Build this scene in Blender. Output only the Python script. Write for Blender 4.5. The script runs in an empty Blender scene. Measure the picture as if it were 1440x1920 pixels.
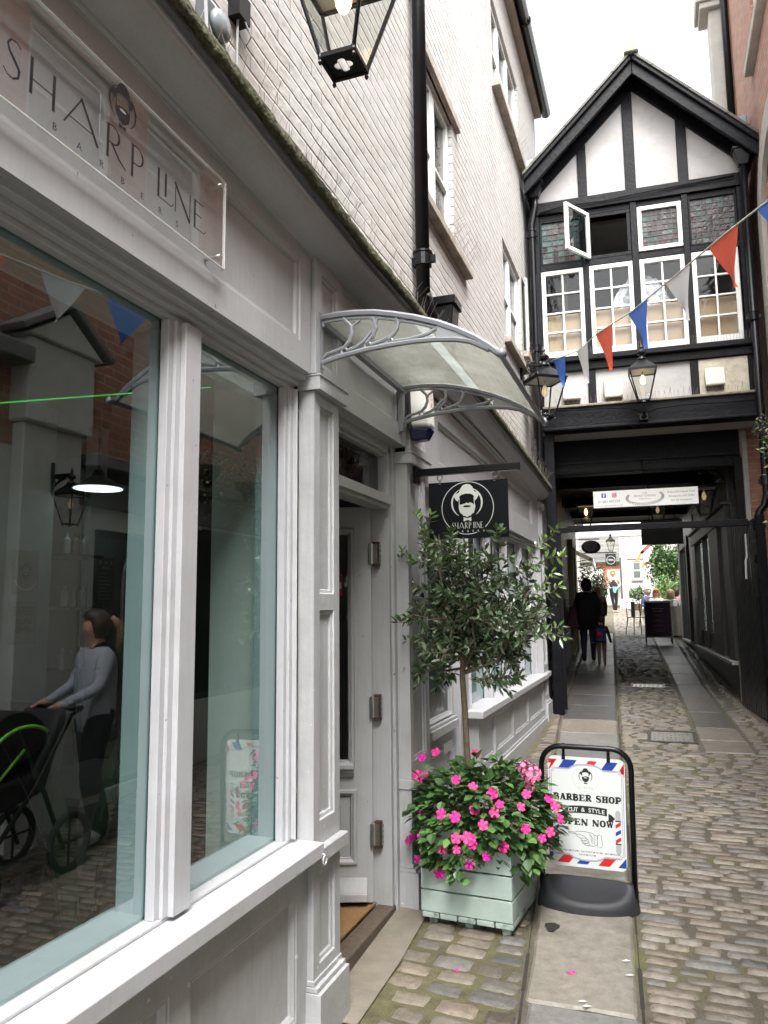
import bpy, bmesh, math, random
from mathutils import Vector, Matrix, Euler
V = Vector
C = bpy.context.scene.collection
SC = bpy.context.scene
rad = math.radians
random.seed(7)

# ------------------------------------------------------------ camera, sky, sun, exposure
cam = bpy.data.objects.new('camera', bpy.data.cameras.new('camera')); C.objects.link(cam); SC.camera = cam
cam.data.sensor_fit = 'VERTICAL'; cam.data.sensor_height = 36; cam.data.lens = 27
cam.data.clip_start = .05; cam.data.clip_end = 500
R_ = V((0.94178507, 0.33606329, -0.01011668)); U_ = V((0.05227777, -0.1166469, 0.99179662)); F_ = V((-0.33212636, 0.93458813, 0.12742494))
cam.matrix_world = Matrix(((R_.x, U_.x, -F_.x, 0), (R_.y, U_.y, -F_.y, 0), (R_.z, U_.z, -F_.z, 1.779), (0, 0, 0, 1)))
world = bpy.data.worlds.new("World"); SC.world = world; world.use_nodes = True
wn = world.node_tree; bg = wn.nodes['Background']
sky = wn.nodes.new('ShaderNodeTexSky'); sky.sky_type = 'NISHITA'; sky.sun_disc = False
SUN_EL, SUN_AZ = rad(58), rad(150)
sky.sun_elevation = SUN_EL; sky.sun_rotation = SUN_AZ; sky.air_density = 1.0; sky.dust_density = 4.0; sky.ozone_density = 1.0
hs = wn.nodes.new('ShaderNodeHueSaturation'); hs.inputs['Saturation'].default_value = .14
wn.links.new(sky.outputs[0], hs.inputs['Color']); wn.links.new(hs.outputs[0], bg.inputs[0])
bg.inputs[1].default_value = .15
sun = bpy.data.objects.new('sun', bpy.data.lights.new('sun', 'SUN')); C.objects.link(sun)
sun.data.energy = 1.2; sun.data.angle = rad(40); sun.data.color = (1, .97, .92)
sd = V((math.sin(SUN_AZ) * math.cos(SUN_EL), math.cos(SUN_AZ) * math.cos(SUN_EL), math.sin(SUN_EL)))
sun.rotation_euler = (-sd).to_track_quat('-Z', 'Y').to_euler()
SC.view_settings.view_transform = 'Standard'; SC.view_settings.look = 'None'
SC.view_settings.exposure = 2.45; SC.view_settings.gamma = 1
SC.cycles.use_denoising = True
SC.cycles.max_bounces = 10; SC.cycles.diffuse_bounces = 5; SC.cycles.transparent_max_bounces = 24
SC.cycles.caustics_reflective = False; SC.cycles.caustics_refractive = False

# ------------------------------------------------------------ materials
MATS = {}
def mat(name, col, rough=.6, metal=0., var=.12, vs=6., bump=0., bs=60., spec=.5, stain=None, ss=1.5, emit=None, es=0., coat=0., attr=None, chips=None, brush=0.):
    if name in MATS: return MATS[name]
    m = bpy.data.materials.new(name); m.use_nodes = True; nt = m.node_tree; N = nt.nodes; L = nt.links
    b = N['Principled BSDF']; b.inputs['Roughness'].default_value = rough; b.inputs['Metallic'].default_value = metal
    b.inputs['Specular IOR Level'].default_value = spec; b.inputs['Coat Weight'].default_value = coat
    tc = N.new('ShaderNodeTexCoord')
    if attr:
        a = N.new('ShaderNodeAttribute'); a.attribute_name = attr; src = a.outputs['Color']
    else:
        a = N.new('ShaderNodeRGB'); a.outputs[0].default_value = (*col, 1); src = a.outputs[0]
    if var:
        n = N.new('ShaderNodeTexNoise'); n.inputs['Scale'].default_value = vs; n.inputs['Detail'].default_value = 6; n.inputs['Roughness'].default_value = .65
        L.new(tc.outputs['Object'], n.inputs['Vector'])
        mr = N.new('ShaderNodeMapRange'); mr.inputs['From Min'].default_value = .28; mr.inputs['From Max'].default_value = .72
        mr.inputs['To Min'].default_value = 1 - var; mr.inputs['To Max'].default_value = 1 + var
        L.new(n.outputs['Fac'], mr.inputs['Value'])
        mx = N.new('ShaderNodeVectorMath'); mx.operation = 'SCALE'; L.new(src, mx.inputs[0]); L.new(mr.outputs[0], mx.inputs['Scale'])
        src = mx.outputs[0]
    if stain:
        n2 = N.new('ShaderNodeTexNoise'); n2.inputs['Scale'].default_value = ss; n2.inputs['Detail'].default_value = 8; n2.inputs['Roughness'].default_value = .7
        L.new(tc.outputs['Object'], n2.inputs['Vector'])
        r2 = N.new('ShaderNodeMapRange'); r2.inputs['From Min'].default_value = .5; r2.inputs['From Max'].default_value = .68
        r2.inputs['To Max'].default_value = stain[3] if len(stain) > 3 else .6
        L.new(n2.outputs['Fac'], r2.inputs['Value'])
        mm = N.new('ShaderNodeMixRGB'); L.new(r2.outputs[0], mm.inputs[0]); L.new(src, mm.inputs[1]); mm.inputs[2].default_value = (*stain[:3], 1)
        src = mm.outputs[0]
    if chips:
        n4 = N.new('ShaderNodeTexNoise'); n4.inputs['Scale'].default_value = chips[1]; n4.inputs['Detail'].default_value = 3; L.new(tc.outputs['Object'], n4.inputs['Vector'])
        r4 = N.new('ShaderNodeMapRange'); r4.inputs['From Min'].default_value = chips[2]; r4.inputs['From Max'].default_value = chips[2] + .012; L.new(n4.outputs['Fac'], r4.inputs['Value'])
        m4 = N.new('ShaderNodeMixRGB'); L.new(r4.outputs[0], m4.inputs[0]); L.new(src, m4.inputs[1]); m4.inputs[2].default_value = (*chips[0], 1); src = m4.outputs[0]
    if brush:
        mp5 = N.new('ShaderNodeMapping'); mp5.inputs['Scale'].default_value = (60, 60, 2.5); L.new(tc.outputs['Object'], mp5.inputs[0])
        n5 = N.new('ShaderNodeTexNoise'); n5.inputs['Scale'].default_value = 1.6; n5.inputs['Detail'].default_value = 5; L.new(mp5.outputs[0], n5.inputs['Vector'])
        r5 = N.new('ShaderNodeMapRange'); r5.inputs['To Min'].default_value = 1 - brush; r5.inputs['To Max'].default_value = 1 + brush; L.new(n5.outputs['Fac'], r5.inputs['Value'])
        m5 = N.new('ShaderNodeVectorMath'); m5.operation = 'SCALE'; L.new(src, m5.inputs[0]); L.new(r5.outputs[0], m5.inputs['Scale']); src = m5.outputs[0]
    L.new(src, b.inputs['Base Color'])
    if bump:
        n3 = N.new('ShaderNodeTexNoise'); n3.inputs['Scale'].default_value = bs; n3.inputs['Detail'].default_value = 4
        L.new(tc.outputs['Object'], n3.inputs['Vector'])
        bu = N.new('ShaderNodeBump'); bu.inputs['Strength'].default_value = 1; bu.inputs['Distance'].default_value = bump
        L.new(n3.outputs['Fac'], bu.inputs['Height']); L.new(bu.outputs[0], b.inputs['Normal'])
    if emit: b.inputs['Emission Color'].default_value = (*emit, 1); b.inputs['Emission Strength'].default_value = es
    MATS[name] = m; return m

def brick(name, c1, c2, mortar, rot=0., bw=.225, bh=.075, ms=.008, depth=.008, rough=.85, var=.25, stain=None, nb=.003, smooth=.25, ax='y', rows=0.):
    m = bpy.data.materials.new(name); m.use_nodes = True; nt = m.node_tree; N = nt.nodes; L = nt.links
    b = N['Principled BSDF']; b.inputs['Roughness'].default_value = rough
    tc = N.new('ShaderNodeTexCoord'); mp = N.new('ShaderNodeMapping'); mp.inputs['Rotation'].default_value = (0, 0, rot)
    L.new(tc.outputs['Object'], mp.inputs[0]); sp = N.new('ShaderNodeSeparateXYZ'); L.new(mp.outputs[0], sp.inputs[0])
    nw = N.new('ShaderNodeTexNoise'); nw.inputs['Scale'].default_value = 2.6; nw.inputs['Detail'].default_value = 4; L.new(mp.outputs[0], nw.inputs['Vector'])
    ad = N.new('ShaderNodeMath'); ad.operation = 'MULTIPLY_ADD'; ad.inputs[1].default_value = .045; L.new(nw.outputs['Fac'], ad.inputs[0]); L.new(sp.outputs['Z'], ad.inputs[2])
    cb = N.new('ShaderNodeCombineXYZ'); L.new(sp.outputs['Y' if ax == 'y' else 'X'], cb.inputs[0]); L.new(ad.outputs[0], cb.inputs[1])
    bt = N.new('ShaderNodeTexBrick'); bt.inputs['Scale'].default_value = 1; bt.inputs['Brick Width'].default_value = bw; bt.inputs['Row Height'].default_value = bh
    bt.inputs['Mortar Size'].default_value = ms; bt.inputs['Mortar Smooth'].default_value = smooth
    bt.inputs['Color1'].default_value = (*c1, 1); bt.inputs['Color2'].default_value = (*c2, 1); bt.inputs['Mortar'].default_value = (*mortar, 1)
    L.new(cb.outputs[0], bt.inputs['Vector'])
    n = N.new('ShaderNodeTexNoise'); n.inputs['Scale'].default_value = 9; n.inputs['Detail'].default_value = 8; n.inputs['Roughness'].default_value = .7; L.new(mp.outputs[0], n.inputs['Vector'])
    mr = N.new('ShaderNodeMapRange'); mr.inputs['From Min'].default_value = .3; mr.inputs['From Max'].default_value = .7; mr.inputs['To Min'].default_value = 1 - var; mr.inputs['To Max'].default_value = 1 + var
    L.new(n.outputs['Fac'], mr.inputs['Value'])
    mx = N.new('ShaderNodeVectorMath'); mx.operation = 'SCALE'; L.new(bt.outputs['Color'], mx.inputs[0]); L.new(mr.outputs[0], mx.inputs['Scale'])
    src = mx.outputs[0]
    if stain:
        n2 = N.new('ShaderNodeTexNoise'); n2.inputs['Scale'].default_value = 1.3; n2.inputs['Detail'].default_value = 9; n2.inputs['Roughness'].default_value = .72; L.new(tc.outputs['Object'], n2.inputs['Vector'])
        r2 = N.new('ShaderNodeMapRange'); r2.inputs['From Min'].default_value = .5; r2.inputs['From Max'].default_value = .72; r2.inputs['To Max'].default_value = stain[3]; L.new(n2.outputs['Fac'], r2.inputs['Value'])
        mm = N.new('ShaderNodeMixRGB'); L.new(r2.outputs[0], mm.inputs[0]); L.new(src, mm.inputs[1]); mm.inputs[2].default_value = (*stain[:3], 1); src = mm.outputs[0]
    L.new(src, b.inputs['Base Color'])
    b1 = N.new('ShaderNodeBump'); b1.invert = True; b1.inputs['Distance'].default_value = depth; L.new(bt.outputs['Fac'], b1.inputs['Height'])
    n3 = N.new('ShaderNodeTexNoise'); n3.inputs['Scale'].default_value = 22; n3.inputs['Detail'].default_value = 5; L.new(mp.outputs[0], n3.inputs['Vector'])
    if rows:
        dv = N.new('ShaderNodeMath'); dv.operation = 'DIVIDE'; dv.inputs[1].default_value = bh; L.new(ad.outputs[0], dv.inputs[0]); fr_ = N.new('ShaderNodeMath'); fr_.operation = 'FRACT'; L.new(dv.outputs[0], fr_.inputs[0])
        pp = N.new('ShaderNodeMath'); pp.operation = 'PINGPONG'; pp.inputs[1].default_value = .5; L.new(fr_.outputs[0], pp.inputs[0]); rm = N.new('ShaderNodeMapRange'); rm.interpolation_type = 'SMOOTHSTEP'; rm.inputs['From Max'].default_value = .16; L.new(pp.outputs[0], rm.inputs['Value'])
        nr = N.new('ShaderNodeTexNoise'); nr.inputs['Scale'].default_value = 2.2; nr.inputs['Detail'].default_value = 5; L.new(mp.outputs[0], nr.inputs['Vector']); nm = N.new('ShaderNodeMapRange'); nm.inputs['From Min'].default_value = .38; nm.inputs['From Max'].default_value = .6; L.new(nr.outputs['Fac'], nm.inputs['Value']); hm = N.new('ShaderNodeMath'); hm.operation = 'MULTIPLY'; L.new(rm.outputs[0], hm.inputs[0]); L.new(nm.outputs[0], hm.inputs[1])
        b0 = N.new('ShaderNodeBump'); b0.inputs['Distance'].default_value = rows; L.new(hm.outputs[0], b0.inputs['Height']); L.new(b0.outputs[0], b1.inputs['Normal'])
    b2 = N.new('ShaderNodeBump'); b2.inputs['Distance'].default_value = nb; L.new(n3.outputs['Fac'], b2.inputs['Height']); L.new(b1.outputs[0], b2.inputs['Normal'])
    L.new(b2.outputs[0], b.inputs['Normal'])
    MATS[name] = m; return m

def glass(name, tint=(.8, .86, .84), ior=1.75, rough=0.0, wave=0., lo=0.):
    m = bpy.data.materials.new(name); m.use_nodes = True; nt = m.node_tree; N = nt.nodes; L = nt.links
    N.remove(N['Principled BSDF']); out = N['Material Output']
    t = N.new('ShaderNodeBsdfTransparent'); t.inputs[0].default_value = (*tint, 1)
    g = N.new('ShaderNodeBsdfGlossy'); g.inputs['Roughness'].default_value = rough
    f0 = ((ior - 1) / (ior + 1)) ** 2 + lo; ge = N.new('ShaderNodeNewGeometry'); dt = N.new('ShaderNodeVectorMath'); dt.operation = 'DOT_PRODUCT'
    L.new(ge.outputs['Incoming'], dt.inputs[0]); L.new(ge.outputs['Normal'], dt.inputs[1]); mx = N.new('ShaderNodeMixShader')
    def mth(op, a, b_):
        q = N.new('ShaderNodeMath'); q.operation = op
        for i, v in enumerate((a, b_)):
            if v is None: continue
            if isinstance(v, (int, float)): q.inputs[i].default_value = v
            else: L.new(v, q.inputs[i])
        return q.outputs[0]
    sc_ = mth('MULTIPLY', mth('POWER', mth('SUBTRACT', 1.0, mth('ABSOLUTE', dt.outputs['Value'], None)), 5.0), 1 - f0)
    L.new(mth('ADD', sc_, f0), mx.inputs[0])
    L.new(t.outputs[0], mx.inputs[1]); L.new(g.outputs[0], mx.inputs[2]); L.new(mx.outputs[0], out.inputs['Surface'])
    if wave:
        tc = N.new('ShaderNodeTexCoord'); n = N.new('ShaderNodeTexNoise'); n.inputs['Scale'].default_value = 14; L.new(tc.outputs['Object'], n.inputs['Vector'])
        bu = N.new('ShaderNodeBump'); bu.inputs['Distance'].default_value = wave; L.new(n.outputs['Fac'], bu.inputs['Height']); L.new(bu.outputs[0], g.inputs['Normal'])
    MATS[name] = m; return m

GREY = mat('grey_paint', (.40, .405, .415), .40, var=.06, vs=2.5, bump=.0014, bs=22, stain=(.30, .295, .285, .35), ss=4, chips=((.16, .15, .14), 26, .735), brush=.10)
GREYW = mat('grey_paint_worn', (.40, .405, .415), .45, var=.12, vs=5, bump=.002, bs=30, stain=(.5, .5, .5, .35), ss=7, chips=((.62, .62, .60), 22, .70), brush=.14)
SILLP = mat('sill_paint', (.47, .475, .495), .36, var=.07, vs=4, bump=.0012, bs=26, stain=(.38, .37, .36, .4), ss=5, chips=((.24, .22, .20), 30, .735), brush=.08)
ALU = mat('inner_frame', (.42, .52, .55), .45, var=.06, brush=.05)
BLACKT = mat('black_timber', (.0026, .003, .0048), .5, var=.35, vs=8, bump=.005, bs=28, stain=(.014, .014, .017, .4), ss=9, spec=.18, chips=((.10, .095, .085), 34, .76), brush=.25)
BLACKM = mat('black_metal', (.003, .0034, .0045), .3, var=.2, vs=12, bump=.0008, bs=40, spec=.3)
PLASTER = mat('white_render', (.40, .39, .385), .85, var=.07, vs=3, bump=.006, bs=9, stain=(.30, .285, .25, .5), ss=4)
WFRAME = mat('white_window_paint', (.72, .72, .70), .45, var=.07, vs=9, bump=.001, bs=50, stain=(.45, .44, .4, .3), ss=9)
WBRICK = brick('white_painted_brick', (.45, .428, .408), (.425, .407, .39), (.395, .377, .36), depth=.005, ms=.008, smooth=.8, nb=.006, var=.10, rough=.72, stain=(.33, .27, .245, .4), rows=.0055)
RBRICK = brick('red_brick', (.34, .15, .095), (.42, .20, .13), (.38, .33, .28), depth=.008, var=.25, stain=(.26, .17, .12, .4))
DBRICK = brick('dark_painted_brick', (.03, .03, .031), (.025, .025, .026), (.018, .018, .018), depth=.012, rough=.45, nb=.004, stain=(.2, .18, .16, .4), rot=-rad(2.9))
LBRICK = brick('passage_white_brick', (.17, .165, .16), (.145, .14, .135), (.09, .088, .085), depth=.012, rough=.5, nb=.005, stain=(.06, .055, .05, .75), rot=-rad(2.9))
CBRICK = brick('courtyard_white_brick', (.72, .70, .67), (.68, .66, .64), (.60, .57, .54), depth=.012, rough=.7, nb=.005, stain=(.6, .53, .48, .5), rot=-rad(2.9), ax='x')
SLATE = brick('slate_roof', (.075, .075, .07), (.11, .105, .095), (.03, .03, .028), bw=.3, bh=.2, depth=.02, rough=.7, stain=(.25, .27, .15, .5))
LEAD = mat('lead_flashing', (.24, .26, .29), .5, metal=.3, var=.15, vs=5, bump=.002, bs=12)
STONE = mat('portland_stone', (.44, .42, .38), .8, var=.12, vs=4, bump=.002, bs=30, stain=(.28, .27, .23, .5), ss=3)
MOSSM = mat('mossy_lead', (.05, .05, .022), .95, var=.6, vs=22, bump=.02, bs=38, stain=(.13, .12, .08, .7), ss=9)
DARKIN = mat('dark_interior', (.05, .06, .058), .6, var=.2)
GLASSW = glass('shop_glass', (.70, .80, .78), 3.0)
GLASSD = glass('dark_glass', (.3, .34, .33), 1.9, wave=.004)
GLASSF = glass('flat_glass', (.8, .84, .83), 1.7)
GLASSC = glass('clear_glass', (.93, .95, .94), 1.5)
ACRYL = glass('acrylic', (.95, .95, .95), 1.5, lo=.12)
STEEL = mat('steel', (.5, .49, .46), .3, metal=.9, var=.15, vs=20)
RUST = mat('rusty_steel', (.09, .045, .03), .7, metal=.3, var=.4, vs=30)

# ------------------------------------------------------------ object helpers
WM = {}
def tag(o, label=None, cat=None, group=None, kind=None):
    if label: o['label'] = label
    if cat: o['category'] = cat
    if group: o['group'] = group
    if kind: o['kind'] = kind
    return o
def thing(name, label, cat, loc=(0, 0, 0), rz=0., group=None):
    o = bpy.data.objects.new(name, None); C.objects.link(o); o.empty_display_size = .1
    o.location = loc; o.rotation_euler = (0, 0, rz); WM[o.name] = Matrix.Translation(V(loc)) @ Matrix.Rotation(rz, 4, 'Z')
    return tag(o, label, cat, group)
def copy_tree(o, parent=None):
    c = o.copy(); C.objects.link(c)
    if parent: c.parent = parent
    for ch in list(o.children): copy_tree(ch, c)
    return c
class MB:
    def __init__(s, M=None): s.v = []; s.f = []; s.m = []; s.M = M; s.col = None
    def add(s, vs, fs, m=0):
        n = len(s.v)
        s.v += [(s.M @ V(p)) if s.M else V(p) for p in vs]
        for f in fs: s.f.append(tuple(i + n for i in f)); s.m.append(m)
        return s
    def box(s, x0, x1, y0, y1, z0, z1, m=0):
        return s.add([(x, y, z) for x in (x0, x1) for y in (y0, y1) for z in (z0, z1)], [(0, 1, 3, 2), (4, 6, 7, 5), (0, 4, 5, 1), (2, 3, 7, 6), (0, 2, 6, 4), (1, 5, 7, 3)], m)
    def hexa(s, p, m=0):   # 8 points: bottom ring 4, top ring 4
        return s.add(p, [(3, 2, 1, 0), (4, 5, 6, 7), (0, 1, 5, 4), (1, 2, 6, 5), (2, 3, 7, 6), (3, 0, 4, 7)], m)
    def beam(s, a, b, w, h, m=0, up=(0, 0, 1)):
        a = V(a); b = V(b); d = (b - a).normalized(); r = d.cross(V(up)).normalized(); u = r.cross(d)
        return s.hexa([a - r * w / 2 - u * h / 2, a + r * w / 2 - u * h / 2, b + r * w / 2 - u * h / 2, b - r * w / 2 - u * h / 2,
                       a - r * w / 2 + u * h / 2, a + r * w / 2 + u * h / 2, b + r * w / 2 + u * h / 2, b - r * w / 2 + u * h / 2], m)
    def prism(s, pts, d, m=0):   # planar 3D polygon extruded by vector d
        n = len(pts); d = V(d); p = [V(q) for q in pts]
        return s.add(p + [q + d for q in p], [tuple(range(n))[::-1], tuple(range(n, 2 * n))] + [(i, (i + 1) % n, (i + 1) % n + n, i + n) for i in range(n)], m)
    def tube(s, pts, r, n=8, m=0, cap=True):
        pts = [V(p) for p in pts]; k = len(pts); rs = r if isinstance(r, (list, tuple)) else [r] * k
        ref = None; vs = []; fs = []
        for i, p in enumerate(pts):
            t = (pts[min(i + 1, k - 1)] - pts[max(i - 1, 0)]).normalized()
            if ref is None: ref = t.orthogonal().normalized()
            ref = (ref - t * ref.dot(t)).normalized(); b = t.cross(ref)
            for j in range(n):
                a = 2 * math.pi * j / n; vs.append(p + (ref * math.cos(a) + b * math.sin(a)) * rs[i])
        for i in range(k - 1):
            for j in range(n): fs.append((i * n + j, i * n + (j + 1) % n, (i + 1) * n + (j + 1) % n, (i + 1) * n + j))
        if cap: fs.append(tuple(range(n))[::-1]); fs.append(tuple(range((k - 1) * n, k * n)))
        return s.add(vs, fs, m)
    def lathe(s, prof, c, n=16, m=0, a0=0., sx=1, sy=1):
        c = V(c); vs = []; fs = []
        for r, z in prof:
            for j in range(n):
                a = a0 + 2 * math.pi * j / n; vs.append(c + V((r * math.cos(a) * sx, r * math.sin(a) * sy, z)))
        for i in range(len(prof) - 1):
            for j in range(n): fs.append((i * n + j, i * n + (j + 1) % n, (i + 1) * n + (j + 1) % n, (i + 1) * n + j))
        fs.append(tuple(range(n))[::-1]); fs.append(tuple(range((len(prof) - 1) * n, len(prof) * n)))
        return s.add(vs, fs, m)
    def profile(s, prof, st, m=0):   # prof (x,z) swept along y with stations (y, dz)
        n = len(prof); vs = []
        for y, dz in st: vs += [(x, y, z + dz) for x, z in prof]
        fs = [(i * n + j, i * n + j + 1, (i + 1) * n + j + 1, (i + 1) * n + j) for i in range(len(st) - 1) for j in range(n - 1)]
        fs += [tuple(range(n)), tuple(range((len(st) - 1) * n, len(st) * n))]
        return s.add(vs, fs, m)
    def build(s, name, mats, parent=None, bevel=0., smooth=False, normals=False, seg=1):
        me = bpy.data.meshes.new(name)
        W = WM.get(parent.name) if parent else None
        if W is not None: Wi = W.inverted(); vs = [Wi @ p for p in s.v]
        else: vs = s.v
        me.from_pydata([tuple(p) for p in vs], [], s.f)
        for mm in (mats if isinstance(mats, (list, tuple)) else [mats]): me.materials.append(mm)
        me.polygons.foreach_set('material_index', s.m)
        if normals or bevel:
            bm = bmesh.new(); bm.from_mesh(me)
            bmesh.ops.recalc_face_normals(bm, faces=bm.faces); bm.to_mesh(me); bm.free()
        if smooth: me.polygons.foreach_set('use_smooth', [True] * len(me.polygons))
        if s.col:
            ca = me.color_attributes.new('tone', 'FLOAT_COLOR', 'POINT')
            ca.data.foreach_set('color', [c for p in s.col for c in (*p, 1)])
        me.update()
        o = bpy.data.objects.new(name, me); C.objects.link(o)
        if parent:
            o.parent = parent; WM[o.name] = WM[parent.name]
        else: WM[o.name] = Matrix()
        if bevel:
            b = o.modifiers.new('bevel', 'BEVEL'); b.width = bevel; b.segments = seg; b.limit_method = 'ANGLE'; b.angle_limit = rad(40)
        return o
class Pl:    # a vertical plane: u along it, v up, w outwards
    def __init__(s, o, u, w): s.o = V(o); s.u = V(u); s.w = V(w)
    def __call__(s, u, v, w=0.): return s.o + s.u * u + s.w * w + V((0, 0, v))
def pbox(b, P, u0, u1, v0, v1, w0, w1, m=0):
    return b.hexa([P(u0, v0, w0), P(u1, v0, w0), P(u1, v0, w1), P(u0, v0, w1), P(u0, v1, w0), P(u1, v1, w0), P(u1, v1, w1), P(u0, v1, w1)], m)
RINGS = [(0, 0), (.003, -.008), (.016, -.011), (.019, -.019)]
def face(b, P, u0, u1, v0, v1, holes=(), w=0., rings=None, depth=.05, m=0, close=True):
    us = sorted({u0, u1, *[h[0] for h in holes], *[h[1] for h in holes]}); vs = sorted({v0, v1, *[h[2] for h in holes], *[h[3] for h in holes]})
    for i in range(len(us) - 1):
        for j in range(len(vs) - 1):
            cu = (us[i] + us[i + 1]) / 2; cv = (vs[j] + vs[j + 1]) / 2
            if any(h[0] < cu < h[1] and h[2] < cv < h[3] for h in holes): continue
            b.add([P(us[i], vs[j], w), P(us[i + 1], vs[j], w), P(us[i + 1], vs[j + 1], w), P(us[i], vs[j + 1], w)], [(0, 1, 2, 3)], m)
    b.add([P(a, c, w + d) for d in (0, -depth) for a, c in ((u0, v0), (u1, v0), (u1, v1), (u0, v1))], [(0, 4, 5, 1), (1, 5, 6, 2), (2, 6, 7, 3), (3, 7, 4, 0)], m)
    rg = rings if rings is not None else RINGS
    for h in holes:
        q = []
        for ins, dw in rg: q += [P(h[0] + ins, h[2] + ins, w + dw), P(h[1] - ins, h[2] + ins, w + dw), P(h[1] - ins, h[3] - ins, w + dw), P(h[0] + ins, h[3] - ins, w + dw)]
        fs = [(k * 4 + i, k * 4 + (i + 1) % 4, k * 4 + 4 + (i + 1) % 4, k * 4 + 4 + i) for k in range(len(rg) - 1) for i in range(4)]
        if close: n = (len(rg) - 1) * 4; fs.append((n, n + 1, n + 2, n + 3))
        b.add(q, fs, m)
    return b

# ------------------------------------------------------------ flat artwork (signs)
_tc = {}
def bfont(s, off=0.):
    if (s, off) not in _tc:
        cu = bpy.data.curves.new('t', 'FONT'); cu.body = s; cu.size = 1; cu.resolution_u = 3; cu.offset = off
        o = bpy.data.objects.new('t', cu); C.objects.link(o); dg = bpy.context.evaluated_depsgraph_get()
        me = bpy.data.meshes.new_from_object(o.evaluated_get(dg))
        _tc[(s, off)] = ([(v.co.x, v.co.y) for v in me.vertices], [tuple(p.vertices) for p in me.polygons])
        bpy.data.objects.remove(o); bpy.data.curves.remove(cu); bpy.data.meshes.remove(me)
    return _tc[(s, off)]
def arc(cx, cy, r, a0, a1, n=24, ry=None): return [(cx + r * math.cos(rad(a0 + (a1 - a0) * i / n)), cy + (ry or r) * math.sin(rad(a0 + (a1 - a0) * i / n))) for i in range(n + 1)]
class Art:
    def __init__(s, P, w0=.001, dw=.0006): s.b = MB(); s.P = P; s.w0 = w0; s.dw = dw; s.T = lambda x, y: (x, y)
    def pts(s, p, l): return [s.P(*s.T(x, y), s.w0 + s.dw * l) for x, y in p]
    def poly(s, p, m=0, l=0): s.b.add(s.pts(p, l), [tuple(range(len(p)))], m); return s
    def rect(s, x0, y0, x1, y1, m=0, l=0): return s.poly([(x0, y0), (x1, y0), (x1, y1), (x0, y1)], m, l)
    def stroke(s, p, w, m=0, l=0):
        n = len(p); L = []; R = []
        for i in range(n):
            a = V(p[max(i - 1, 0)]); c = V(p[min(i + 1, n - 1)]); d = (c - a).normalized(); q = V((-d.y, d.x))
            ww = w[i] if isinstance(w, (list, tuple)) else w
            L.append(tuple(V(p[i]) + q * ww / 2)); R.append(tuple(V(p[i]) - q * ww / 2))
        s.b.add(s.pts(L + R, l), [(i, i + 1, n + i + 1, n + i) for i in range(n - 1)], m); return s
    def text(s, t, x, y, h, m=0, l=0, wid=None, off=0., al='c'):
        vs, fs = bfont(t, off)
        if not vs: return s
        x0 = min(v[0] for v in vs); x1 = max(v[0] for v in vs); k = h / .72; kx = (wid / (x1 - x0)) if wid else k
        sh = {'c': (x0 + x1) / 2, 'l': x0, 'r': x1}[al]
        s.b.add(s.pts([(x + (vx - sh) * kx, y + vy * k) for vx, vy in vs], l), fs, m); return s
    def spaced(s, t, x0, x1, y, h, m=0, l=0, off=0.):
        for i, ch in enumerate(t):
            if ch != ' ': s.text(ch, x0 + (x1 - x0) * i / (len(t) - 1), y, h, m, l, off=off)
        return s
    def build(s, name, mats, parent=None): return s.b.build(name, mats, parent)
def logo_face(A, cx, cy, r, fg, bgm, l=0, outer=True, ring=.035):
    f = lambda P: [(cx + x * r, cy + y * r) for x, y in P]
    A.poly(f([(-.37, .26), (-.45, .32), (-.51, .42), (-.5, .52), (-.41, .57), (-.33, .6), (-.27, .74), (-.17, .88), (-.03, .92), (.11, .9), (.21, .8), (.28, .62), (.37, .6), (.44, .55), (.44, .46), (.37, .34), (.29, .26), (.27, .42), (.2, .51), (.1, .54), (-.05, .55), (-.2, .52), (-.29, .48), (-.33, .36)]), fg, l)
    A.stroke(f([(-.31, .4), (-.32, .1)]), .03 * r, fg, l); A.stroke(f([(.26, .4), (.27, .1)]), .03 * r, fg, l)
    A.poly(f([(-.33, .17), (-.34, 0), (-.31, -.12), (-.26, -.2), (-.2, -.24), (-.16, -.3), (-.08, -.31), (-.02, -.37), (.04, -.31), (.12, -.3), (.17, -.23), (.24, -.2), (.28, -.08), (.31, .03), (.29, .16), (.24, .13), (.18, .18), (.1, .21), (.03, .17), (-.03, .21), (-.1, .17), (-.2, .15), (-.26, .13)]), fg, l)
    A.poly([(cx + r * (-.02 + .15 * math.cos(a * .5236)), cy + r * (.065 + .04 * math.sin(a * .5236))) for a in range(12)], bgm, l + 1)
    A.stroke(f(arc(-.02, .2, .58, 68, -52, 20)), [r * (.015 + .055 * math.sin(math.pi * i / 20)) for i in range(21)], fg, l)
    A.stroke(f(arc(-.02, .2, .58, 118, 236, 20)), [r * (.015 + .055 * math.sin(math.pi * i / 20)) for i in range(21)], fg, l)
    A.poly(f([(-.16, -.35), (0, -.4), (.14, -.35), (.14, -.51), (0, -.46), (-.16, -.51)]), fg, l)
    if outer:
        A.stroke(f(arc(0, 0, 1, -48, 228, 60)), ring * r, fg, l); A.stroke(f(arc(0, 0, 1, 250, 290, 14)), ring * r, fg, l)
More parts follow.
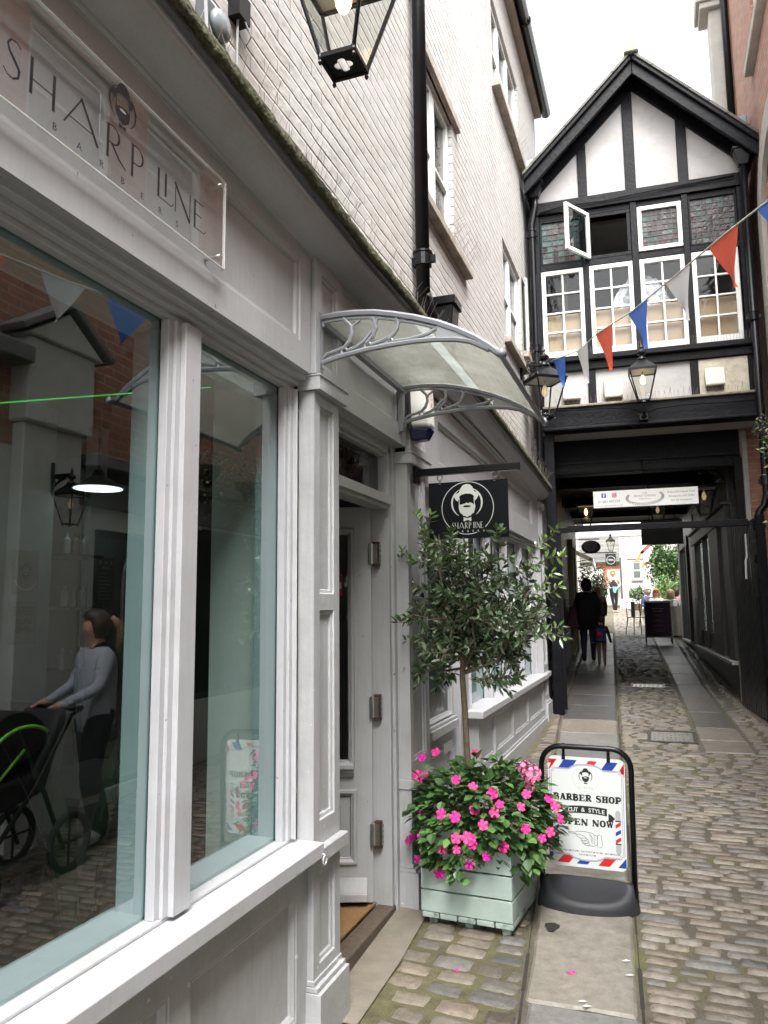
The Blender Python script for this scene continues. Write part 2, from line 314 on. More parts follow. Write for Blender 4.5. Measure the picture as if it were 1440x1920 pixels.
def sharp(A, x, y, h, m=0, l=0, k=1., kx=1.):   # thin and thick line capitals of the shop name
    tn, tk = .035 * h * k, .10 * h * k
    g = lambda P: [(x + a * h * kx, y + b * h) for a, b in P]
    S = lambda P, w: A.stroke(g(P), w, m, l)
    S([(.5, .9), (.38, 1.0), (.2, .98), (.1, .82), (.16, .66), (.34, .48), (.48, .32), (.46, .12), (.3, 0), (.12, .02), (.0, .14)], [tn, tn, tn * 1.5, tk * .6, tk * .8, tk, tk * .9, tk * .6, tn * 1.5, tn, tn])
    S([(.86, 0), (.86, 1)], tk); S([(1.62, 0), (1.62, 1)], tk); S([(.86, .42), (1.62, .42)], tn)
    S([(2.0, 0), (2.62, 1)], tn * 1.3); S([(2.6, 1.02), (3.3, 0)], tk); S([(2.18, .27), (3.1, .27)], tn)
    S([(3.7, 0), (3.7, 1)], tk); S([(3.62, 1)] + [(3.9 + a, b) for a, b in arc(0, .76, .27, 90, -90, 12)] + [(3.7, .5)], [tn] + [tn * 1.3] * 4 + [tk * .8] * 5 + [tn * 1.3] * 4 + [tn]); S([(3.85, .5), (4.2, .16), (4.5, 0)], [tk * .8, tk * .8, tn])
    S([(4.78, 0), (4.78, 1)], tk); S([(4.7, 1)] + [(4.98 + a, b) for a, b in arc(0, .74, .28, 90, -90, 12)] + [(4.78, .46)], [tn] + [tn * 1.3] * 4 + [tk * .8] * 5 + [tn * 1.3] * 4 + [tn])
    S([(6.05, .06), (6.05, 1)], tk); S([(6.0, .06), (6.75, .06), (6.85, .2)], tn); S([(6.42, .22), (6.42, 1)], tk)
    S([(6.95, 0), (6.95, 1)], tn * 1.3); S([(6.9, 1), (7.75, 0)], tk); S([(7.76, -.02), (7.76, 1)], tn * 1.3)
    S([(8.05, 0), (8.05, 1)], tk); S([(8.0, .98), (8.55, .98)], tn); S([(8.05, .52), (8.45, .52)], tn); S([(8.0, .02), (8.6, .02), (8.72, .14)], tn)

a29 = rad(2.9); E29 = V((math.cos(a29), math.sin(a29), 0)); P29 = V((-math.sin(a29), math.cos(a29), 0)); O29 = V((0, 9.52, 0))
def Q(s, t, z): return O29 + E29 * s + P29 * t + V((0, 0, z))         # passage frame: across, along, up
MQ = Matrix(((E29.x, P29.x, 0, O29.x), (E29.y, P29.y, 0, O29.y), (0, 0, 1, 0), (0, 0, 0, 1)))
FP = Pl(O29, E29, -P29)                # gable front
G = lambda y: .0573 * y

# ------------------------------------------------------------ ground, setts, flagstones
MORTAR = mat('mortar_moss', (.10, .087, .066), .95, var=.3, vs=14, bump=.006, bs=90, stain=(.13, .13, .04, .75), ss=1.6)
SETT = mat('sett_stone', (.3, .3, .3), .36, var=.30, vs=30, bump=.004, bs=110, attr='tone')
FLAG = mat('flagstone', (.3, .3, .3), .45, var=.28, vs=19, bump=.004, bs=80, attr='tone', stain=(.11, .10, .085, .5), ss=2.5)
CONC = mat('concrete_step', (.20, .175, .14), .85, var=.2, vs=9, bump=.003, bs=70, stain=(.17, .15, .11, .5), ss=4)
g = MB()
for x0, x1, y0, y1 in ((-40, 40, -30, 60),):
    n = 30
    for i in range(n):
        ya = y0 + (y1 - y0) * i / n; yb = y0 + (y1 - y0) * (i + 1) / n
        g.add([(x0, ya, G(ya) - .008), (x1, ya, G(ya) - .008), (x1, yb, G(yb) - .008), (x0, yb, G(yb) - .008)], [(0, 1, 2, 3)])
tag(g.build('ground', MORTAR), kind='structure')

def px_x(x, y): return x - .0506 * (y - 9.52)          # follow the lane direction
def lf_out(y): return -.60 - .092 * (y - 3.3) if y < 9 else -1.125 - .052 * (y - 9)    # left flags, wall side edge
def lf_in(y): return (-.158 - .062 * (y - 3.4)) if y < 9 else -.505 - .057 * (y - 9)
def rf_in(y): return .42 - .0405 * (y - 5.5) if y < 14 else .076 - .05 * (y - 14)
def rf_out(y): return .90 - .06 * (y - 5.5) if y < 12 else .51 - .036 * (y - 12)
def stone(b, cx, cy, w, d, h, nx, ny, tone, rz=0., rnd=random):
    ca, sa = math.cos(rz), math.sin(rz); vs = []; base = h
    ph = [rnd.uniform(-.12, .12) for _ in range(4)]
    for j in range(ny + 1):
        for i in range(nx + 1):
            u = 2 * i / nx - 1; v = 2 * j / ny - 1
            e = max(abs(u), abs(v))
            uu = math.copysign(abs(u) ** .85, u) * (1 - .05 * abs(v) ** 5 + ph[0] * .2 * v); vv = math.copysign(abs(v) ** .8, v) * (1 - .10 * abs(u) ** 7 + ph[1] * .3 * u)
            x = uu * w / 2; y = vv * d / 2; z = h - .0065 * max(abs(u) ** 4, abs(v) ** 4) - (.012 if e > .99 else 0)
            if e < .99: z += rnd.uniform(-.0030, .0030) + ph[2] * .022 * u + ph[3] * .016 * v
            else: x += rnd.uniform(-.004, .004); y += rnd.uniform(-.004, .004)
            X = cx + x * ca - y * sa; Y = cy + x * sa + y * ca
            vs.append((X, Y, G(Y) + z))
    b.add(vs, [(j * (nx + 1) + i, j * (nx + 1) + i + 1, (j + 1) * (nx + 1) + i + 1, (j + 1) * (nx + 1) + i) for j in range(ny) for i in range(nx)])
    b.col += [tone] * len(vs)
def tone(y=0.):      # shade of the covered passage is painted into the sett tones
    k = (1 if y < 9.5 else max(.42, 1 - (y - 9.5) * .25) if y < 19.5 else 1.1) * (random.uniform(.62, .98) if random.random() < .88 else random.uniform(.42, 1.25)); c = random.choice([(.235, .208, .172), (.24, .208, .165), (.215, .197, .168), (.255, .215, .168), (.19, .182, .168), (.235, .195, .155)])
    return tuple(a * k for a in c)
sb = MB(); sb.col = []
y = 1.4
while y < 31:                                       # lane between the two lines of flags
    dep = random.uniform(.055, .078); nx, ny = (7, 4) if y < 7 else ((4, 3) if y < 12 else (3, 2))
    x = lf_in(y) + .02 + random.uniform(-.01, .01); xe = rf_in(y) - .015 if y > 7.9 else 1.34
    ph = random.uniform(0, .15); x -= 0
    first = True
    while x < xe - .05:
        w = random.uniform(.13, .26) * (.6 if first and random.random() < .5 else 1); first = False
        if x + w > xe - .06: w = xe - x
        hole = (8.2 < y < 8.78 and -.22 < x + w / 2 < .30) or (11.6 < y < 12.05 and -.48 < x + w / 2 < .03)
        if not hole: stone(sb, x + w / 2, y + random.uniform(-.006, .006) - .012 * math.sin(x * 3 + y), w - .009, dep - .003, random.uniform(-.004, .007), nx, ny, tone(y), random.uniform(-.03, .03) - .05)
        x += w
    y += dep
y = 2.0
while y < 31:                                       # strip beside the left wall
    dep = random.uniform(.085, .12); nx, ny = (7, 5) if y < 5.5 else ((4, 3) if y < 12 else (3, 2))
    x0 = -1.23 if y < 9.4 else px_x(-1.32, y); xe = lf_out(y) - .01
    if 3.0 < y < 4.0: x0 = -1.22 + .03 * random.random() + max(0, (3.45 - y)) * .18
    x = x0 + random.uniform(-.02, .03)
    while x < xe - .06:
        w = random.uniform(.14, .24)
        if x + w > xe - .07: w = xe - x
        t = tone(y); k = random.uniform(.8, 1.0)
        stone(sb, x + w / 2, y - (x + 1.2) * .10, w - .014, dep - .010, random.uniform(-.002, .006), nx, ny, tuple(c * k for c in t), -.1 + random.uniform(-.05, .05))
        x += w
    y += dep
y = 7.9
while y < 31:                                       # strip beside the right wall
    dep = random.uniform(.08, .1); nx, ny = (4, 3) if y < 12 else (3, 2)
    x = rf_out(y) + .012; xe = px_x(.96, y) if y > 9.4 else 1.36
    while x < xe - .05:
        w = random.uniform(.13, .22)
        if x + w > xe - .06: w = xe - x
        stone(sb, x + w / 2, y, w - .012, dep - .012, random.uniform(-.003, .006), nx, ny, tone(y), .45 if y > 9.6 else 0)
        x += w
    y += dep
tag(sb.build('cobbled_lane', SETT, smooth=True), kind='structure')

fb = MB(); fb.col = []
def flag(x0a, x1a, ya, x0b, x1b, yb, c, h=.004):
    n, k = 8, 10; base = len(fb.v); g_ = .008; vs = []
    for j in range(k + 1):
        for i in range(n + 1):
            u = i / n; v = j / k; y = ya + (yb - ya) * v; xl = x0a + (x0b - x0a) * v; xr = x1a + (x1b - x1a) * v
            ed = (i in (0, n)) or (j in (0, k)); x = xl + (xr - xl) * u
            if ed: x += random.uniform(-.004, .004); y += random.uniform(-.004, .004)
            z = h + random.uniform(-.0012, .0012) - (.012 if ed else (.002 if i in (1, n - 1) or j in (1, k - 1) else 0))
            if i == 1: x = xl + .012
            if i == n - 1: x = xr - .012
            if j == 1: y = ya + .012
            if j == k - 1: y = yb - .012
            vs.append((x, y, G(y) + z))
    fb.add(vs, [(j * (n + 1) + i, j * (n + 1) + i + 1, (j + 1) * (n + 1) + i + 1, (j + 1) * (n + 1) + i) for j in range(k) for i in range(n)]); fb.col += [c] * len(vs)
FC = [(.245, .225, .19), (.19, .185, .175), (.22, .20, .175), (.165, .165, .162), (.21, .175, .15)]
ys = [1.2, 2.3, 3.36, 4.72, 5.9, 6.7, 7.35, 7.9, 8.5, 9.2, 10.1, 10.9, 11.8, 12.9, 14.0, 15.2, 16.3, 17.5, 18.8, 20.2]
for i in range(len(ys) - 1):
    a, b = ys[i], ys[i + 1]; c = FC[[0, 1, 0, 0, 1, 3, 3, 1, 4, 3, 1, 2, 3, 1, 0, 1, 2, 3, 1][i]]; c = c if a < 9 else tuple(q * (.42 if a < 18 else 1.1) for q in c)  # left slabs: passage shade is put into the slab colour
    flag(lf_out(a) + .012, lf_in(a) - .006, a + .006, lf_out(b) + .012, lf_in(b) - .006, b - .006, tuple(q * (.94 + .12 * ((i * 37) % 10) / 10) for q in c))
ys = [7.9, 8.4, 9.0, 9.9, 10.9, 12.0, 13.1, 14.3, 15.6, 16.9, 18.2, 19.6]
for i in range(len(ys) - 1):
    a, b = ys[i], ys[i + 1]; c = (.175, .158, .135) if a < 9 else random.choice(FC[:3]); kk = random.uniform(.85, 1.02) * (1 if a < 8.5 else .45)  # right slabs are coloured darker to carry the passage shade too
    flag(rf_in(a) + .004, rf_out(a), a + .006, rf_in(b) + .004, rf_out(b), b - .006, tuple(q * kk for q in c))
for a, b, x0, x1 in ():
    flag(x0, x1, a + .006, x0, x1, b - .006, (.22, .17, .14))
tag(fb.build('pavement', FLAG, smooth=False), kind='structure')
b = MB()                                             # concrete door slab
b.add([(-1.5, 3.0, G(3.0) + .006), (-1.20, 3.0, G(3.0) + .004), (-1.19, 3.5, G(3.5) + .004), (-1.21, 4.02, G(4.02) + .004), (-1.5, 4.06, G(4.06) + .006), (-1.5, 3.5, G(3.5) + .006)], [(0, 1, 2, 3, 4, 5)])
tag(b.build('path', CONC), kind='structure')
b = MB()
for fn, o_ in ((lf_out, -.012), (lf_in, .012)):
    for i in range(60): ya = 1.2 + i * .32; yb = ya + .32; wv = .0055 + .0035 * math.sin(i * 2.1); b.add([(fn(ya) + o_ - wv, ya, G(ya) - .005), (fn(ya) + o_ + wv, ya, G(ya) - .005), (fn(yb) + o_ + wv, yb, G(yb) - .005), (fn(yb) + o_ - wv, yb, G(yb) - .005)], [(0, 1, 2, 3)])
tag(b.build('path_joint', mat('black_joint', (.03, .027, .022), .95, bump=.004, bs=80)), kind='structure')
b = MB()
for i in range(16): ya = 2.0 + i * .3; yb = ya + .3; b.add([(-1.26, ya, G(ya) - .0066), (lf_out(ya) - .03, ya, G(ya) - .0066), (lf_out(yb) - .03, yb, G(yb) - .0066), (-1.26, yb, G(yb) - .0066)], [(0, 1, 2, 3)])
tag(b.build('moss_ground', mat('moss_bed', (.105, .095, .048), .95, var=.45, vs=16, bump=.006, bs=120, stain=(.085, .072, .052, .95), ss=4)), kind='structure')
b = MB(); b.add([(-.58 + .035 * math.cos(k) * (1 + .3 * math.sin(3 * k)), 4.02 + .05 * math.sin(k), G(4.02 + .05 * math.sin(k)) + .0075) for k in [i * .628 for i in range(10)]], [tuple(range(10))]); tag(b.build('path_hole', mat('hole_dirt', (.02, .017, .013), .95, bump=.01, bs=60)), kind='structure')
# drain covers in the lane
def cover(x0, x1, y0, y1, label, lines):
    t = thing('drain_cover', label, 'drain cover', ((x0 + x1) / 2, (y0 + y1) / 2, G((y0 + y1) / 2)))
    def gp(u, v, w=0.): return V((u, v, G(v) + w))
    f = MB(); 
    for a in ((x0, x1, y0, y0 + .035), (x0, x1, y1 - .035, y1), (x0, x0 + .035, y0 + .035, y1 - .035), (x1 - .035, x1, y0 + .035, y1 - .035)):
        f.hexa([gp(a[0], a[2], -.02), gp(a[1], a[2], -.02), gp(a[1], a[3], -.02), gp(a[0], a[3], -.02), gp(a[0], a[2], .006), gp(a[1], a[2], .006), gp(a[1], a[3], .006), gp(a[0], a[3], .006)])
    f.build('frame', mat('cast_iron', (.09, .08, .07), .5, metal=.6, var=.3, vs=30), t)
    p = MB(); p.hexa([gp(x0 + .037, y0 + .037, -.02), gp(x1 - .037, y0 + .037, -.02), gp(x1 - .037, y1 - .037, -.02), gp(x0 + .037, y1 - .037, -.02), gp(x0 + .037, y0 + .037, 0), gp(x1 - .037, y0 + .037, 0), gp(x1 - .037, y1 - .037, 0), gp(x0 + .037, y1 - .037, 0)])
    n = lines
    for i in range(n):
        for j in range(5):
            a = x0 + .06 + (x1 - x0 - .12) * i / n; c = y0 + .06 + (y1 - y0 - .12) * j / 5; w = (x1 - x0 - .12) / n * .6; h = (y1 - y0 - .12) / 5 * .55
            if (i * 7 + j * 3) % 5 == 0: w *= .4
            p.hexa([gp(a, c, 0), gp(a + w, c, 0), gp(a + w, c + h, 0), gp(a, c + h, 0), gp(a, c, .006), gp(a + w, c, .006), gp(a + w, c + h, .006), gp(a, c + h, .006)])
    p.build('plate', mat('worn_iron', (.30, .28, .25), .35, metal=.7, var=.4, vs=18), t)
cover(-.19, .28, 8.22, 8.76, 'worn iron drain cover with raised pads, nearer one in the cobbled lane', 9)
cover(-.46, .01, 11.62, 12.0, 'small iron drain cover further away, in the dark of the passage', 6)

# ------------------------------------------------------------ the grey shop and its white brick building
shop = thing('shop_building', 'white painted brick building with a pale grey panelled barber shopfront', 'building', (-1.4, 3, 0))
XP = lambda x: Pl((x, 0, 0), (0, 1, 0), (1, 0, 0))
# upper brick wall with window openings
wb = MB(); wins = [(4.75, 5.69, 4.62, 5.72), (7.85, 8.95, 4.66, 5.78), (9.08, 9.42, 4.9, 5.85), (7.58, 9.25, 7.40, 8.5), (4.75, 5.69, 7.5, 8.6), (.9, 1.9, 5.6, 6.9)]
face(wb, XP(-1.40), -3, 10.9, 3.0, 9.15, wins, rings=[(0, 0), (0, -.12)], depth=.3, close=False)
wb.box(-6.5, -1.7, 10.86, 10.9, 3, 9.15); wb.build('wall', WBRICK, shop)
b = MB(); b.box(-1.405, -1.398, 4.35, 6.3, 0, 0)     # sills and lintels
b = MB()
WSM = mat('weathered_sill', (.36, .31, .27), .85, var=.25, vs=9, bump=.004, bs=30, stain=(.16, .13, .1, .6), ss=6)
for nm, q_ in (('window_sill', (-1.42, -1.33, 4.7, 6.05, 4.53, 4.60)), ('lintel', (-1.42, -1.36, 4.7, 5.84, 5.72, 5.79)), ('window_sill', (-1.42, -1.31, 7.50, 9.45, 7.31, 7.39)), ('window_sill', (-1.42, -1.33, 7.8, 9.03, 4.58, 4.65)), ('window_sill', (-1.42, -1.34, 9.06, 9.45, 4.82, 4.89))):
    b = MB(); b.box(*q_); b.build(nm, WSM, shop, bevel=.006)
def sash(parent, P, u0, u1, v0, v1, mull=(), rails=(), w=-.035, fw=.055, gl='dark_glass', m=WFRAME, name='window', bars=.03, dep=.05):
    f = MB(); wn_ = MB()
    for q in ((u0, u1, v0, v0 + fw), (u0, u1, v1 - fw, v1), (u0, u0 + fw, v0 + fw, v1 - fw), (u1 - fw, u1, v0 + fw, v1 - fw)): pbox(f, P, q[0], q[1], q[2], q[3], w - dep, w)
    for a in mull: pbox(f, P, a - bars / 2, a + bars / 2, v0 + fw, v1 - fw, w - dep + .01, w - .008)
    for a in rails: pbox(f, P, u0 + fw, u1 - fw, a - bars / 2, a + bars / 2, w - dep + .012, w - .005)
    o = f.build(name, m, parent, bevel=.003)
    wn_.add([P(u0 + fw, v0 + fw, w - dep * .6), P(u1 - fw, v0 + fw, w - dep * .6), P(u1 - fw, v1 - fw, w - dep * .6), P(u0 + fw, v1 - fw, w - dep * .6)], [(0, 1, 2, 3)])
    wn_.build('pane', MATS[gl], o)
    return o
XW = XP(-1.40)
sash(shop, XW, 4.75, 5.22, 4.62, 5.72, rails=(5.15,)); sash(shop, XW, 5.225, 5.69, 4.62, 5.72, rails=(5.12,))
sash(shop, XW, 7.85, 8.38, 4.66, 5.78, rails=(5.2,)); sash(shop, XW, 8.385, 8.95, 4.66, 5.78, rails=(5.2,))
sash(shop, XW, 9.08, 9.42, 4.9, 5.85)
sash(shop, XW, 7.58, 8.12, 7.4, 8.5, rails=(7.95,)); sash(shop, XW, 8.125, 8.68, 7.4, 8.5, rails=(7.95,)); sash(shop, XW, 8.685, 9.25, 7.4, 8.5, rails=(7.95,))
sash(shop, XW, 4.75, 5.69, 7.5, 8.6, mull=(5.22,), rails=(8.05,)); sash(shop, XW, .9, 1.9, 5.6, 6.9, mull=(1.4,), rails=(6.2,))
oc = sash(shop, Pl((-1.40, 9.38, 0), (.35, .94, 0), (.94, -.35, 0)), -.28, .03, 4.85, 5.95, w=.02, fw=.045, dep=.035, name='open_casement')
# rooms behind the upper windows, dark
b = MB(); b.box(-3.4, -3.38, -2.8, 10.7, 3.2, 9.1); b.box(-3.38, -1.75, -2.8, 10.7, 3.15, 3.18); b.box(-3.38, -1.75, -2.8, 10.7, 6.2, 6.25); b.box(-3.38, -1.75, -2.8, 10.7, 9.0, 9.05)
for yy in (-2.8, 4.2, 6.5, 10.5): b.box(-3.38, -1.72, yy, yy + .05, 3.2, 9.0)
b.build('room_shell', mat('room_plaster', (.3, .3, .29), .9), shop)
# eaves, gutter, roof
b = MB(); b.box(-1.72, -1.30, -3, 10.92, 9.12, 9.2); b.build('soffit', mat('eaves_board', (.30, .24, .2), .8, var=.2), shop)
b = MB(); b.tube([(-1.24, -3, 9.22), (-1.24, 11.0, 9.22)], .075, 10); b.tube([(-1.24, 9.0, 9.22), (-1.24, 9.06, 9.22)], .085, 10); b.tube([(-1.24, 7.4, 9.22), (-1.24, 7.46, 9.22)], .085, 10); b.build('gutter', BLACKM, shop, smooth=True)
b = MB(); b.prism([(-1.2, -3, 9.22), (-6.5, -3, 12.6), (-6.5, -3, 12.5), (-1.2, -3, 9.14)], (0, 13.95, 0)); b.build('roof', SLATE, shop)

# fascia: main panelled board, rails and mouldings
SAG = [(-3, .0), (1.6, 0), (2.5, -.035), (3.1, -.05), (3.75, -.04), (4.67, -.085), (6.1, -.12), (9.2, -.24)]
def sag(y):
    for i in range(len(SAG) - 1):
        if y <= SAG[i + 1][0]:
            t = (y - SAG[i][0]) / (SAG[i + 1][0] - SAG[i][0]); return SAG[i][1] + (SAG[i + 1][1] - SAG[i][1]) * t
    return SAG[-1][1]
b = MB(); f1 = XP(-1.30)
face(b, f1, -3, 2.775, 2.745, 3.32, [(-2.8, 2.68, 2.853, 3.20)], rings=[(0, 0), (.004, -.006), (.02, -.009), (.024, -.022)], depth=.14)
face(b, f1, 3.09, 4.045, 2.69, 3.30, [(3.20, 3.93, 2.80, 3.15)], depth=.14)
b.build('fascia', GREY, shop, normals=False)
b = MB(); face(b, f1, 4.47, 9.05, 2.53, 3.12, [(4.72, 8.62, 2.72, 3.0)], rings=[(0, 0), (.004, -.008), (.02, -.011), (.024, -.024)], depth=.14)
b.build('fascia', GREY, shop)
b = MB()
b.profile([(-1.302, 3.285), (-1.285, 3.29), (-1.285, 3.302), (-1.278, 3.304), (-1.272, 3.315), (-1.278, 3.325), (-1.302, 3.328)], [(y_, sag(y_) * .6) for y_ in (-3, 1.6, 2.774)])
b.profile([(-1.302, 3.285), (-1.285, 3.29), (-1.285, 3.302), (-1.278, 3.304), (-1.272, 3.315), (-1.278, 3.325), (-1.302, 3.328)], [(3.10, -.03), (4.04, -.06)])
b.profile([(-1.302, 3.06), (-1.285, 3.065), (-1.285, 3.078), (-1.278, 3.08), (-1.272, 3.095), (-1.278, 3.105), (-1.302, 3.108)], [(4.48, .09), (6.1, .06), (9.0, -.02)])
b.build('moulding', GREY, shop)
# cornice: cove, fillets, mossy lead
ST = [(y_, sag(y_)) for y_ in (-3, -1, 0, 1, 1.6, 2.0, 2.5, 3.1, 3.75, 4.67, 5.4, 6.1, 7, 8, 9.15)]
b = MB()
cv = [(-1.32, 3.34), (-1.296, 3.35), (-1.296, 3.362)] + [(-1.296 + .125 * (1 - math.cos(rad(a))), 3.362 + .03 * math.sin(rad(a))) for a in range(10, 91, 10)] + [(-1.165, 3.375), (-1.165, 3.386), (-1.15, 3.388)]
cv = [(-1.33, 3.27), (-1.297, 3.28), (-1.297, 3.296), (-1.288, 3.30)] + [(-1.288 + .112 * math.sin(rad(a)) ** 1.4, 3.30 + .07 * (1 - math.cos(rad(a)))) for a in range(10, 91, 10)] + [(-1.17, 3.372), (-1.17, 3.384)]
b.profile([(x, z) for x, z in cv], ST); 
b.build('cornice', GREY, shop, smooth=False)
b = MB(); b.profile([(-1.40, 3.52), (-1.40, 3.38), (-1.18, 3.382), (-1.152, 3.386), (-1.150, 3.398), (-1.40, 3.40)], ST); b.build('cornice_fillet', mat('dark_grey_edge', (.09, .095, .10), .5), shop)
b = MB(); random.seed(3)
n = 320; prof = []
vs = []; k = 7
for i in range(n + 1):
    y_ = -1.5 + 10.68 * i / n; dz = sag(y_)
    for j, (x, z) in enumerate([(-1.17, 3.401), (-1.142, 3.400), (-1.134, 3.425), (-1.138, 3.455), (-1.155, 3.478), (-1.22, 3.50), (-1.41, 3.53)]):
        r = .0055 if 0 < j < 6 else 0
        vs.append((x + random.uniform(-r, r), y_, z + dz + random.uniform(-r, r)))
b.add(vs, [(i * k + j, i * k + j + 1, (i + 1) * k + j + 1, (i + 1) * k + j) for i in range(n) for j in range(k - 1)] + [tuple(range(n * k, n * k + k))])
b.build('mossy_flashing', MOSSM, shop, smooth=True)
# anti bird spikes along the cornice
b = MB(); y_ = 1.2
while y_ < 9.1:
    for q in range(2):
        bx = -1.19 + random.uniform(-.01, .01); z = 3.49 + sag(y_)
        b.tube([(bx, y_, z), (bx + random.uniform(-.07, .09), y_ + random.uniform(-.05, .05), z + random.uniform(.08, .12))], .0010, 3, cap=False)
    y_ += .05 if y_ < 4 else .04
for a0, a1, bx, z in ((4.75, 6.0, -1.35, 4.60), (7.9, 9.0, -1.35, 4.65), (7.6, 9.3, -1.34, 7.39), (9.1, 9.4, -1.35, 4.89)):
    y_ = a0
    while y_ < a1:
        for q in range(2): b.tube([(bx, y_, z), (bx + random.uniform(-.03, .13), y_ + random.uniform(-.06, .06), z + random.uniform(.07, .13))], .0010, 3, cap=False)
        y_ += .045
tag(b.build('bird_spikes', mat('spike_wire', (.34, .30, .27), .5, metal=.5), shop), kind='stuff')

# pilasters
def pilaster(y0, y1, x, zsill, zb, ztop, capz, ret=.07, low=True, cap_h=.06, plinth=.22, name='pilaster'):
    p = MB(); P = XP(x); e = .055 if y1 - y0 > .22 else .05
    zm = (1.79, 1.85)
    face(p, P, y0, y1, zsill, ztop, [(y0 + e, y1 - e, zsill + .09, 1.785), (y0 + e, y1 - e, 1.85, ztop - .05)], depth=ret)
    if low: face(p, P, y0, y1, zb + plinth - .01, zsill - .045, [(y0 + e, y1 - e, zb + plinth + .04, zsill - .10)], depth=ret)
    for i, d in enumerate((.006, .018, .030)):   # plinth mouldings
        z1 = zb + plinth - .02 * i; p.box(x - ret, x + d + .003 * i, y0 - .004 * (i + 1), y1 + .004 * (i + 1), z1 - .018 if i < 2 else zb - .12, z1)
    p.box(x - ret, x + .035, y0 - .008, y1 + .012, zsill - .05, zsill)
    p.box(x - ret, x + .032, y0 - .016, y1 + .03, ztop, ztop + capz); p.box(x - ret, x + .038, y0 - .02, y1 + .034, ztop + capz - .008, ztop + capz)
    return p.build(name, GREYW, shop, bevel=.0015)
pilaster(2.812, 3.07, -1.30, .875, .18, 2.685, .065)
pilaster(4.05, 4.40, -1.30, .88, .23, 2.60, .065)
pilaster(9.05, 9.40, -1.29, 1.05, .53, 2.49, .06)
b = MB()                                              # small upper pilasters on the fascia
face(b, XP(-1.283), 2.79, 3.075, 2.752, 3.265, [(2.85, 3.02, 2.80, 3.20)], depth=.03); b.box(-1.31, -1.262, 2.775, 3.10, 3.265, 3.335); b.build('fascia_bracket', GREY, shop, bevel=.0015)
b = MB(); face(b, XP(-1.283), 4.06, 4.44, 2.67, 3.20, [(4.13, 4.37, 2.72, 3.13)], depth=.03); b.box(-1.31, -1.262, 4.04, 4.46, 3.20, 3.265); b.build('fascia_bracket', GREY, shop, bevel=.0015)
b = MB(); face(b, XP(-1.283), 9.06, 9.30, 2.56, 2.96, [(9.11, 9.25, 2.6, 2.92)], depth=.03); b.box(-1.31, -1.262, 9.04, 9.32, 2.96, 3.03)
b.build('fascia_bracket', GREY, shop, bevel=.0015)
b = MB(); b.tube([(-1.245 + .0 * k, 2.795 + .016 * math.cos(k * .524), .845 + .016 * math.sin(k * .524)) for k in range(13)], .0032, 6); b.tube([(-1.245, 2.80, .862), (-1.27, 2.80, .868)], .003, 6); b.build('eye_bolt', SILLP, shop)
# stall risers
b = MB(); face(b, XP(-1.325), -3, 2.81, .12, .84, [(-1.2, .55, .30, .735), (.65, 1.93, .30, .735), (2.03, 2.72, .30, .735)], rings=[(0, 0), (.004, -.004), (.012, -.004), (.024, -.014), (.028, -.022)], depth=.12)
for i, d in enumerate((.008, .02, .03)): b.box(-1.36, -1.325 + d, -3, 2.81 - .001 * i, (.225 if i < 2 else -.12) - .02 * i, .255 - .025 * i)
b.build('stall_riser', GREYW, shop, bevel=.0015)
b = MB(); face(b, XP(-1.285), 5.62, 9.05, .5, 1.0, [(5.74, 6.20, .66, .94), (6.28, 7.02, .66, .94), (7.10, 7.86, .66, .94), (7.94, 8.95, .66, .94)], depth=.12)
b.box(-1.44, -1.40, 5.62, 5.66, .1, 1.0)
for i, d in enumerate((.008, .02)): b.box(-1.33, -1.285 + d, 5.61, 9.05, (.56 if i < 1 else .1) - .02 * i, .59 - .025 * i)
b.build('stall_riser', GREY, shop, bevel=.0015)
b = MB(); b.box(-1.47, -1.255, -3, 2.812, .852, .905); b.box(-1.47, -1.375, -3, 2.812, .905, .918); b.build('window_sill', SILLP, shop, bevel=.004, seg=2)
b = MB(); b.box(-1.47, -1.235, 5.56, 9.05, 1.0, 1.05); b.build('window_sill', SILLP, shop, bevel=.004, seg=2)
# big window: frame members, panes
def winframe(yl, yr, z0, z1, mulls, first_open=False, xg=-1.42, soff=-1.30, parent=shop):
    f = MB(); i = MB()
    def member(a, c):  # vertical member between a..c (widest at the glass)
        f.box(xg + .004, -1.385, a, c, z0, z1); f.box(-1.385, -1.372, a + .022, c - .022, z0, z1 - .0005); f.box(-1.372, -1.352, a + .045, c - .045, z0, z1 - .001)
        i.box(xg - .10, xg - .004, a + .004, c - .004, z0, z1)
    for a, c in mulls: member(a, c)
    f.box(xg + .004, -1.385, yl, yr, z1, z1 + .02); f.box(xg, -1.36, yl, yr, z1 + .02, z1 + .04); f.box(xg, -1.33, yl, yr, z1 + .04, z1 + .062)
    i.box(xg - .13, xg - .004, yl, yr, z1 - .03, z1 + .05); i.box(xg - .13, xg - .004, yl, yr, z0 - .07, z0 + .012)
    o = f.build('window_frame', SILLP, parent, bevel=.002)
    i.build('inner_frame', ALU, o, bevel=.002)
    return o
wf = winframe(-2.9, 2.80, .918, 2.685, [(-.35, -.16), (1.93, 2.105), (2.716, 2.812)])
for a, c in ((-2.9, -.35), (-.16, 1.93), (2.105, 2.716)):
    b = MB(); b.add([(-1.42, a - .01, .9), (-1.42, c + .01, .9), (-1.42, c + .01, 2.70), (-1.42, a - .01, 2.70)], [(0, 1, 2, 3)]); b.build('pane', GLASSW, wf)
wf = winframe(5.66, 9.05, 1.05, 2.46, [(5.66, 5.76), (6.42, 6.58), (7.22, 7.36), (8.05, 8.2), (8.93, 9.05)])
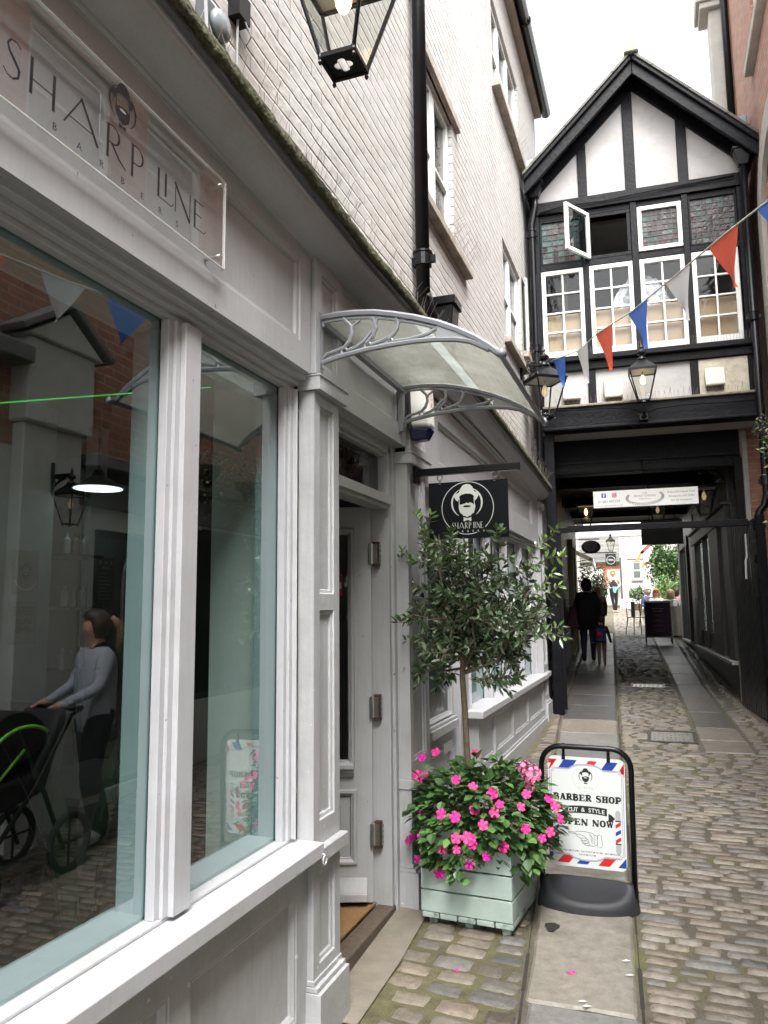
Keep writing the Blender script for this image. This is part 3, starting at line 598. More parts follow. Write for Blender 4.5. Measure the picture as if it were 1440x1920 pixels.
for a, c in ((5.76, 6.42), (6.58, 7.22), (7.36, 8.05), (8.2, 8.93)):
    b = MB(); b.add([(-1.42, a - .01, 1.04), (-1.42, c + .01, 1.04), (-1.42, c + .01, 2.47), (-1.42, a - .01, 2.47)], [(0, 1, 2, 3)]); b.build('pane', GLASSW, wf)
b = MB(); b.box(-1.56, -1.30, 2.78, 3.1, 2.75, 2.755)
# door opening one: frame, transom light, open leaf
b = MB(); x = -1.36
b.box(-1.5, -1.372, 3.07, 3.13, .1, 2.69); b.box(-1.5, -1.385, 3.97, 4.055, .1, 2.69); b.box(-1.46, -1.368, 4.005, 4.055, .1, 2.69); b.box(-1.46, -1.372, 3.93, 3.97, 2.405, 2.67)
b.box(-1.5, -1.372, 3.13, 3.97, 2.645, 2.70); b.box(-1.5, -1.395, 3.13, 3.93, 2.625, 2.645); b.box(-1.5, -1.362, 3.13, 3.97, 2.355, 2.405); b.box(-1.48, -1.38, 3.13, 3.97, 2.335, 2.355)
b.box(-1.36, -1.33, 3.07, 4.05, 2.70, 2.72)
b.build('door_frame', GREY, shop, bevel=.002)
b = MB(); b.add([(-1.43, 3.1, 2.39), (-1.43, 3.96, 2.39), (-1.43, 3.96, 2.66), (-1.43, 3.1, 2.66)], [(0, 1, 2, 3)]); b.build('transom_pane', GLASSD, shop)
hx, hy = -1.475, 3.925; DP = Pl((hx, hy, 0), (-.9424, -.3344, 0), (.3344, -.9424, 0))     # leaf: u from hinge inwards, w towards the street
b = MB(); face(b, DP, 0, .78, .285, 2.345, [(.11, .67, .50, .82), (.12, .66, .99, 2.20)], rings=[(0, 0), (-.012, .012), (-.024, .012), (-.03, 0), (.004, -.002), (.008, -.016)], depth=.045, close=False)
face(b, DP, .12, .66, .51, .81, [(.17, .61, .56, .76)], w=-.012, depth=.005)
dl = b.build('door', GREY, shop)
b = MB(); 
for i, (a, w) in enumerate(((.95, .035), (.97, .05), (.93, .02))): pbox(b, DP, .095, .70, a - .012, a + .012, 0, w)
pbox(b, DP, .03, .74, .30, .34, 0, .045); b.prism([DP(.03, .34, 0), DP(.03, .34, .045), DP(.03, .41, .012), DP(.03, .41, 0)], DP.u * .71); b.build('weather_board', GREY, dl, bevel=.003)
b = MB(); b.add([DP(.11, .98, -.02), DP(.67, .98, -.02), DP(.67, 2.21, -.02), DP(.11, 2.21, -.02)], [(0, 1, 2, 3)]); b.build('pane', GLASSD, dl)
A = Art(Pl(DP.o, DP.u, DP.w), w0=-.017); A.rect(.155, 1.86, .22, 1.98, 0); A.rect(.162, 1.90, .213, 1.935, 1, 1); A.rect(.162, 1.945, .213, 1.97, 2, 1)
A.build('sticker', [mat('sticker_red', (.30, .03, .03), .4, var=0), mat('sticker_white', (.55, .55, .55), .4, var=0), mat('sticker_dark', (.05, .02, .02), .4, var=0)], dl)
for z in (.62, 1.27, 2.09):
    b = MB(); b.box(-1.470, -1.436, 3.9355, 3.968, z - .072, z + .064, 0); b.box(-1.466, -1.441, 3.931, 3.936, z - .055, z + .052, 1)
    b.box(-1.482, -1.474, 3.905, 3.934, z - .06, z + .055, 1); b.tube([(-1.469, 3.930, z - .055), (-1.469, 3.930, z + .055)], .006, 8, 1)
    for q in (-.04, -.013, .015, .042): b.tube([(-1.4305, 3.951, z + q), (-1.427, 3.951, z + q)], .005, 6, 2)
    b.box(-1.4302, -1.428, 3.94, 3.962, z - .055, z + .05, 1)
    b.build('hinge', [RUST, STEEL, BLACKM], shop)
b = MB(); b.box(-1.47, -1.375, 3.07, 4.0, .10, .262); b.build('threshold', mat('worn_oak', (.10, .075, .055), .7, var=.35, vs=25, bump=.002, bs=60), shop, bevel=.008, seg=2)
b = MB(); b.box(-1.49, -1.22, 3.095, 3.10, 0, .2)
# second (closed) door behind the tree
b = MB(); face(b, XP(-1.36), 4.40, 5.64, .2, 2.53, [(4.60, 5.42, .32, 2.38)], rings=[(0, 0), (.02, -.0), (.02, -.06)], depth=.08, close=False); b.build('door_frame', GREY, shop)
b = MB(); face(b, XP(-1.41), 4.60, 5.42, .31, 2.37, [(4.72, 5.30, .46, .84), (4.72, 5.30, 1.08, 2.25)], rings=[(0, 0), (-.012, .012), (-.02, .012), (-.028, 0), (.004, -.002), (.008, -.018)], depth=.045)
b.box(-1.41, -1.36, 4.68, 5.34, .98, 1.03); b.box(-1.41, -1.375, 4.66, 5.36, 1.03, 1.05); b.box(-1.41, -1.355, 4.66, 5.36, .35, .40)
d2 = b.build('door', GREY, shop)
b = MB(); b.add([(-1.424, 4.73, 1.09), (-1.424, 5.29, 1.09), (-1.424, 5.29, 2.24), (-1.424, 4.73, 2.24)], [(0, 1, 2, 3)]); b.build('pane', GLASSD, d2)
b = MB(); b.box(-1.36, -1.352, 4.9, 5.12, .86, .92); b.build('letter_plate', STEEL, d2)
b = MB(); b.box(-1.47, -1.30, 4.40, 5.62, .05, .30); b.build('door_step', CONC, shop)
# interior: floor, walls, ceiling
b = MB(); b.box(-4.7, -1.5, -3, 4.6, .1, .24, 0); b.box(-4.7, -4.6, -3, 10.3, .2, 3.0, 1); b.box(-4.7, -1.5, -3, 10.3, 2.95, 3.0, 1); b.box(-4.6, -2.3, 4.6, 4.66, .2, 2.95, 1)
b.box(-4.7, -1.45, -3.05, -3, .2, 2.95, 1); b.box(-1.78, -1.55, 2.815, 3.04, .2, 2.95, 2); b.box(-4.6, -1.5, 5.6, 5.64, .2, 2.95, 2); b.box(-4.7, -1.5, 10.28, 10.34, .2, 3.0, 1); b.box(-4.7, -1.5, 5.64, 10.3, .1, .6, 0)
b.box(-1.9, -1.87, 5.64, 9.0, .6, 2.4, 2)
b.box(-3.4, -3.28, 3.9, 3.96, .2, 2.95, 2)
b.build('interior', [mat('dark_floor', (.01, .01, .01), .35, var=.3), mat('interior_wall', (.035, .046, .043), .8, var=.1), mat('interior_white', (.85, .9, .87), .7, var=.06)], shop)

# contents of the barber shop
b = MB(); b.prism([(-2.05, .9 + .0, 2.56), (-2.05, 3.6, 2.78), (-2.04, 3.6, 2.79), (-2.04, .9, 2.57)], (.01, 0, .004)); 
led = MB(); led.tube([(-1.7, 1.2, 2.235), (-1.7, 2.66, 2.70)], .0022, 6); tag(led.build('led_strip', mat('green_light', (.02, .3, .05), .5, emit=(.03, 1, .10), es=.12, var=0)), 'thin green glowing light strip under the ceiling inside the barber shop', 'light strip')
t = thing('pendant_lamp', 'round white pendant lamp lit inside the dark barber shop', 'lamp', (-3.0, 3.55, 2.45))
b = MB(); b.lathe([(.145, 2.49), (.14, 2.50), (.04, 2.56), (.02, 2.6)], (-3.0, 3.55, 0), 24); b.build('lamp_shade', BLACKM, t)
b = MB(); b.lathe([(.135, 2.488), (.135, 2.4895)], (-3.0, 3.55, 0), 24); b.build('lamp_disc', mat('lit_disc', (1, 1, 1), .5, emit=(.8, .95, 1), es=.6, var=0), t)
b = MB(); b.tube([(-3.0, 3.55, 2.6), (-3.0, 3.55, 2.95)], .006, 6); b.build('cord', BLACKM, t)
def poster(y0, y1, z0, z1, label, fn, name='poster', cat='poster', x=-3.2):
    t = MB(); t.box(x - .02, x, y0, y1, z0, z1); o = t.build(name, mat('poster_board', (.14, .13, .10), .6)); tag(o, label, cat)
    A = Art(Pl((x, 0, 0), (0, 1, 0), (1, 0, 0))); fn(A, (y0 + y1) / 2, y1 - y0, z0, z1); A.build('print', [mat('print_dark', (.03, .03, .028), .6, var=0), mat('print_pale', (.36, .34, .28), .6, var=0)], o)
def p1(A, c, w, z0, z1):
    logo_face(A, c, z0 + (z1 - z0) * .45, w * .42, 0, 1, 0, outer=False); A.stroke(arc(c, z0 + (z1 - z0) * .45, w * .44, 200, 340), .006, 1)
def p2(A, c, w, z0, z1):
    A.text('BARBER', c, z1 - .075, .045, 0, wid=w * .8, off=.02); A.text('SHOP', c, z1 - .14, .045, 0, wid=w * .6, off=.02); A.poly([(c - .07, z0 + .07), (c - .03, z0 + .095), (c, z0 + .085), (c + .03, z0 + .095), (c + .07, z0 + .07), (c + .03, z0 + .06), (c, z0 + .072), (c - .03, z0 + .06)], 0)
def p3(A, c, w, z0, z1):
    for i, a in enumerate((-.05, 0, .05)): A.stroke([(c + a - .012, z1 - .03), (c + a + .012, z1 - .03)], .004, 1); A.stroke([(c + a, z1 - .042), (c + a, z1 - .018)], .004, 1)
    A.text('PRICES', c, z1 - .07, .014, 1)
    for i in range(9): A.rect(c - w * .38, z1 - .10 - i * .022, c + w * (.1 + .25 * ((i * 5) % 4) / 4), z1 - .096 - i * .022, 1)
b = MB(); b.box(-3.26, -3.22, 3.0, 3.45, .24, 2.95); b.build('partition', mat('pale_partition', (.22, .25, .235), .8), shop)
poster(3.16, 3.34, 1.88, 2.12, 'tall beige poster of a bearded face in a hat inside the shop', p1)
poster(3.16, 3.34, 1.62, 1.85, 'beige poster reading BARBER SHOP below the bearded face poster', p2)
b = MB(); b.box(-3.26, -3.22, 3.75, 4.2, .24, 2.6); b.build('partition', mat('pale_partition2', (.16, .19, .185), .8), shop)
poster(3.80, 3.96, 1.84, 2.12, 'dark price list with small white lines on the inner wall', p3, 'price_list', 'price list')
t = thing('reception_desk', 'pale panelled reception desk inside the barber shop window', 'desk', (-2.6, 3.1, .24))
b = MB(); face(b, XP(-2.45), 2.85, 3.55, .24, .95, [(2.93, 3.47, .34, .86)], depth=.5); b.build('desk_body', mat('desk_paint', (.2, .23, .23), .5), t)
b = MB(); b.box(-3.0, -2.4, 2.8, 3.6, .95, .985); b.build('desk_top', mat('desk_top', (.42, .42, .4), .3), t, bevel=.003)
t = thing('barber_chair', 'black padded barber chair just inside the big shop window', 'chair', (-2.35, 2.0, .24))
b = MB(); b.box(-2.6, -2.1, 1.75, 2.25, .66, .78); b.build('seat', mat('black_leather', (.012, .012, .012), .3), t, bevel=.04, seg=3)
b = MB(); b.prism([(-2.58, 2.2, .74), (-2.58, 2.34, 1.45), (-2.58, 2.42, 1.45), (-2.58, 2.3, .74)], (.46, 0, 0)); b.build('backrest', MATS['black_leather'], t, bevel=.03, seg=3)
for x in (-2.66, -2.1):
    b = MB(); b.box(x, x + .06, 1.75, 2.25, .92, .97); b.box(x + .02, x + .04, 1.95, 2.1, .72, .92); b.build('armrest', MATS['black_leather'], t, bevel=.01)
b = MB(); b.lathe([(.28, .24), (.28, .27), (.06, .3), (.05, .66)], (-2.35, 2.0, 0), 20); b.build('base', STEEL, t, smooth=False)
b = MB(); b.box(-2.5, -2.2, 1.3, 1.55, .38, .42); b.beam((-2.35, 1.75, .68), (-2.35, 1.45, .40), .2, .03); b.build('footrest', STEEL, t)
t = thing('potted_plant', 'spiky green potted plant inside the left shop window', 'plant', (-2.0, 2.35, .24))
b = MB(); b.lathe([(.10, .24), (.13, .5), (.12, .5)], (-2.0, 2.35, 0), 16); b.build('pot', mat('dark_pot', (.05, .045, .04), .5), t)
b = MB(); random.seed(5)
for i in range(16):
    a = random.uniform(0, 6.28); l = random.uniform(.6, .95); o = V((math.cos(a), math.sin(a), 0)); w = o.cross(V((0, 0, 1))) * .03; p = [V((-2.0, 2.35, .5)) + o * .03 + (o * .30 * (k / 4) ** 1.8 + V((0, 0, 1)) * (k / 4)) * l for k in range(5)]
    b.add([q + w * (1, 1.2, 1, .6, .05)[k] for k, q in enumerate(p)] + [q - w * (1, 1.2, 1, .6, .05)[k] for k, q in enumerate(p)], [(k, k + 1, k + 6, k + 5) for k in range(4)])
b.build('leaves', mat('sansevieria', (.025, .05, .028), .5, var=.4), t)
t = thing('product_shelf', 'dark wall shelf with bottles seen inside the barber shop', 'shelf', (-3.2, 3.55, 1.3))
b = MB()
for z in (1.45, 1.8, 2.1): b.box(-3.3, -3.1, 3.48, 3.74, z, z + .02)
b.box(-3.32, -3.3, 3.46, 3.76, 1.0, 2.4); b.build('shelf_board', mat('dark_wood', (.03, .022, .018), .5), t)
for i, z in enumerate((1.47, 1.82, 2.12)):
    for k in range(3):
        b = MB(); yb = 3.52 + .07 * k; b.lathe([(.02, z), (.021, z + .08), (.008, z + .1), (.008, z + .12)], (-3.18, yb, 0), 10); tag(b.build('bottle', mat('bottle%d' % (k), [(.3, .3, .28), (.08, .05, .03), (.12, .16, .17)][k], .3)), ['pale', 'brown', 'teal'][k] + ' bottle on the ' + ['lowest', 'middle', 'top'][i] + ' board of the shelf inside the shop', 'bottle', 'bottles on the shop shelf')
t = thing('arched_mirror', 'arched mirror with a pale rim deep inside the barber shop', 'mirror', (-4.5, 6.0, 1))
b = MB(); yc = 4.2
b.tube([(-3.2, 4.05, .9)] + [(-3.2, 4.25 + .2 * math.cos(rad(a)), 2.0 + .2 * math.sin(rad(a))) for a in range(180, -1, -12)] + [(-3.2, 4.45, .9)], .014, 8); b.build('rim', STEEL, t, smooth=True)
b = MB(); b.prism([(-3.22, 4.05, .9)] + [(-3.22, 4.25 + .2 * math.cos(rad(a)), 2.0 + .2 * math.sin(rad(a))) for a in range(180, -1, -12)] + [(-3.22, 4.45, .9)], (.005, 0, 0)); b.build('mirror_glass', mat('mirror_glass', (.5, .55, .55), .03, metal=1., var=0), t)
b = MB(); b.box(-2.1, -1.475, 3.07, 4.4, .262, .272); tag(b.build('door_mat', mat('coir', (.30, .17, .07), .95, var=.4, vs=120, bump=.006, bs=250)), 'brown coir doormat inside the open shop door', 'doormat')

# ------------------------------------------------------------ half timbered gable building over the passage
gab = thing('gabled_building', 'black and white half timbered gabled building bridging over the dark passage', 'building', (0, 9.52, .55), a29)
def mb(): return MB(MQ)
def tb(b, s0, s1, z0, z1, w0, w1, m=0): return pbox(b, FP, s0, s1, z0, z1, w0, w1, m)
AP = 8.52; SL = (AP - 7.24) / 1.30             # inner slope of the gable
# render panels of gable and below windows
b = MB(); b.prism([FP(-1.26, 6.80, 0), FP(1.22, 6.80, 0), FP(1.22, 7.25, 0), FP(-.02, 8.46, 0), FP(-1.26, 7.25, 0)], -FP.w * .1)
b.build('render_panel', PLASTER, gab); b = MB(); tb(b, -1.26, 1.22, 4.2, 4.75, -.1, 0); b.build('render_panel', PLASTER, gab)
b = MB(); tb(b, .575, 1.112, 4.262, 4.682, .0, .02); b.build('weathered_board', mat('peeling_board', (.50, .46, .37), .8, var=.25, vs=7, bump=.004, bs=40, stain=(.25, .2, .13, .6), ss=4), gab, bevel=.003)
# timbers
def timber(*a, bev=.006, m=BLACKT, name='timber'):
    b = MB(); tb(b, *a); return b.build(name, m, gab, bevel=bev)
for s0, s1, zt in ((-.135, -.008, 8.5), (-.705, -.595, 7.85), (.484, .602, 7.85)): timber(s0, s1, 6.94, zt, -.02, .025)
timber(-1.25, 1.20, 6.775, 6.94, -.04, .05)
for k, (s0, s1) in enumerate(((-1.27, -1.205), (-.69, -.62), (-.10, -.02), (.495, .572), (1.112, 1.22))): timber(s0, s1, 4.87, 6.775, -.06, .035)
timber(-1.21, 1.115, 6.025, 6.105, -.06, .02); timber(-1.21, 1.115, 6.70, 6.775, -.06, .012)
timber(-1.24, 1.20, 4.69, 4.79, -.06, .05); timber(-1.24, 1.20, 4.79, 4.868, -.06, .10, bev=.015)
for s0, s1 in ((-.69, -.597), (.485, .575), (1.108, 1.22), (-1.27, -1.225)): timber(s0, s1, 4.2, 4.69, -.05, .028)
timber(-1.25, 1.20, 3.955, 4.215, -.12, .08, name='jetty_beam'); timber(-1.25, 1.20, 3.93, 3.975, -.12, .115, bev=.014, name='jetty_beam'); timber(-1.25, 1.20, 4.215, 4.245, -.1, .11, m=mat('dirty_ledge', (.2, .18, .14), .9, var=.4, vs=20), name='ledge')
# bargeboards and roof
def rafter(sgn, z_out, z_in, w0, w1, send, m, name, bev=.006):
    b = MB(); k = 1.0
    zo = lambda s: z_out - abs(s) * k; zi = lambda s: z_in - abs(s) * k
    b.prism([FP(0, zo(0), w0), FP(sgn * send, zo(send), w0), FP(sgn * send, zi(send), w0), FP(0, zi(0), w0)], FP.w * (w1 - w0)); return b.build(name, m, gab, bevel=bev)
for sg in (-1, 1):
    rafter(sg, 8.475, 8.305, .25, .30, 1.355, BLACKT, 'bargeboard'); rafter(sg, 8.545, 8.47, .22, .34, 1.36, BLACKT, 'bargeboard', .01); rafter(sg, 8.44, 8.26, 0, .03, 1.26, BLACKT, 'timber'); rafter(sg, 8.50, 8.45, -.02, .26, 1.34, BLACKT, 'verge_soffit')
    b = MB(); b.prism([FP(0, 8.585, .36), FP(sg * 1.365, 8.585 - 1.365, .36), FP(sg * 1.365, 8.545 - 1.365, .36), FP(0, 8.545, .36)], -FP.w * 10.0); b.build('roof', SLATE, gab)
b = MB(); b.prism([FP(-.09, 8.53, .40), FP(.09, 8.53, .40), FP(.03, 8.63, .40), FP(-.03, 8.63, .40)], -FP.w * 10); b.build('ridge_tile', mat('ridge_stone', (.33, .3, .24), .9, var=.3, vs=12, bump=.006), gab, bevel=.01)
# lead gutters either side
b = MB(); pbox(b, FP, -1.42, -1.12, 7.36, 7.62, -.6, -.04); b.build('lead_box', LEAD, gab, bevel=.01)
b = MB(); b.prism([FP(.98, 7.50, -.2), FP(1.34, 7.30, -.2), FP(1.34, 7.80, -.2), FP(.98, 7.80, -.2)], -FP.w * .5); b.build('lead_box', LEAD, gab, bevel=.01)
# lower windows: white frames, two by four panes, mesh blinds behind
GLG = glass('casement_glass', (.92, .94, .93), 1.5, wave=.002)
PAPER = mat('brown_board', (.33, .24, .155), .8, var=.12, vs=3)
for i, s0 in enumerate((-1.205, -.617, -.019, .574)):
    s1 = s0 + .516; z0, z1 = 4.885, 6.018
    f = MB()
    for q in ((s0, s1, z0, z0 + .075), (s0, s1, z1 - .055, z1), (s0, s0 + .052, z0 + .075, z1 - .055), (s1 - .052, s1, z0 + .075, z1 - .055)): tb(f, q[0], q[1], q[2], q[3], -.03, .022)
    tb(f, (s0 + s1) / 2 - .011, (s0 + s1) / 2 + .011, z0 + .075, z1 - .055, -.02, .012)
    ph = (z1 - z0 - .13) / 4
    for k in (1, 2, 3): tb(f, s0 + .052, s1 - .052, z0 + .075 + ph * k - .011, z0 + .075 + ph * k + .011, -.02, .010)
    o = f.build('window', WFRAME, gab, bevel=.003)
    p = MB(); p.add([FP(s0 + .05, z0 + .07, -.012), FP(s1 - .05, z0 + .07, -.012), FP(s1 - .05, z1 - .05, -.012), FP(s0 + .05, z1 - .05, -.012)], [(0, 1, 2, 3)]); p.build('pane', GLG, o)
    p = MB(); tb(p, s0 + .04, s1 - .04, z0 + .02, z0 + .075 + ph * 1.97, -.06, -.05); p.build('backing_board', PAPER, o)
b = MB()                                               # dark drape left window and pale room
tb(b, -.95, -.90, 5.42, 6.0, -.12, -.10); b.build('curtain', mat('drape', (.05, .045, .04), .9), gab)
# crumpled white linen heaped against two panes
b = MB(); random.seed(11); pts = []
nx, ny = 26, 18
for j in range(ny + 1):
    for i in range(nx + 1):
        u = i / nx; v = j / ny; s = -.38 + .72 * u; prof = .50 * math.sin(math.pi * min(1, max(0, u))) ** .6; z = 5.44 + prof * v
        w = -.11 + .045 * math.sin(u * 31 + v * 9) * math.sin(v * 17 + u * 13) + .03 * math.sin(u * 55 - v * 23) - .10 * v ** 2
        pts.append(FP(s, z, min(-.035, w)))
b.add(pts, [(j * (nx + 1) + i, j * (nx + 1) + i + 1, (j + 1) * (nx + 1) + i + 1, (j + 1) * (nx + 1) + i) for j in range(ny) for i in range(nx)])
tag(b.build('bed_linen', mat('white_linen', (.75, .76, .8), .8, var=.04), smooth=True), 'crumpled white linen heaped behind the two middle windows of the gabled building', 'linen')
# leaded lights
random.seed(21)
LC = [mat('leaded%d' % i, c, .2, var=.3, vs=30, bump=.006, bs=34, spec=.3) for i, c in enumerate([(.04, .034, .032), (.055, .045, .043), (.03, .027, .026), (.045, .075, .07), (.07, .105, .10), (.08, .02, .028), (.08, .07, .07)])]
LEADC = mat('lead_came', (.05, .05, .05), .5, metal=.4)
def leaded(P, u0, u1, v0, v1, w, parent, nx=7, ny=7, tint=.5, name='leaded_light'):
    b = MB(); du = (u1 - u0) / nx; dv = (v1 - v0) / ny
    for i in range(nx):
        for j in range(ny):
            c = random.random(); m = random.choice([0, 0, 1, 2, 6]) if c > tint * .7 else random.choice([3, 4, 3, 4, 5] if j < 3 or c < tint * .3 else [1, 6, 3])
            t = [random.uniform(-.0035, .0035) for _ in range(4)]
            b.add([P(u0 + du * i, v0 + dv * j, w + t[0]), P(u0 + du * (i + 1), v0 + dv * j, w + t[1]), P(u0 + du * (i + 1), v0 + dv * (j + 1), w + t[2]), P(u0 + du * i, v0 + dv * (j + 1), w + t[3])], [(0, 1, 2, 3)], m)
    for i in range(nx + 1): pbox(b, P, u0 + du * i - .0035, u0 + du * i + .0035, v0, v1, w - .006, w + .006, 7)
    for j in range(ny + 1): pbox(b, P, u0, u1, v0 + dv * j - .0035, v0 + dv * j + .0035, w - .006, w + .007, 7)
    return b.build(name, LC + [LEADC], parent)
def wf_(s0, s1, z0, z1, m, wd=.035, name='window', w0=-.03, w1=.015, P=FP):
    f = MB()
    for q in ((s0, s1, z0, z0 + wd), (s0, s1, z1 - wd, z1), (s0, s0 + wd, z0 + wd, z1 - wd), (s1 - wd, s1, z0 + wd, z1 - wd)): pbox(f, P, q[0], q[1], q[2], q[3], w0, w1)
    return f.build(name, m, gab, bevel=.003)
o = wf_(-1.205, -.69, 6.108, 6.70, BLACKT, .025); leaded(FP, -1.18, -.715, 6.135, 6.675, -.01, o, tint=.8)
o = wf_(-.62, -.10, 6.108, 6.70, BLACKT, .045)
o = wf_(-.018, .492, 6.12, 6.695, WFRAME, .05, w1=.035); leaded(FP, .035, .44, 6.17, 6.645, 0, o, tint=.6)
o = wf_(.574, 1.11, 6.108, 6.72, BLACKT, .022); leaded(FP, .598, 1.088, 6.132, 6.698, -.01, o, 8, 8, tint=.35)
ang = rad(118)     # open casement hung on the left post
CP = Pl(FP(-.625, 0, .05), E29 * math.cos(ang * 0 + rad(72)) - P29 * math.sin(rad(72)), E29 * math.sin(rad(72)) + P29 * math.cos(rad(72)))
CP = Pl(FP(-.60, 0, .045), (-E29 * .56 - P29 * .83).normalized(), (-E29 * .83 + P29 * .56).normalized())
o = wf_(0, .47, 6.10, 6.70, WFRAME, .045, 'open_casement', -.018, .018, CP)
b = MB(); b.add([CP(.04, 6.14), CP(.43, 6.14), CP(.43, 6.66), CP(.04, 6.66)], [(0, 1, 2, 3)]); b.build('pane', glass('casement_open_glass', (.55, .6, .6), 2.0, lo=.1), o)
# vents
for s0, s1, zt, zb in ((-.99, -.785, 4.545, 4.32), (-.50, -.295, 4.535, 4.305), (.635, .845, 4.57, 4.345)):
    b = MB(); b.prism([FP(s0, zt, 0), FP(s0, zt, .035), FP(s0, zb + .02, .10), FP(s0, zb, .095), FP(s0, zb, 0)], FP.u * (s1 - s0)); v = b.build('vent', mat('cream_vent', (.56, .53, .44), .7, var=.1, stain=(.35, .3, .2, .4), ss=9), gab, bevel=.004)
    b = MB(); tb(b, s0 + .012, s1 - .012, zb - .045, zb + .01, .003, .045); b.build('vent_grille', mat('vent_dark', (.09, .07, .06), .8), v)
# body of the building: room above, passage walls, ceiling and beams
b = mb(); b.box(-1.24, 1.19, .5, 9.3, 6.80, 6.85); b.box(-1.24, 1.19, .15, 9.3, 3.98, 4.05); b.box(-1.27, -1.24, -.02, 9.3, 3.9, 7.3); b.box(1.19, 1.22, -.02, 9.3, 3.9, 7.3); b.box(-1.24, 1.19, 3.0, 3.05, 4.0, 7.0); b.box(-1.24, 1.19, 9.27, 9.3, 3.9, 8.7)
b.build('upper_room', mat('room_grey', (.34, .34, .33), .9, var=.08), gab)
b = mb(); b.box(-1.24, 1.19, .10, .62, 3.955, 3.985); b.build('soffit', mat('soffit_board', (.40, .39, .37), .8, var=.12, vs=3), gab)
PB = BLACKT
for a in ((-1.3, 1.19, .62, .80, 3.64, 3.97), (-1.3, 1.19, .60, .80, 3.50, 3.60), (-1.28, 1.1, .66, .76, 3.58, 3.66), (-1.32, .98, 2.6, 2.8, 3.62, 3.80), (-1.32, .98, 4.9, 5.1, 3.62, 3.80), (-1.32, .98, 7.2, 7.4, 3.68, 3.86), (-1.34, .98, 9.1, 9.3, 3.77, 4.0)):
    b = mb(); b.box(*a); b.build('passage_beam', PB, gab, bevel=.008)
b = mb(); s = -1.2                                       # hanging wire comb below the first beam
while s < 1.1: b.tube([(s, .60, 3.66), (s, .60, 3.53)], .003, 4, cap=False); s += .03
tag(b.build('bird_spikes', BLACKM, gab), kind='stuff')
b = mb(); s = -1.18
while s < 1.15:
    b.tube([(s, -.10, 4.868), (s + .01 * math.sin(s * 40), -.11, 4.96)], .0022, 4, cap=False); s += .034
s = -1.1
while s < 1.1:
    b.tube([(s, -.09, 4.24), (s + .02 * math.sin(s * 90), -.13 - .03 * math.sin(s * 33), 4.33 + .02 * math.sin(s * 57))], .0018, 4, cap=False); s += .03
tag(b.build('bird_spikes', mat('spike_dark', (.2, .18, .16), .6), gab), kind='stuff')
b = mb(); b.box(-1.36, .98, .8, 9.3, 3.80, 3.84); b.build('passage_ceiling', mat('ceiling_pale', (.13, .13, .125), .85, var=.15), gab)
# posts at the mouth of the passage
b = mb(); b.box(-1.25, -1.13, -.02, .12, .45, 3.95); b.build('gate_post', BLACKT, gab, bevel=.006)
b = mb(); b.box(.965, 1.06, .55, .68, .5, 3.6); b.build('gate_post', BLACKT, gab, bevel=.006)
b = mb(); b.box(1.06, 1.12, .50, .66, .5, 3.9); b.build('gate_post', mat('pale_post', (.30, .29, .26), .8, var=.2), gab, bevel=.004)
b = mb(); b.box(-1.20, .99, -.03, .03, 2.695, 2.772); b.build('tie_bar', BLACKT, gab, bevel=.006)
# left passage wall: painted brick, door case, peeling timber
LW = Pl(Q(-1.34, 0, 0), P29, E29)
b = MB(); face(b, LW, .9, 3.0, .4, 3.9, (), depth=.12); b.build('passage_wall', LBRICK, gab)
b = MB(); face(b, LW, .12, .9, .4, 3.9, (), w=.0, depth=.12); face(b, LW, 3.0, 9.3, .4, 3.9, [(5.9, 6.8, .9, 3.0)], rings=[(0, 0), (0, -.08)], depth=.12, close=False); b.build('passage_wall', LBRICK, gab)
b = MB(); 
for q in ((5.78, 5.9, .9, 3.1), (6.8, 6.92, .9, 3.1), (5.78, 6.92, 3.0, 3.12)): pbox(b, LW, q[0], q[1], q[2], q[3], 0, .09)
b.build('door_case', mat('olive_paint', (.30, .29, .16), .5, var=.15), gab, bevel=.005)
b = MB(); face(b, LW, 5.9, 6.8, .9, 3.0, [(6.0, 6.7, 1.9, 2.9), (6.0, 6.7, 1.05, 1.75)], w=-.05, depth=.03); b.build('door', mat('dark_door', (.05, .05, .04), .5), gab)
b = MB(); 
for k, (t0, t1, z0, z1) in enumerate(((.9, .98, .5, 2.75), (1.05, 1.12, 1.55, 2.8), (1.2, 1.27, .5, 2.6), (1.5, 1.6, 1.5, 2.75), (2.1, 2.18, .6, 2.7))): pbox(b, LW, t0, t1, z0, z1, 0, .05)
b.build('peeling_timber', mat('peeling_paint', (.06, .055, .05), .8, var=.3, vs=10, bump=.005, stain=(.42, .38, .30, .9), ss=5), gab, bevel=.005)
# right passage wall with the dark shopfront
RW = Pl(Q(.98, 0, 0), P29, -E29)
DG = mat('dark_grey_paint', (.034, .034, .033), .55, var=.12, bump=.001, bs=30)
b = MB(); face(b, RW, 1.2, 9.3, .45, 3.85, [(1.25, 6.05, 1.10, 3.05), (7.3, 9.2, 1.10, 3.25)], rings=[(0, 0), (0, -.1)], depth=.15, close=False); b.build('passage_wall', DBRICK, gab)
b = MB(); 
for t0, t1 in ((1.25, 1.75), (2.3, 3.35), (5.55, 6.05), (7.3, 7.5), (9.0, 9.2)): pbox(b, RW, t0, t1, 1.10, 3.05, -.05, .05)
pbox(b, RW, 1.25, 6.05, 2.92, 3.10, -.05, .07); pbox(b, RW, 1.2, 6.1, 3.10, 3.14, -.05, .12); pbox(b, RW, 1.25, 6.05, 1.10, 1.38, -.06, .0); pbox(b, RW, 7.3, 9.2, 3.05, 3.25, -.05, .04)
for t in (1.95, 4.4, 8.2): pbox(b, RW, t, t + .06, 1.1, 2.95, -.05, .03)
b.build('shopfront_frame', DG, gab, bevel=.004)
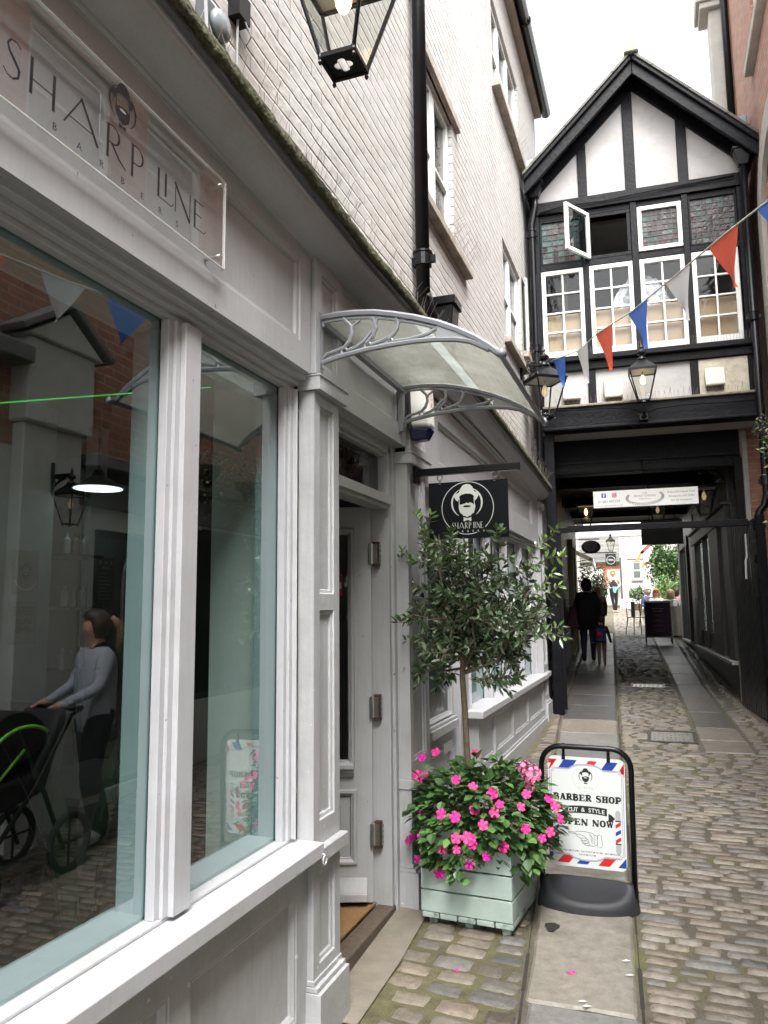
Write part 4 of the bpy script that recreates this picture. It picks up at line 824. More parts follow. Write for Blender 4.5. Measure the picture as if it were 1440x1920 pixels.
b = MB(); pbox(b, RW, 1.2, 6.1, 1.05, 1.10, -.02, .10); pbox(b, RW, 7.25, 9.25, 1.05, 1.10, -.02, .08); b.build('window_ledge', mat('pale_ledge', (.35, .34, .32), .4, var=.2), gab, bevel=.005)
b = MB(); b.add([RW(1.3, 1.1, -.04), RW(6.0, 1.1, -.04), RW(6.0, 3.0, -.04), RW(1.3, 3.0, -.04)], [(0, 1, 2, 3)]); b.add([RW(7.4, 1.1, -.04), RW(9.1, 1.1, -.04), RW(9.1, 3.2, -.04), RW(7.4, 3.2, -.04)], [(0, 1, 2, 3)]); b.build('pane', GLASSD, gab)
b = MB(); pbox(b, RW, 1.2, 9.2, 1.0, 3.3, -1.2, -1.15); b.build('shop_interior', mat('warm_wall', (.25, .2, .13), .8), gab)
b = MB(); face(b, RW, 1.2, 6.1, 3.14, 3.60, [(1.35, 5.95, 3.2, 3.54)], w=.03, depth=.05)
ws = b.build('shop_fascia', DG, gab)
A = Art(Pl(RW.o, -RW.u, RW.w), w0=.014); A.text('wildfire', -2.2, 3.28, .16, 0, off=.01); A.build('fascia_lettering', mat('grey_letters', (.30, .29, .27), .5, var=0), ws)
b = mb(); b.prism([(.955, .9, .5), (1.0, .9, .5), (1.0, 1.2, .5), (.955, 1.2, .5)], (0, 0, .62)); b.build('corner_stone', STONE, gab, bevel=.01)
# gates
GP = mat('gate_black', (.005, .005, .006), .3, var=.3, vs=9, bump=.002, bs=40, coat=.4, stain=(.12, .11, .1, .35), ss=12)
def gate(x0, t0, x1, t1, z0, z1, n, label, w=.04):
    a = Q(x0, t0, 0); c = Q(x1, t1, 0); u = (c - a).normalized(); L = (c - a).length; P = Pl(a, u, V((u.y, -u.x, 0)) * (1 if x0 < 0 else -1))
    b = MB(); 
    for i in range(n):
        u0 = L * i / n; u1 = L * (i + 1) / n
        b.hexa([P(u0, z0, -.02), P(u1 - .004, z0, -.02), P(u1 - .004, z0, 0), P(u0, z0, 0), P(u0, z1, -.02), P(u1 - .004, z1, -.02), P(u1 - .004, z1, 0), P(u0, z1, 0)])
        b.tube([P(u1 - .005, z0, .001), P(u1 - .005, z1, .001)], .005, 6)
    o = b.build('gate', GP, gab)
    b = MB()
    for z in (z0 + .25, (z0 + z1) / 2, z1 - .25): pbox(b, P, 0, L, z - .05, z + .05, -.06, -.02)
    pbox(b, P, -.03, .03, z0 - .02, z1 + .02, -.06, .03); b.build('gate_rail', BLACKT, o, bevel=.004)
    b = MB()
    for z in (z0 + .35, z0 + 1.3, z1 - .3): b.tube([P(.0, z, .02), P(.0, z + .12, .02)], .012, 8); pbox(b, P, 0, .25, z + .03, z + .07, .002, .012)
    b.build('hinge', BLACKM, o)
    return P
gate(1.045, -.32, .93, .86, .56, 2.76, 12, '')
gate(-1.12, .02, -1.20, .95, .62, 2.70, 8, '')
b = mb(); b.tube([(.985, .2, 2.35), (.97, .2, 2.30), (.965, .2, 2.1)], .012, 8); b.tube([(.99, .2, 2.62), (.99, .2, 2.35)], .016, 8); b.build('gate_bolt', mat('pale_bolt', (.5, .5, .48), .4), gab)
# hidden brick flank next to the gate, pipe elbows
def pipe(pts, r, label, hop=None, cols=(), name='drainpipe', gr='black drainpipes on the walls'):
    t = thing(name, label, 'drainpipe', tuple(V(pts[-1])), group=gr)
    b = MB(); b.tube(pts, r, 14); b.build('pipe', BLACKM, t, smooth=True)
    for p, d in cols:
        b = MB(); p = V(p); b.tube([p - V(d) * .05, p + V(d) * .05], r * 1.3, 14); b.tube([p + V(d) * .035, p + V(d) * .05], r * 1.45, 14); b.box(p.x - r * 1.9, p.x + r * 1.9, p.y - .012, p.y + .012, p.z - .03, p.z + .02); b.build('collar', BLACKM, t, bevel=.002)
    if hop:
        b = MB(); h = V(hop); q = lambda w, d, z: [h + V((-w, -d, z)), h + V((w, -d, z)), h + V((w, d, z)), h + V((-w, d, z))]
        b.hexa(q(.05, .045, -.16) + q(.10, .085, .02)); b.hexa(q(.115, .10, .02) + q(.115, .10, .05)); b.build('hopper', BLACKM, t, bevel=.004)
    return t
Z1 = (0, 0, 1)
pipe([(-1.33, 4.54, 10), (-1.33, 4.54, 3.75)], .045, 'long black drainpipe down the white brick wall beside the first upper window', None, [((-1.33, 4.54, 4.03), Z1), ((-1.33, 4.54, 6.0), Z1)])
h = thing('rain_hopper', 'black square rainwater hopper on the mossy cornice at the foot of the long drainpipe', 'hopper', (-1.27, 4.85, 3.6))
b = MB(); b.hexa([(-1.33, 4.78, 3.45), (-1.22, 4.78, 3.45), (-1.22, 4.9, 3.45), (-1.33, 4.9, 3.45), (-1.36, 4.76, 3.80), (-1.19, 4.76, 3.80), (-1.19, 4.93, 3.80), (-1.36, 4.93, 3.80)]); b.box(-1.37, -1.175, 4.745, 4.945, 3.80, 3.86); b.build('box', BLACKM, h, bevel=.006)
b = MB(); b.tube([(-1.33, 4.54, 3.80), (-1.32, 4.62, 3.70), (-1.29, 4.78, 3.62)], .05, 12); b.build('elbow', BLACKM, h, smooth=True)
q = lambda s, t, z: tuple(Q(s, t, z))
pipe([q(-1.245, -.10, 7.02), q(-1.245, -.10, 6.88), q(-1.30, -.10, 6.62), q(-1.295, -.10, 6.4), q(-1.295, -.10, 3.45), q(-1.27, -.10, 3.35)], .042, 'black drainpipe with a hopper down the left corner of the gabled building', q(-1.245, -.10, 7.15), [(q(-1.30, -.10, 6.5), Z1), (q(-1.295, -.10, 5.0), Z1), (q(-1.295, -.10, 3.55), Z1)])
pipe([q(1.19, -.14, 6.98), q(1.185, -.14, 3.15), q(1.185, -.14, 3.02), q(1.15, -.14, 2.90), q(1.10, -.14, 2.84), q(1.07, -.14, 2.72), q(1.062, -.14, .45)], .042, 'black drainpipe with an elbow down the right corner of the gabled building', q(1.19, -.14, 7.12), [(q(1.185, -.14, 5.1), Z1), (q(1.185, -.14, 3.18), Z1), (q(1.07, -.14, 2.68), Z1), (q(1.062, -.14, 2.3), Z1)])

# ------------------------------------------------------------ red brick building on the right
rb = thing('red_brick_building', 'red brick building with stone trim along the right side of the lane', 'building', (1.36, 5, .3))
RX = Pl((1.36, 0, 0), (0, 1, 0), (-1, 0, 0))
op = [(8.05, 9.15, 8.15, 9.9), (7.6, 8.95, 5.0, 6.7), (3.75, 4.62, 4.95, 5.95), (5.05, 5.9, 5.1, 6.0), (2.2, 3.0, 4.95, 5.95), (.2, 1.4, 5.0, 6.4), (-2.2, -1.2, 5.0, 6.4)]
lo = [(4.95, 5.75, .4, 2.45), (6.25, 7.85, .95, 2.6), (1.5, 3.6, .8, 2.6), (-1.6, .6, .7, 2.6)]
b = MB(); face(b, RX, 8.0, 11.15, 6.75, 13, op[:1], rings=[(0, 0), (0, -.1)], depth=.2, close=False); face(b, RX, -6, 11.15, 2.95, 6.75, op[1:], rings=[(0, 0), (0, -.1)], depth=.2, close=False); b.build('wall', RBRICK, rb)
b = MB(); face(b, RX, -6, 9.0, -.4, 2.95, lo, rings=[(0, 0), (0, -.12)], depth=.2, close=False); b.build('ground_floor', mat('sage_render', (.56, .60, .57), .7, var=.08, vs=3), rb)
b = MB(); pbox(b, RX, 9.0, 12.2, -.1, 2.95, -.1, -.02); b.box(1.02, 1.345, 10.15, 10.3, .3, 4.0); b.build('wall', RBRICK, rb)
for k, a in enumerate(op + lo): 
    u0, u1, v0, v1 = a
    if k in (0,): sash(rb, RX, u0, u1, v0, v1, rails=((v0 + v1) / 2,), mull=((u0 + u1) / 2,))
    elif k >= 7: sash(rb, RX, u0, u1, v0, v1, mull=() if k == 7 else ((u0 + u1) / 2,), m=DG, name='shop_window' if k > 7 else 'door')
    else: sash(rb, RX, u0, u1, v0, v1, rails=((v0 + v1) / 2,), gl='flat_glass')
b = MB(); pbox(b, RX, -6, 8.0, 6.75, 6.9, -.3, .06); b.build('coping', STONE, rb, bevel=.01)
b = MB(); pbox(b, RX, -6, 8.0, -.4, 6.7, -1.6, -1.5); pbox(b, RX, 8, 11, -.4, 13, -1.6, -1.5); pbox(b, RX, 7.95, 8.0, 6.7, 13, -1.5, -.2); b.build('room_back', mat('room_dim', (.12, .11, .1), .9), rb)
b = MB(); pbox(b, RX, 7.95, 9.38, 8.02, 8.12, -.05, .09); b.build('sill', STONE, rb, bevel=.008)
# arched stone window surround near the gable
b = MB(); pts = [(7.3, 4.6)] + [(8.35 + 1.12 * math.cos(rad(a)), 6.05 + .95 * math.sin(rad(a))) for a in range(180, -1, -10)] + [(9.47, 4.6)]; inn = [(7.55, 4.6)] + [(8.35 + .82 * math.cos(rad(a)), 6.05 + .66 * math.sin(rad(a))) for a in range(180, -1, -10)] + [(9.17, 4.6)]
n = len(pts); vs = [RX(p[0], p[1], w) for w in (.0, .05) for p in pts] + [RX(p[0], p[1], w) for w in (.0, .05) for p in inn]
b.add(vs, [f for i in range(n - 1) for f in ((n + i, n + i + 1, 3 * n + i + 1, 3 * n + i), (i, i + 1, n + i + 1, n + i), (2 * n + i, 2 * n + i + 1, 3 * n + i + 1, 3 * n + i))] + [(n - 1, 2 * n - 1, 4 * n - 1, 3 * n - 1)]); b.build('stone_surround', STONE, rb)
for u0, u1, v0, v1 in op[2:]:
    b = MB(); pbox(b, RX, u0 - .08, u1 + .08, v0 - .08, v0, -.05, .06); pbox(b, RX, u0 - .06, u1 + .06, v1, v1 + .14, -.05, .03); b.build('sill', STONE, rb, bevel=.006)
    b = MB(); pbox(b, RX, u0 + .03, u1 - .03, v0 + .03, v1 - .03, -.12, -.11); b.build('blind', mat('window_blind', (.5, .52, .5), .9), rb)
# pilaster with pitched cap, ledge, pieces seen mirrored in the shop windows
b = MB(); pbox(b, RX, 4.08, 4.66, 0, 3.12, -.05, .10); pbox(b, RX, 4.04, 4.70, 3.12, 3.72, -.05, .16); b.prism([RX(3.98, 3.72, .2), RX(4.76, 3.72, .2), RX(4.37, 3.98, .2)], -RX.w * .3); b.build('pilaster', mat('sage_stone', (.55, .58, .54), .8, var=.1, bump=.003), rb, bevel=.01)
b = MB(); b.prism([RX(3.93, 3.72, .24), RX(4.37, 4.02, .24), RX(4.81, 3.72, .24), RX(4.85, 3.76, .24), RX(4.37, 4.08, .24), RX(3.89, 3.76, .24)], -RX.w * .3); pbox(b, RX, -6, 4.04, 3.5, 3.62, -.05, .22); pbox(b, RX, 4.70, 9.0, 2.9, 3.0, -.05, .22); pbox(b, RX, 4.66, 9.0, 2.62, 2.9, -.05, .06); b.build('ledge', mat('ledge_dark', (.16, .165, .16), .7, var=.3), rb, bevel=.01)
b = MB()
for t_ in (5.9, 6.1, 8.0, 8.35): pbox(b, RX, t_, t_ + .14, .3, 2.62, -.02, .05)
b.build('shop_pilaster', mat('sage_stone2', (.62, .65, .61), .7, var=.08), rb, bevel=.005)
b = MB(); pbox(b, RX, 5.62, 5.78, .25, .42, 0, .2); b.build('door_step', CONC, rb)
b = MB()
b.box(1.12, 1.345, 11.25, 11.6, 6, 13.2); b.box(.95, 1.40, 11.15, 11.7, 10.55, 10.75); b.box(1.00, 1.38, 11.18, 11.66, 10.45, 10.55); b.build('stone_pier', STONE, rb, bevel=.01)
b = MB(); b.box(1.34, 1.40, 11.2, 11.25, 7, 13); b.build('stone_pier', STONE, rb)
pipe([(1.30, 11.0, 13), (1.30, 11.0, 7.9)], .05, 'black drainpipe high on the red brick wall beside the stone pier', None, [])
# upper neighbours glimpsed behind the gable
nb = thing('slated_roof_building', 'pale slated roof glimpsed behind the left slope of the gable', 'building', (-1.3, 13, 8))
b = MB(); b.prism([(-3.2, 12.6, 8.6), (-.6, 12.6, 8.6), (-.6, 14.6, 10.2), (-3.2, 14.6, 10.2)], (0, 0, -.08)); b.build('roof', SLATE, nb)
b = MB(); b.box(-3.2, -.6, 12.7, 14.6, 4.0, 8.55); b.build('wall', PLASTER, nb)

# ------------------------------------------------------------ lanterns
BULB = mat('lit_bulb', (1, .8, .4), .4, emit=(1, .66, .25), es=1.3, var=0)
BULB2 = mat('faint_bulb', (1, .85, .6), .4, emit=(1, .75, .4), es=.06, var=0)
LGL = glass('lantern_glass', (.93, .94, .92), 1.5)
WHITEIN = mat('enamel_white', (.6, .6, .58), .5)
def lantern(label, x, y, zb, k=1., rz=0., lit=True, group='black street lanterns', under=False, fine=True):
    t = thing('wall_lantern', label, 'lantern', (x, y, zb), rz, group)
    M = Matrix.Translation((x, y, zb)) @ Matrix.Rotation(rz, 4, 'Z') @ Matrix.Scale(k, 4)
    hb, ht, h = .062, .150, .355
    def sq(b, prof, m=0): return b.lathe([(r * 1.4142, z) for r, z in prof], (0, 0, 0), 4, m, math.pi / 4)
    f = MB(M)
    for sx in (-1, 1):
        for sy in (-1, 1):
            f.tube([(sx * hb, sy * hb, 0), (sx * ht, sy * ht, h)], .008, 6)
            f.lathe([(.004, -.03), (.008, -.022), (.005, -.014), (.009, -.004), (.009, .01)], (sx * hb, sy * hb, 0), 8)
            f.lathe([(.009, 0), (.009, .02), (.003, .045)], (sx * ht, sy * ht, h), 8)
    for r, z in ((hb, 0), (ht, h)):
        for a, c in (((-r, -r, z), (r, -r, z)), ((r, -r, z), (r, r, z)), ((r, r, z), (-r, r, z)), ((-r, r, z), (-r, -r, z))): f.beam(a, c, .014, .016)
    f.build('frame', BLACKM, t)
    # base plate with a quatrefoil opening: plate drawn as outline minus four-lobed hole
    b = MB(M); n = 48; out = []; inn = []
    for i in range(n):
        a = 2 * math.pi * (i + .5) / n; c, s_ = math.cos(a), math.sin(a); r = hb / max(abs(c), abs(s_)); out.append((r * c, r * s_))
        lob = .020 + .014 * abs(math.cos(2 * a)) ** .6; inn.append((lob * c, lob * s_))
    b.add([(p[0], p[1], 0) for p in out] + [(p[0], p[1], 0) for p in inn] + [(p[0], p[1], -.004) for p in out] + [(p[0], p[1], -.004) for p in inn], [f_ for i in range(n) for f_ in ((i, (i + 1) % n, n + (i + 1) % n, n + i), (2 * n + i, 2 * n + (i + 1) % n, 3 * n + (i + 1) % n, 3 * n + i), (n + i, n + (i + 1) % n, 3 * n + (i + 1) % n, 3 * n + i))]); b.build('base_plate', BLACKM, t)
    b = MB(M); sq(b, [(ht + .012, h + .005), (ht + .012, h + .016), (ht * .72, h + .07), (ht * .42, h + .115), (.045, h + .135)]); b.lathe([(.05, h + .13), (.062, h + .15), (.05, h + .17), (.028, h + .18), (.022, h + .20), (.05, h + .215), (.055, h + .235), (.04, h + .255), (.018, h + .265), (.012, h + .285), (.022, h + .30), (.012, h + .325), (.003, h + .35)], (0, 0, 0), 14)
    b.build('roof', BLACKM, t)
    if fine:
        b = MB(M); sq(b, [(ht * .95, h + .002), (ht * .6, h + .06), (.03, h + .09)]); b.build('reflector', WHITEIN, t)
        b = MB(M)
        for i in range(4):
            c, s_ = [(1, 0), (0, 1), (-1, 0), (0, -1)][i]; u = V((-s_, c, 0)); w = V((c, s_, 0))
            b.add([w * (hb - .002) - u * (hb - .006) + V((0, 0, .006)), w * (hb - .002) + u * (hb - .006) + V((0, 0, .006)), w * (ht - .002) + u * (ht - .008) + V((0, 0, h - .01)), w * (ht - .002) - u * (ht - .008) + V((0, 0, h - .01))], [(0, 1, 2, 3)])
        b.build('glass_panel', LGL, t)
    b = MB(M); b.lathe([(.002, h - .16), (.018, h - .15), (.029, h - .125), (.031, h - .10), (.02, h - .065), (.013, h - .045)], (0, 0, 0), 12); b.build('bulb', BULB if lit else BULB2, t, smooth=True)
    b = MB(M); b.lathe([(.014, h - .045), (.014, h + .05)], (0, 0, 0), 10); b.build('lamp_holder', WHITEIN, t)
    return t
def scroll_bracket(t, a, c, r=.012, plate=True, sc=.10):
    a = V(a); c = V(c); b = MB(); d = (c - a).normalized()
    b.beam(a, c, .026, .026); L = (c - a).length
    pts = [a + V((0, 0, -L * .62)) + d * .005]
    for i in range(1, 9): u = i / 8; pts.append(a + V((0, 0, -L * .62)) * (1 - u) ** 1.3 + d * (L * .72 * u ** 1.5) + V((0, 0, -.02)) * u)
    b.tube(pts, r * .7, 6)
    for cx, cz, s0 in ((.28, -.14, 1), (.5, -.10, .8)):
        o = a + d * L * cx + V((0, 0, L * cz)); b.tube([o + (d * math.cos(k * .5) + V((0, 0, math.sin(k * .5)))) * sc * s0 * (1 - k / 22) for k in range(18)], r * .5, 5)
    if plate: b.beam(a + V((0, 0, .1)) - d * .01, a + V((0, 0, -L * .66)) - d * .01, .05, .02, up=(0, 1, 0))
    b.build('bracket', BLACKM, t)
L1 = lantern('largest lit black lantern hanging over the shop cornice at the top edge of the photo', -.945, 2.285, 3.68)
b = MB(); b.beam((-1.38, 2.30, 4.16), (-.945, 2.285, 4.26), .03, .05); b.beam((-1.385, 2.30, 4.5), (-1.385, 2.30, 4.06), .05, .03, up=(0, 1, 0)); b.box(-1.40, -1.35, 2.26, 2.34, 3.98, 4.08); b.build('bracket', BLACKM, L1)
b = MB(); b.tube([(-1.375, 2.29, 3.98), (-1.375, 2.285, 3.6)], .005, 6); b.tube([(-1.36, 2.3, 4.0), (-1.34, 2.33, 3.93), (-1.37, 2.34, 3.9), (-1.385, 2.3, 3.96)], .004, 6); b.build('cable', mat('grey_cable', (.2, .2, .2), .5), L1)
L2 = lantern('barely lit black lantern on a scroll bracket beside the left corner of the gable', -1.14, 8.88, 4.0, 1.22, .62, lit=False)
scroll_bracket(L2, (-1.39, 8.75, 4.62), (-1.14, 8.86, 4.62)); 
p = Q(-.068, -.32, 4.165); L3 = lantern('lit black lantern standing in front of the white panels of the gabled building', p.x, p.y, p.z, .98, a29)
b = mb(); b.tube([(-.068, -.32, 4.16), (-.068, -.32, 4.05), (-.068, -.12, 4.03)], .014, 8); b.box(-.12, -.02, -.14, -.08, 3.985, 4.065); b.lathe([(.03, 0), (.03, .03)], (-.068, -.16, 4.01), 12); b.build('bracket', BLACKM, L3, bevel=.003)
b = mb()
b.tube([(-1.1, -.12, 4.20), (-.8, -.13, 4.165), (-.5, -.125, 4.17), (-.2, -.13, 4.13), (-.07, -.13, 4.06), (.1, -.13, 4.11), (.4, -.125, 4.13), (.8, -.12, 4.12), (1.15, -.12, 4.12)], .007, 6)
tag(b.build('cable', BLACKM, gab), None)
b = mb(); b.tube([(-1.2, -.06, 6.80), (-.9, -.07, 6.84), (-.4, -.065, 6.83), (.1, -.07, 6.86), (.6, -.065, 6.88), (1.1, -.06, 6.90)], .008, 6); b.tube([(-1.2, -.06, 6.79), (-.6, -.075, 6.80), (.0, -.07, 6.81), (.5, -.07, 6.86), (1.1, -.06, 6.86)], .005, 6); b.build('cable', BLACKM, gab)
for s, t_, z, lab, lit, side in ((-.93, 4.6, 3.24, 'lit black lantern on the left wall inside the dark passage', True, -1.33), (.28, 4.6, 3.22, 'unlit black lantern behind the tie bar inside the passage', False, .97), (.72, 1.6, 3.02, 'black lantern high on the right wall just inside the passage', False, .97)):
    p = Q(s, t_, z); l = lantern(lab, p.x, p.y, p.z, 1., a29, lit=lit, fine=True); scroll_bracket(l, Q(side, t_, z + .62), Q(s, t_, z + .62), sc=.08)
l = lantern('black lantern on the opposite stone pilaster, mirrored in the big shop window', 1.08, 4.36, 2.41, .58, 0, lit=False); scroll_bracket(l, (1.26, 4.36, 2.765), (1.08, 4.36, 2.765), sc=.04)

# flood light and cowl behind the cornice
t = thing('flood_light', 'dark grey flood light on the brick wall above the mossy cornice', 'flood light', (-1.33, 2.16, 3.72))
b = MB(); b.hexa([(-1.39, 2.02, 3.72), (-1.33, 2.02, 3.72), (-1.33, 2.15, 3.72), (-1.39, 2.15, 3.72), (-1.39, 2.03, 3.87), (-1.345, 2.03, 3.87), (-1.345, 2.14, 3.87), (-1.39, 2.14, 3.87)]); b.build('housing', mat('flood_grey', (.06, .065, .07), .45), t, bevel=.008)
b = MB(); b.lathe([(.08, 0), (.085, .012), (.07, .02), (.0, .022)], (0, 0, 0), 20); 
b2 = MB(Matrix.Translation((-1.335, 2.09, 3.785)) @ Matrix.Rotation(rad(90), 4, 'Y')); b2.lathe([(.05, 0), (.055, .015), (.045, .03), (.01, .034)], (0, 0, 0), 20); b2.build('lens', mat('flood_lens', (.2, .22, .24), .2), t, smooth=True)

# ------------------------------------------------------------ acrylic shop sign
sg = thing('acrylic_sign', 'large clear acrylic SHARP LINE BARBERS sign standing off the grey fascia', 'sign', (-1.27, 1.5, 2.88))
b = MB(); b.add([(-1.266, .95, 2.876), (-1.266, 2.05, 2.876), (-1.266, 2.05, 3.173), (-1.266, .95, 3.173)], [(0, 1, 2, 3)]); b.build('panel', ACRYL, sg)
b = MB()
for q_ in ((.95, 2.0505, 2.8745, 2.8765), (.95, 2.0505, 3.1725, 3.1745), (2.0485, 2.0515, 2.8745, 3.1745)): b.box(-1.2745, -1.2655, *q_)
b.build('polished_edge', mat('acrylic_edge', (.8, .82, .8), .25, emit=(.8, .82, .8), es=0), sg)
A = Art(Pl((-1.27, 0, 0), (0, 1, 0), (1, 0, 0)), w0=.005)
sharp(A, 1.152, 2.934, .09, 0); logo_face(A, 1.538, 3.084, .090, 0, 1, 1, outer=False); A.spaced('BARBERS', 1.305, 1.788, 2.892, .019, 0)
A.build('lettering', [mat('sign_black', (.008, .008, .01), .35, var=0), mat('sign_gap', (.35, .34, .33), .4, var=0)], sg)
for y_, z_ in ((2.02, 3.145), (2.02, 2.905), (1.0, 3.145), (1.0, 2.905)):
    b = MB(Matrix.Translation((-1.32, y_, z_)) @ Matrix.Rotation(rad(90), 4, 'Y')); b.lathe([(.006, 0), (.006, .045), (.009, .046), (.009, .06)], (0, 0, 0), 12); b.build('standoff', STEEL, sg, smooth=False)

# ------------------------------------------------------------ door canopy
cp = thing('door_canopy', 'curved translucent polycarbonate canopy with two scrolled grey brackets over the shop door', 'canopy', (-1.28, 3.4, 2.77))
ARC = [(-1.285, 3.00), (-1.20, 3.003), (-1.126, 3.000), (-1.04, 2.99), (-.964, 2.972), (-.87, 2.945), (-.771, 2.908), (-.69, 2.868), (-.623, 2.828), (-.57, 2.788), (-.522, 2.745)]
LOW = [(-1.285, 2.800), (-1.23, 2.815), (-1.17, 2.826), (-1.07, 2.838), (-.97, 2.844), (-.87, 2.846), (-.78, 2.842), (-.70, 2.832), (-.638, 2.815), (-.57, 2.775)]
CG = mat('canopy_grey', (.22, .23, .25), .35, var=.06)
for k_, yb in enumerate((2.83, 3.93)):
    c = MB(); H = lambda p: (p[0], yb, p[1])
    def rib(P, r=.011): c.tube([H(p) for p in P], [r] * len(P), 6)
    rib(ARC, .014); rib([(x, z - .022) for x, z in ARC[:-1]], .006); rib(LOW, .011)
    c.box(-1.298, -1.275, yb - .016, yb + .016, 2.755, 3.02); c.box(-1.30, -1.293, yb - .024, yb + .024, 2.745, 3.015)
    c.prism([(-.78, yb - .006, 2.842), (-.63, yb - .006, 2.815), (-.55, yb - .006, 2.76), (-.62, yb - .006, 2.826), (-.77, yb - .006, 2.902)], (0, .012, 0))
    for (rx, rz_), top, k in (((-1.172, 2.843), (-1.158, 2.985), 1), ((-1.068, 2.854), (-1.036, 2.970), 1), ((-.973, 2.857), (-.925, 2.942), 1)):
        c.tube([(rx + .013 * math.cos(a * .524), yb, rz_ + .013 * math.sin(a * .524)) for a in range(13)], .005, 5)
        m_ = [(rx - .012, rz_ - .015), (rx + .022, rz_ + .028), (rx + .048, rz_ + .065), (rx + .045, (rz_ + top[1]) / 2 + .03), (top[0] - .0, top[1] - .002)]
        P = [(rx - .005, rz_ + .01), (rx + .022, rz_ + .038), (rx + .034, rz_ + .07), (rx + .028, rz_ + .105), (top[0] - .02, top[1])]
        rib([p for p in P], .0085)
        rib([(rx + .034, rz_ + .085), (rx + .042, rz_ + .105), (rx + .07, rz_ + .122)] if k and rx < -1 else [(rx + .03, rz_ + .07), (rx + .05, rz_ + .085), (rx + .09, rz_ + .09)], .006)
        if rx > -1.17: rib([(rx + .01, rz_), (rx + .06, rz_ + .012), (rx + .11, rz_ + .03), (rx + .13, rz_ + .06)] if rx < -1 else [(rx + .01, rz_), (rx + .08, rz_ - .0), (rx + .16, rz_ + .012), (rx + .215, rz_ + .04)], .0075)
        else: rib([(rx + .01, rz_), (rx + .05, rz_ + .01), (rx + .085, rz_ + .03), (rx + .12, rz_ + .07)], .0075)
    rib([(-1.285, 2.81), (-1.25, 2.84), (-1.20, 2.85), (-1.172, 2.86)], .007)
    for z in (2.78, 2.96): c.lathe([(.006, 0), (.006, .02)], (-1.268, yb, z), 8)
    c.build('bracket', CG, cp)
b = MB(); n = len(ARC) - 1
for j in range(24):
    y0 = 2.84 + 1.08 * j / 24; y1 = 2.84 + 1.08 * (j + 1) / 24
    b.add([(x, y0, z + .004) for x, z in ARC] + [(x, y1, z + .004) for x, z in ARC], [(i, i + 1, n + 2 + i, n + 1 + i) for i in range(n)])
m = bpy.data.materials.new('polycarbonate'); m.use_nodes = True; nt = m.node_tree; N = nt.nodes; L = nt.links; N.remove(N['Principled BSDF'])
tcn = N.new('ShaderNodeTexCoord'); nz = N.new('ShaderNodeTexNoise'); nz.inputs['Scale'].default_value = 4; nz.inputs['Detail'].default_value = 9; nz.inputs['Roughness'].default_value = .75; L.new(tcn.outputs['Object'], nz.inputs['Vector'])
wv = N.new('ShaderNodeTexWave'); wv.inputs['Scale'].default_value = 38; wv.bands_direction = 'Y'; L.new(tcn.outputs['Object'], wv.inputs['Vector'])
rp = N.new('ShaderNodeValToRGB'); rp.color_ramp.elements[0].position = .32; rp.color_ramp.elements[0].color = (.21, .215, .18, 1); rp.color_ramp.elements[1].position = .72; rp.color_ramp.elements[1].color = (.42, .43, .39, 1); L.new(nz.outputs['Fac'], rp.inputs[0])
tl = N.new('ShaderNodeBsdfTranslucent'); tp = N.new('ShaderNodeBsdfTransparent'); gl = N.new('ShaderNodeBsdfGlossy'); gl.inputs['Roughness'].default_value = .25; m1 = N.new('ShaderNodeMixShader'); m2 = N.new('ShaderNodeMixShader'); L.new(rp.outputs[0], tl.inputs[0]); L.new(rp.outputs[0], tp.inputs[0])
mt = N.new('ShaderNodeMath'); mt.operation = 'MULTIPLY_ADD'; mt.inputs[1].default_value = .12; mt.inputs[2].default_value = .60; L.new(wv.outputs['Fac'], mt.inputs[0]); L.new(mt.outputs[0], m1.inputs[0]); L.new(tl.outputs[0], m1.inputs[1]); L.new(tp.outputs[0], m1.inputs[2]); m2.inputs[0].default_value = .10
L.new(m1.outputs[0], m2.inputs[1]); L.new(gl.outputs[0], m2.inputs[2]); L.new(m2.outputs[0], N['Material Output'].inputs[0])
b.build('canopy_sheet', m, cp, smooth=True)
b = MB(); x, z = ARC[-1]; b.tube([(x, 2.80, z), (x, 3.97, z)], .012, 8); b.tube([(x + .004, 2.795, z), (x + .004, 2.83, z)], .018, 8); b.tube([(x + .004, 3.94, z), (x + .004, 3.98, z)], .018, 8); b.build('front_bar', CG, cp, smooth=True)
b = MB(); b.box(-1.298, -1.27, 2.84, 3.92, 2.975, 3.0); b.build('rear_bar', CG, cp)
b = MB(); P_ = [(p[0], p[1]) for p in ARC[5:8]]
b.add([(-.905, 2.84, 2.962), (-.845, 2.84, 2.942), (-.845, 3.92, 2.942), (-.905, 3.92, 2.962)], [(0, 1, 2, 3)]); 
m = bpy.data.materials.new('joint_strip'); m.use_nodes = True; nt = m.node_tree; N = nt.nodes; N.remove(N['Principled BSDF']); tl = N.new('ShaderNodeBsdfTranslucent'); tl.inputs[0].default_value = (.62, .66, .70, 1); nt.links.new(tl.outputs[0], N['Material Output'].inputs[0])
b.build('joint_strip', m, cp)

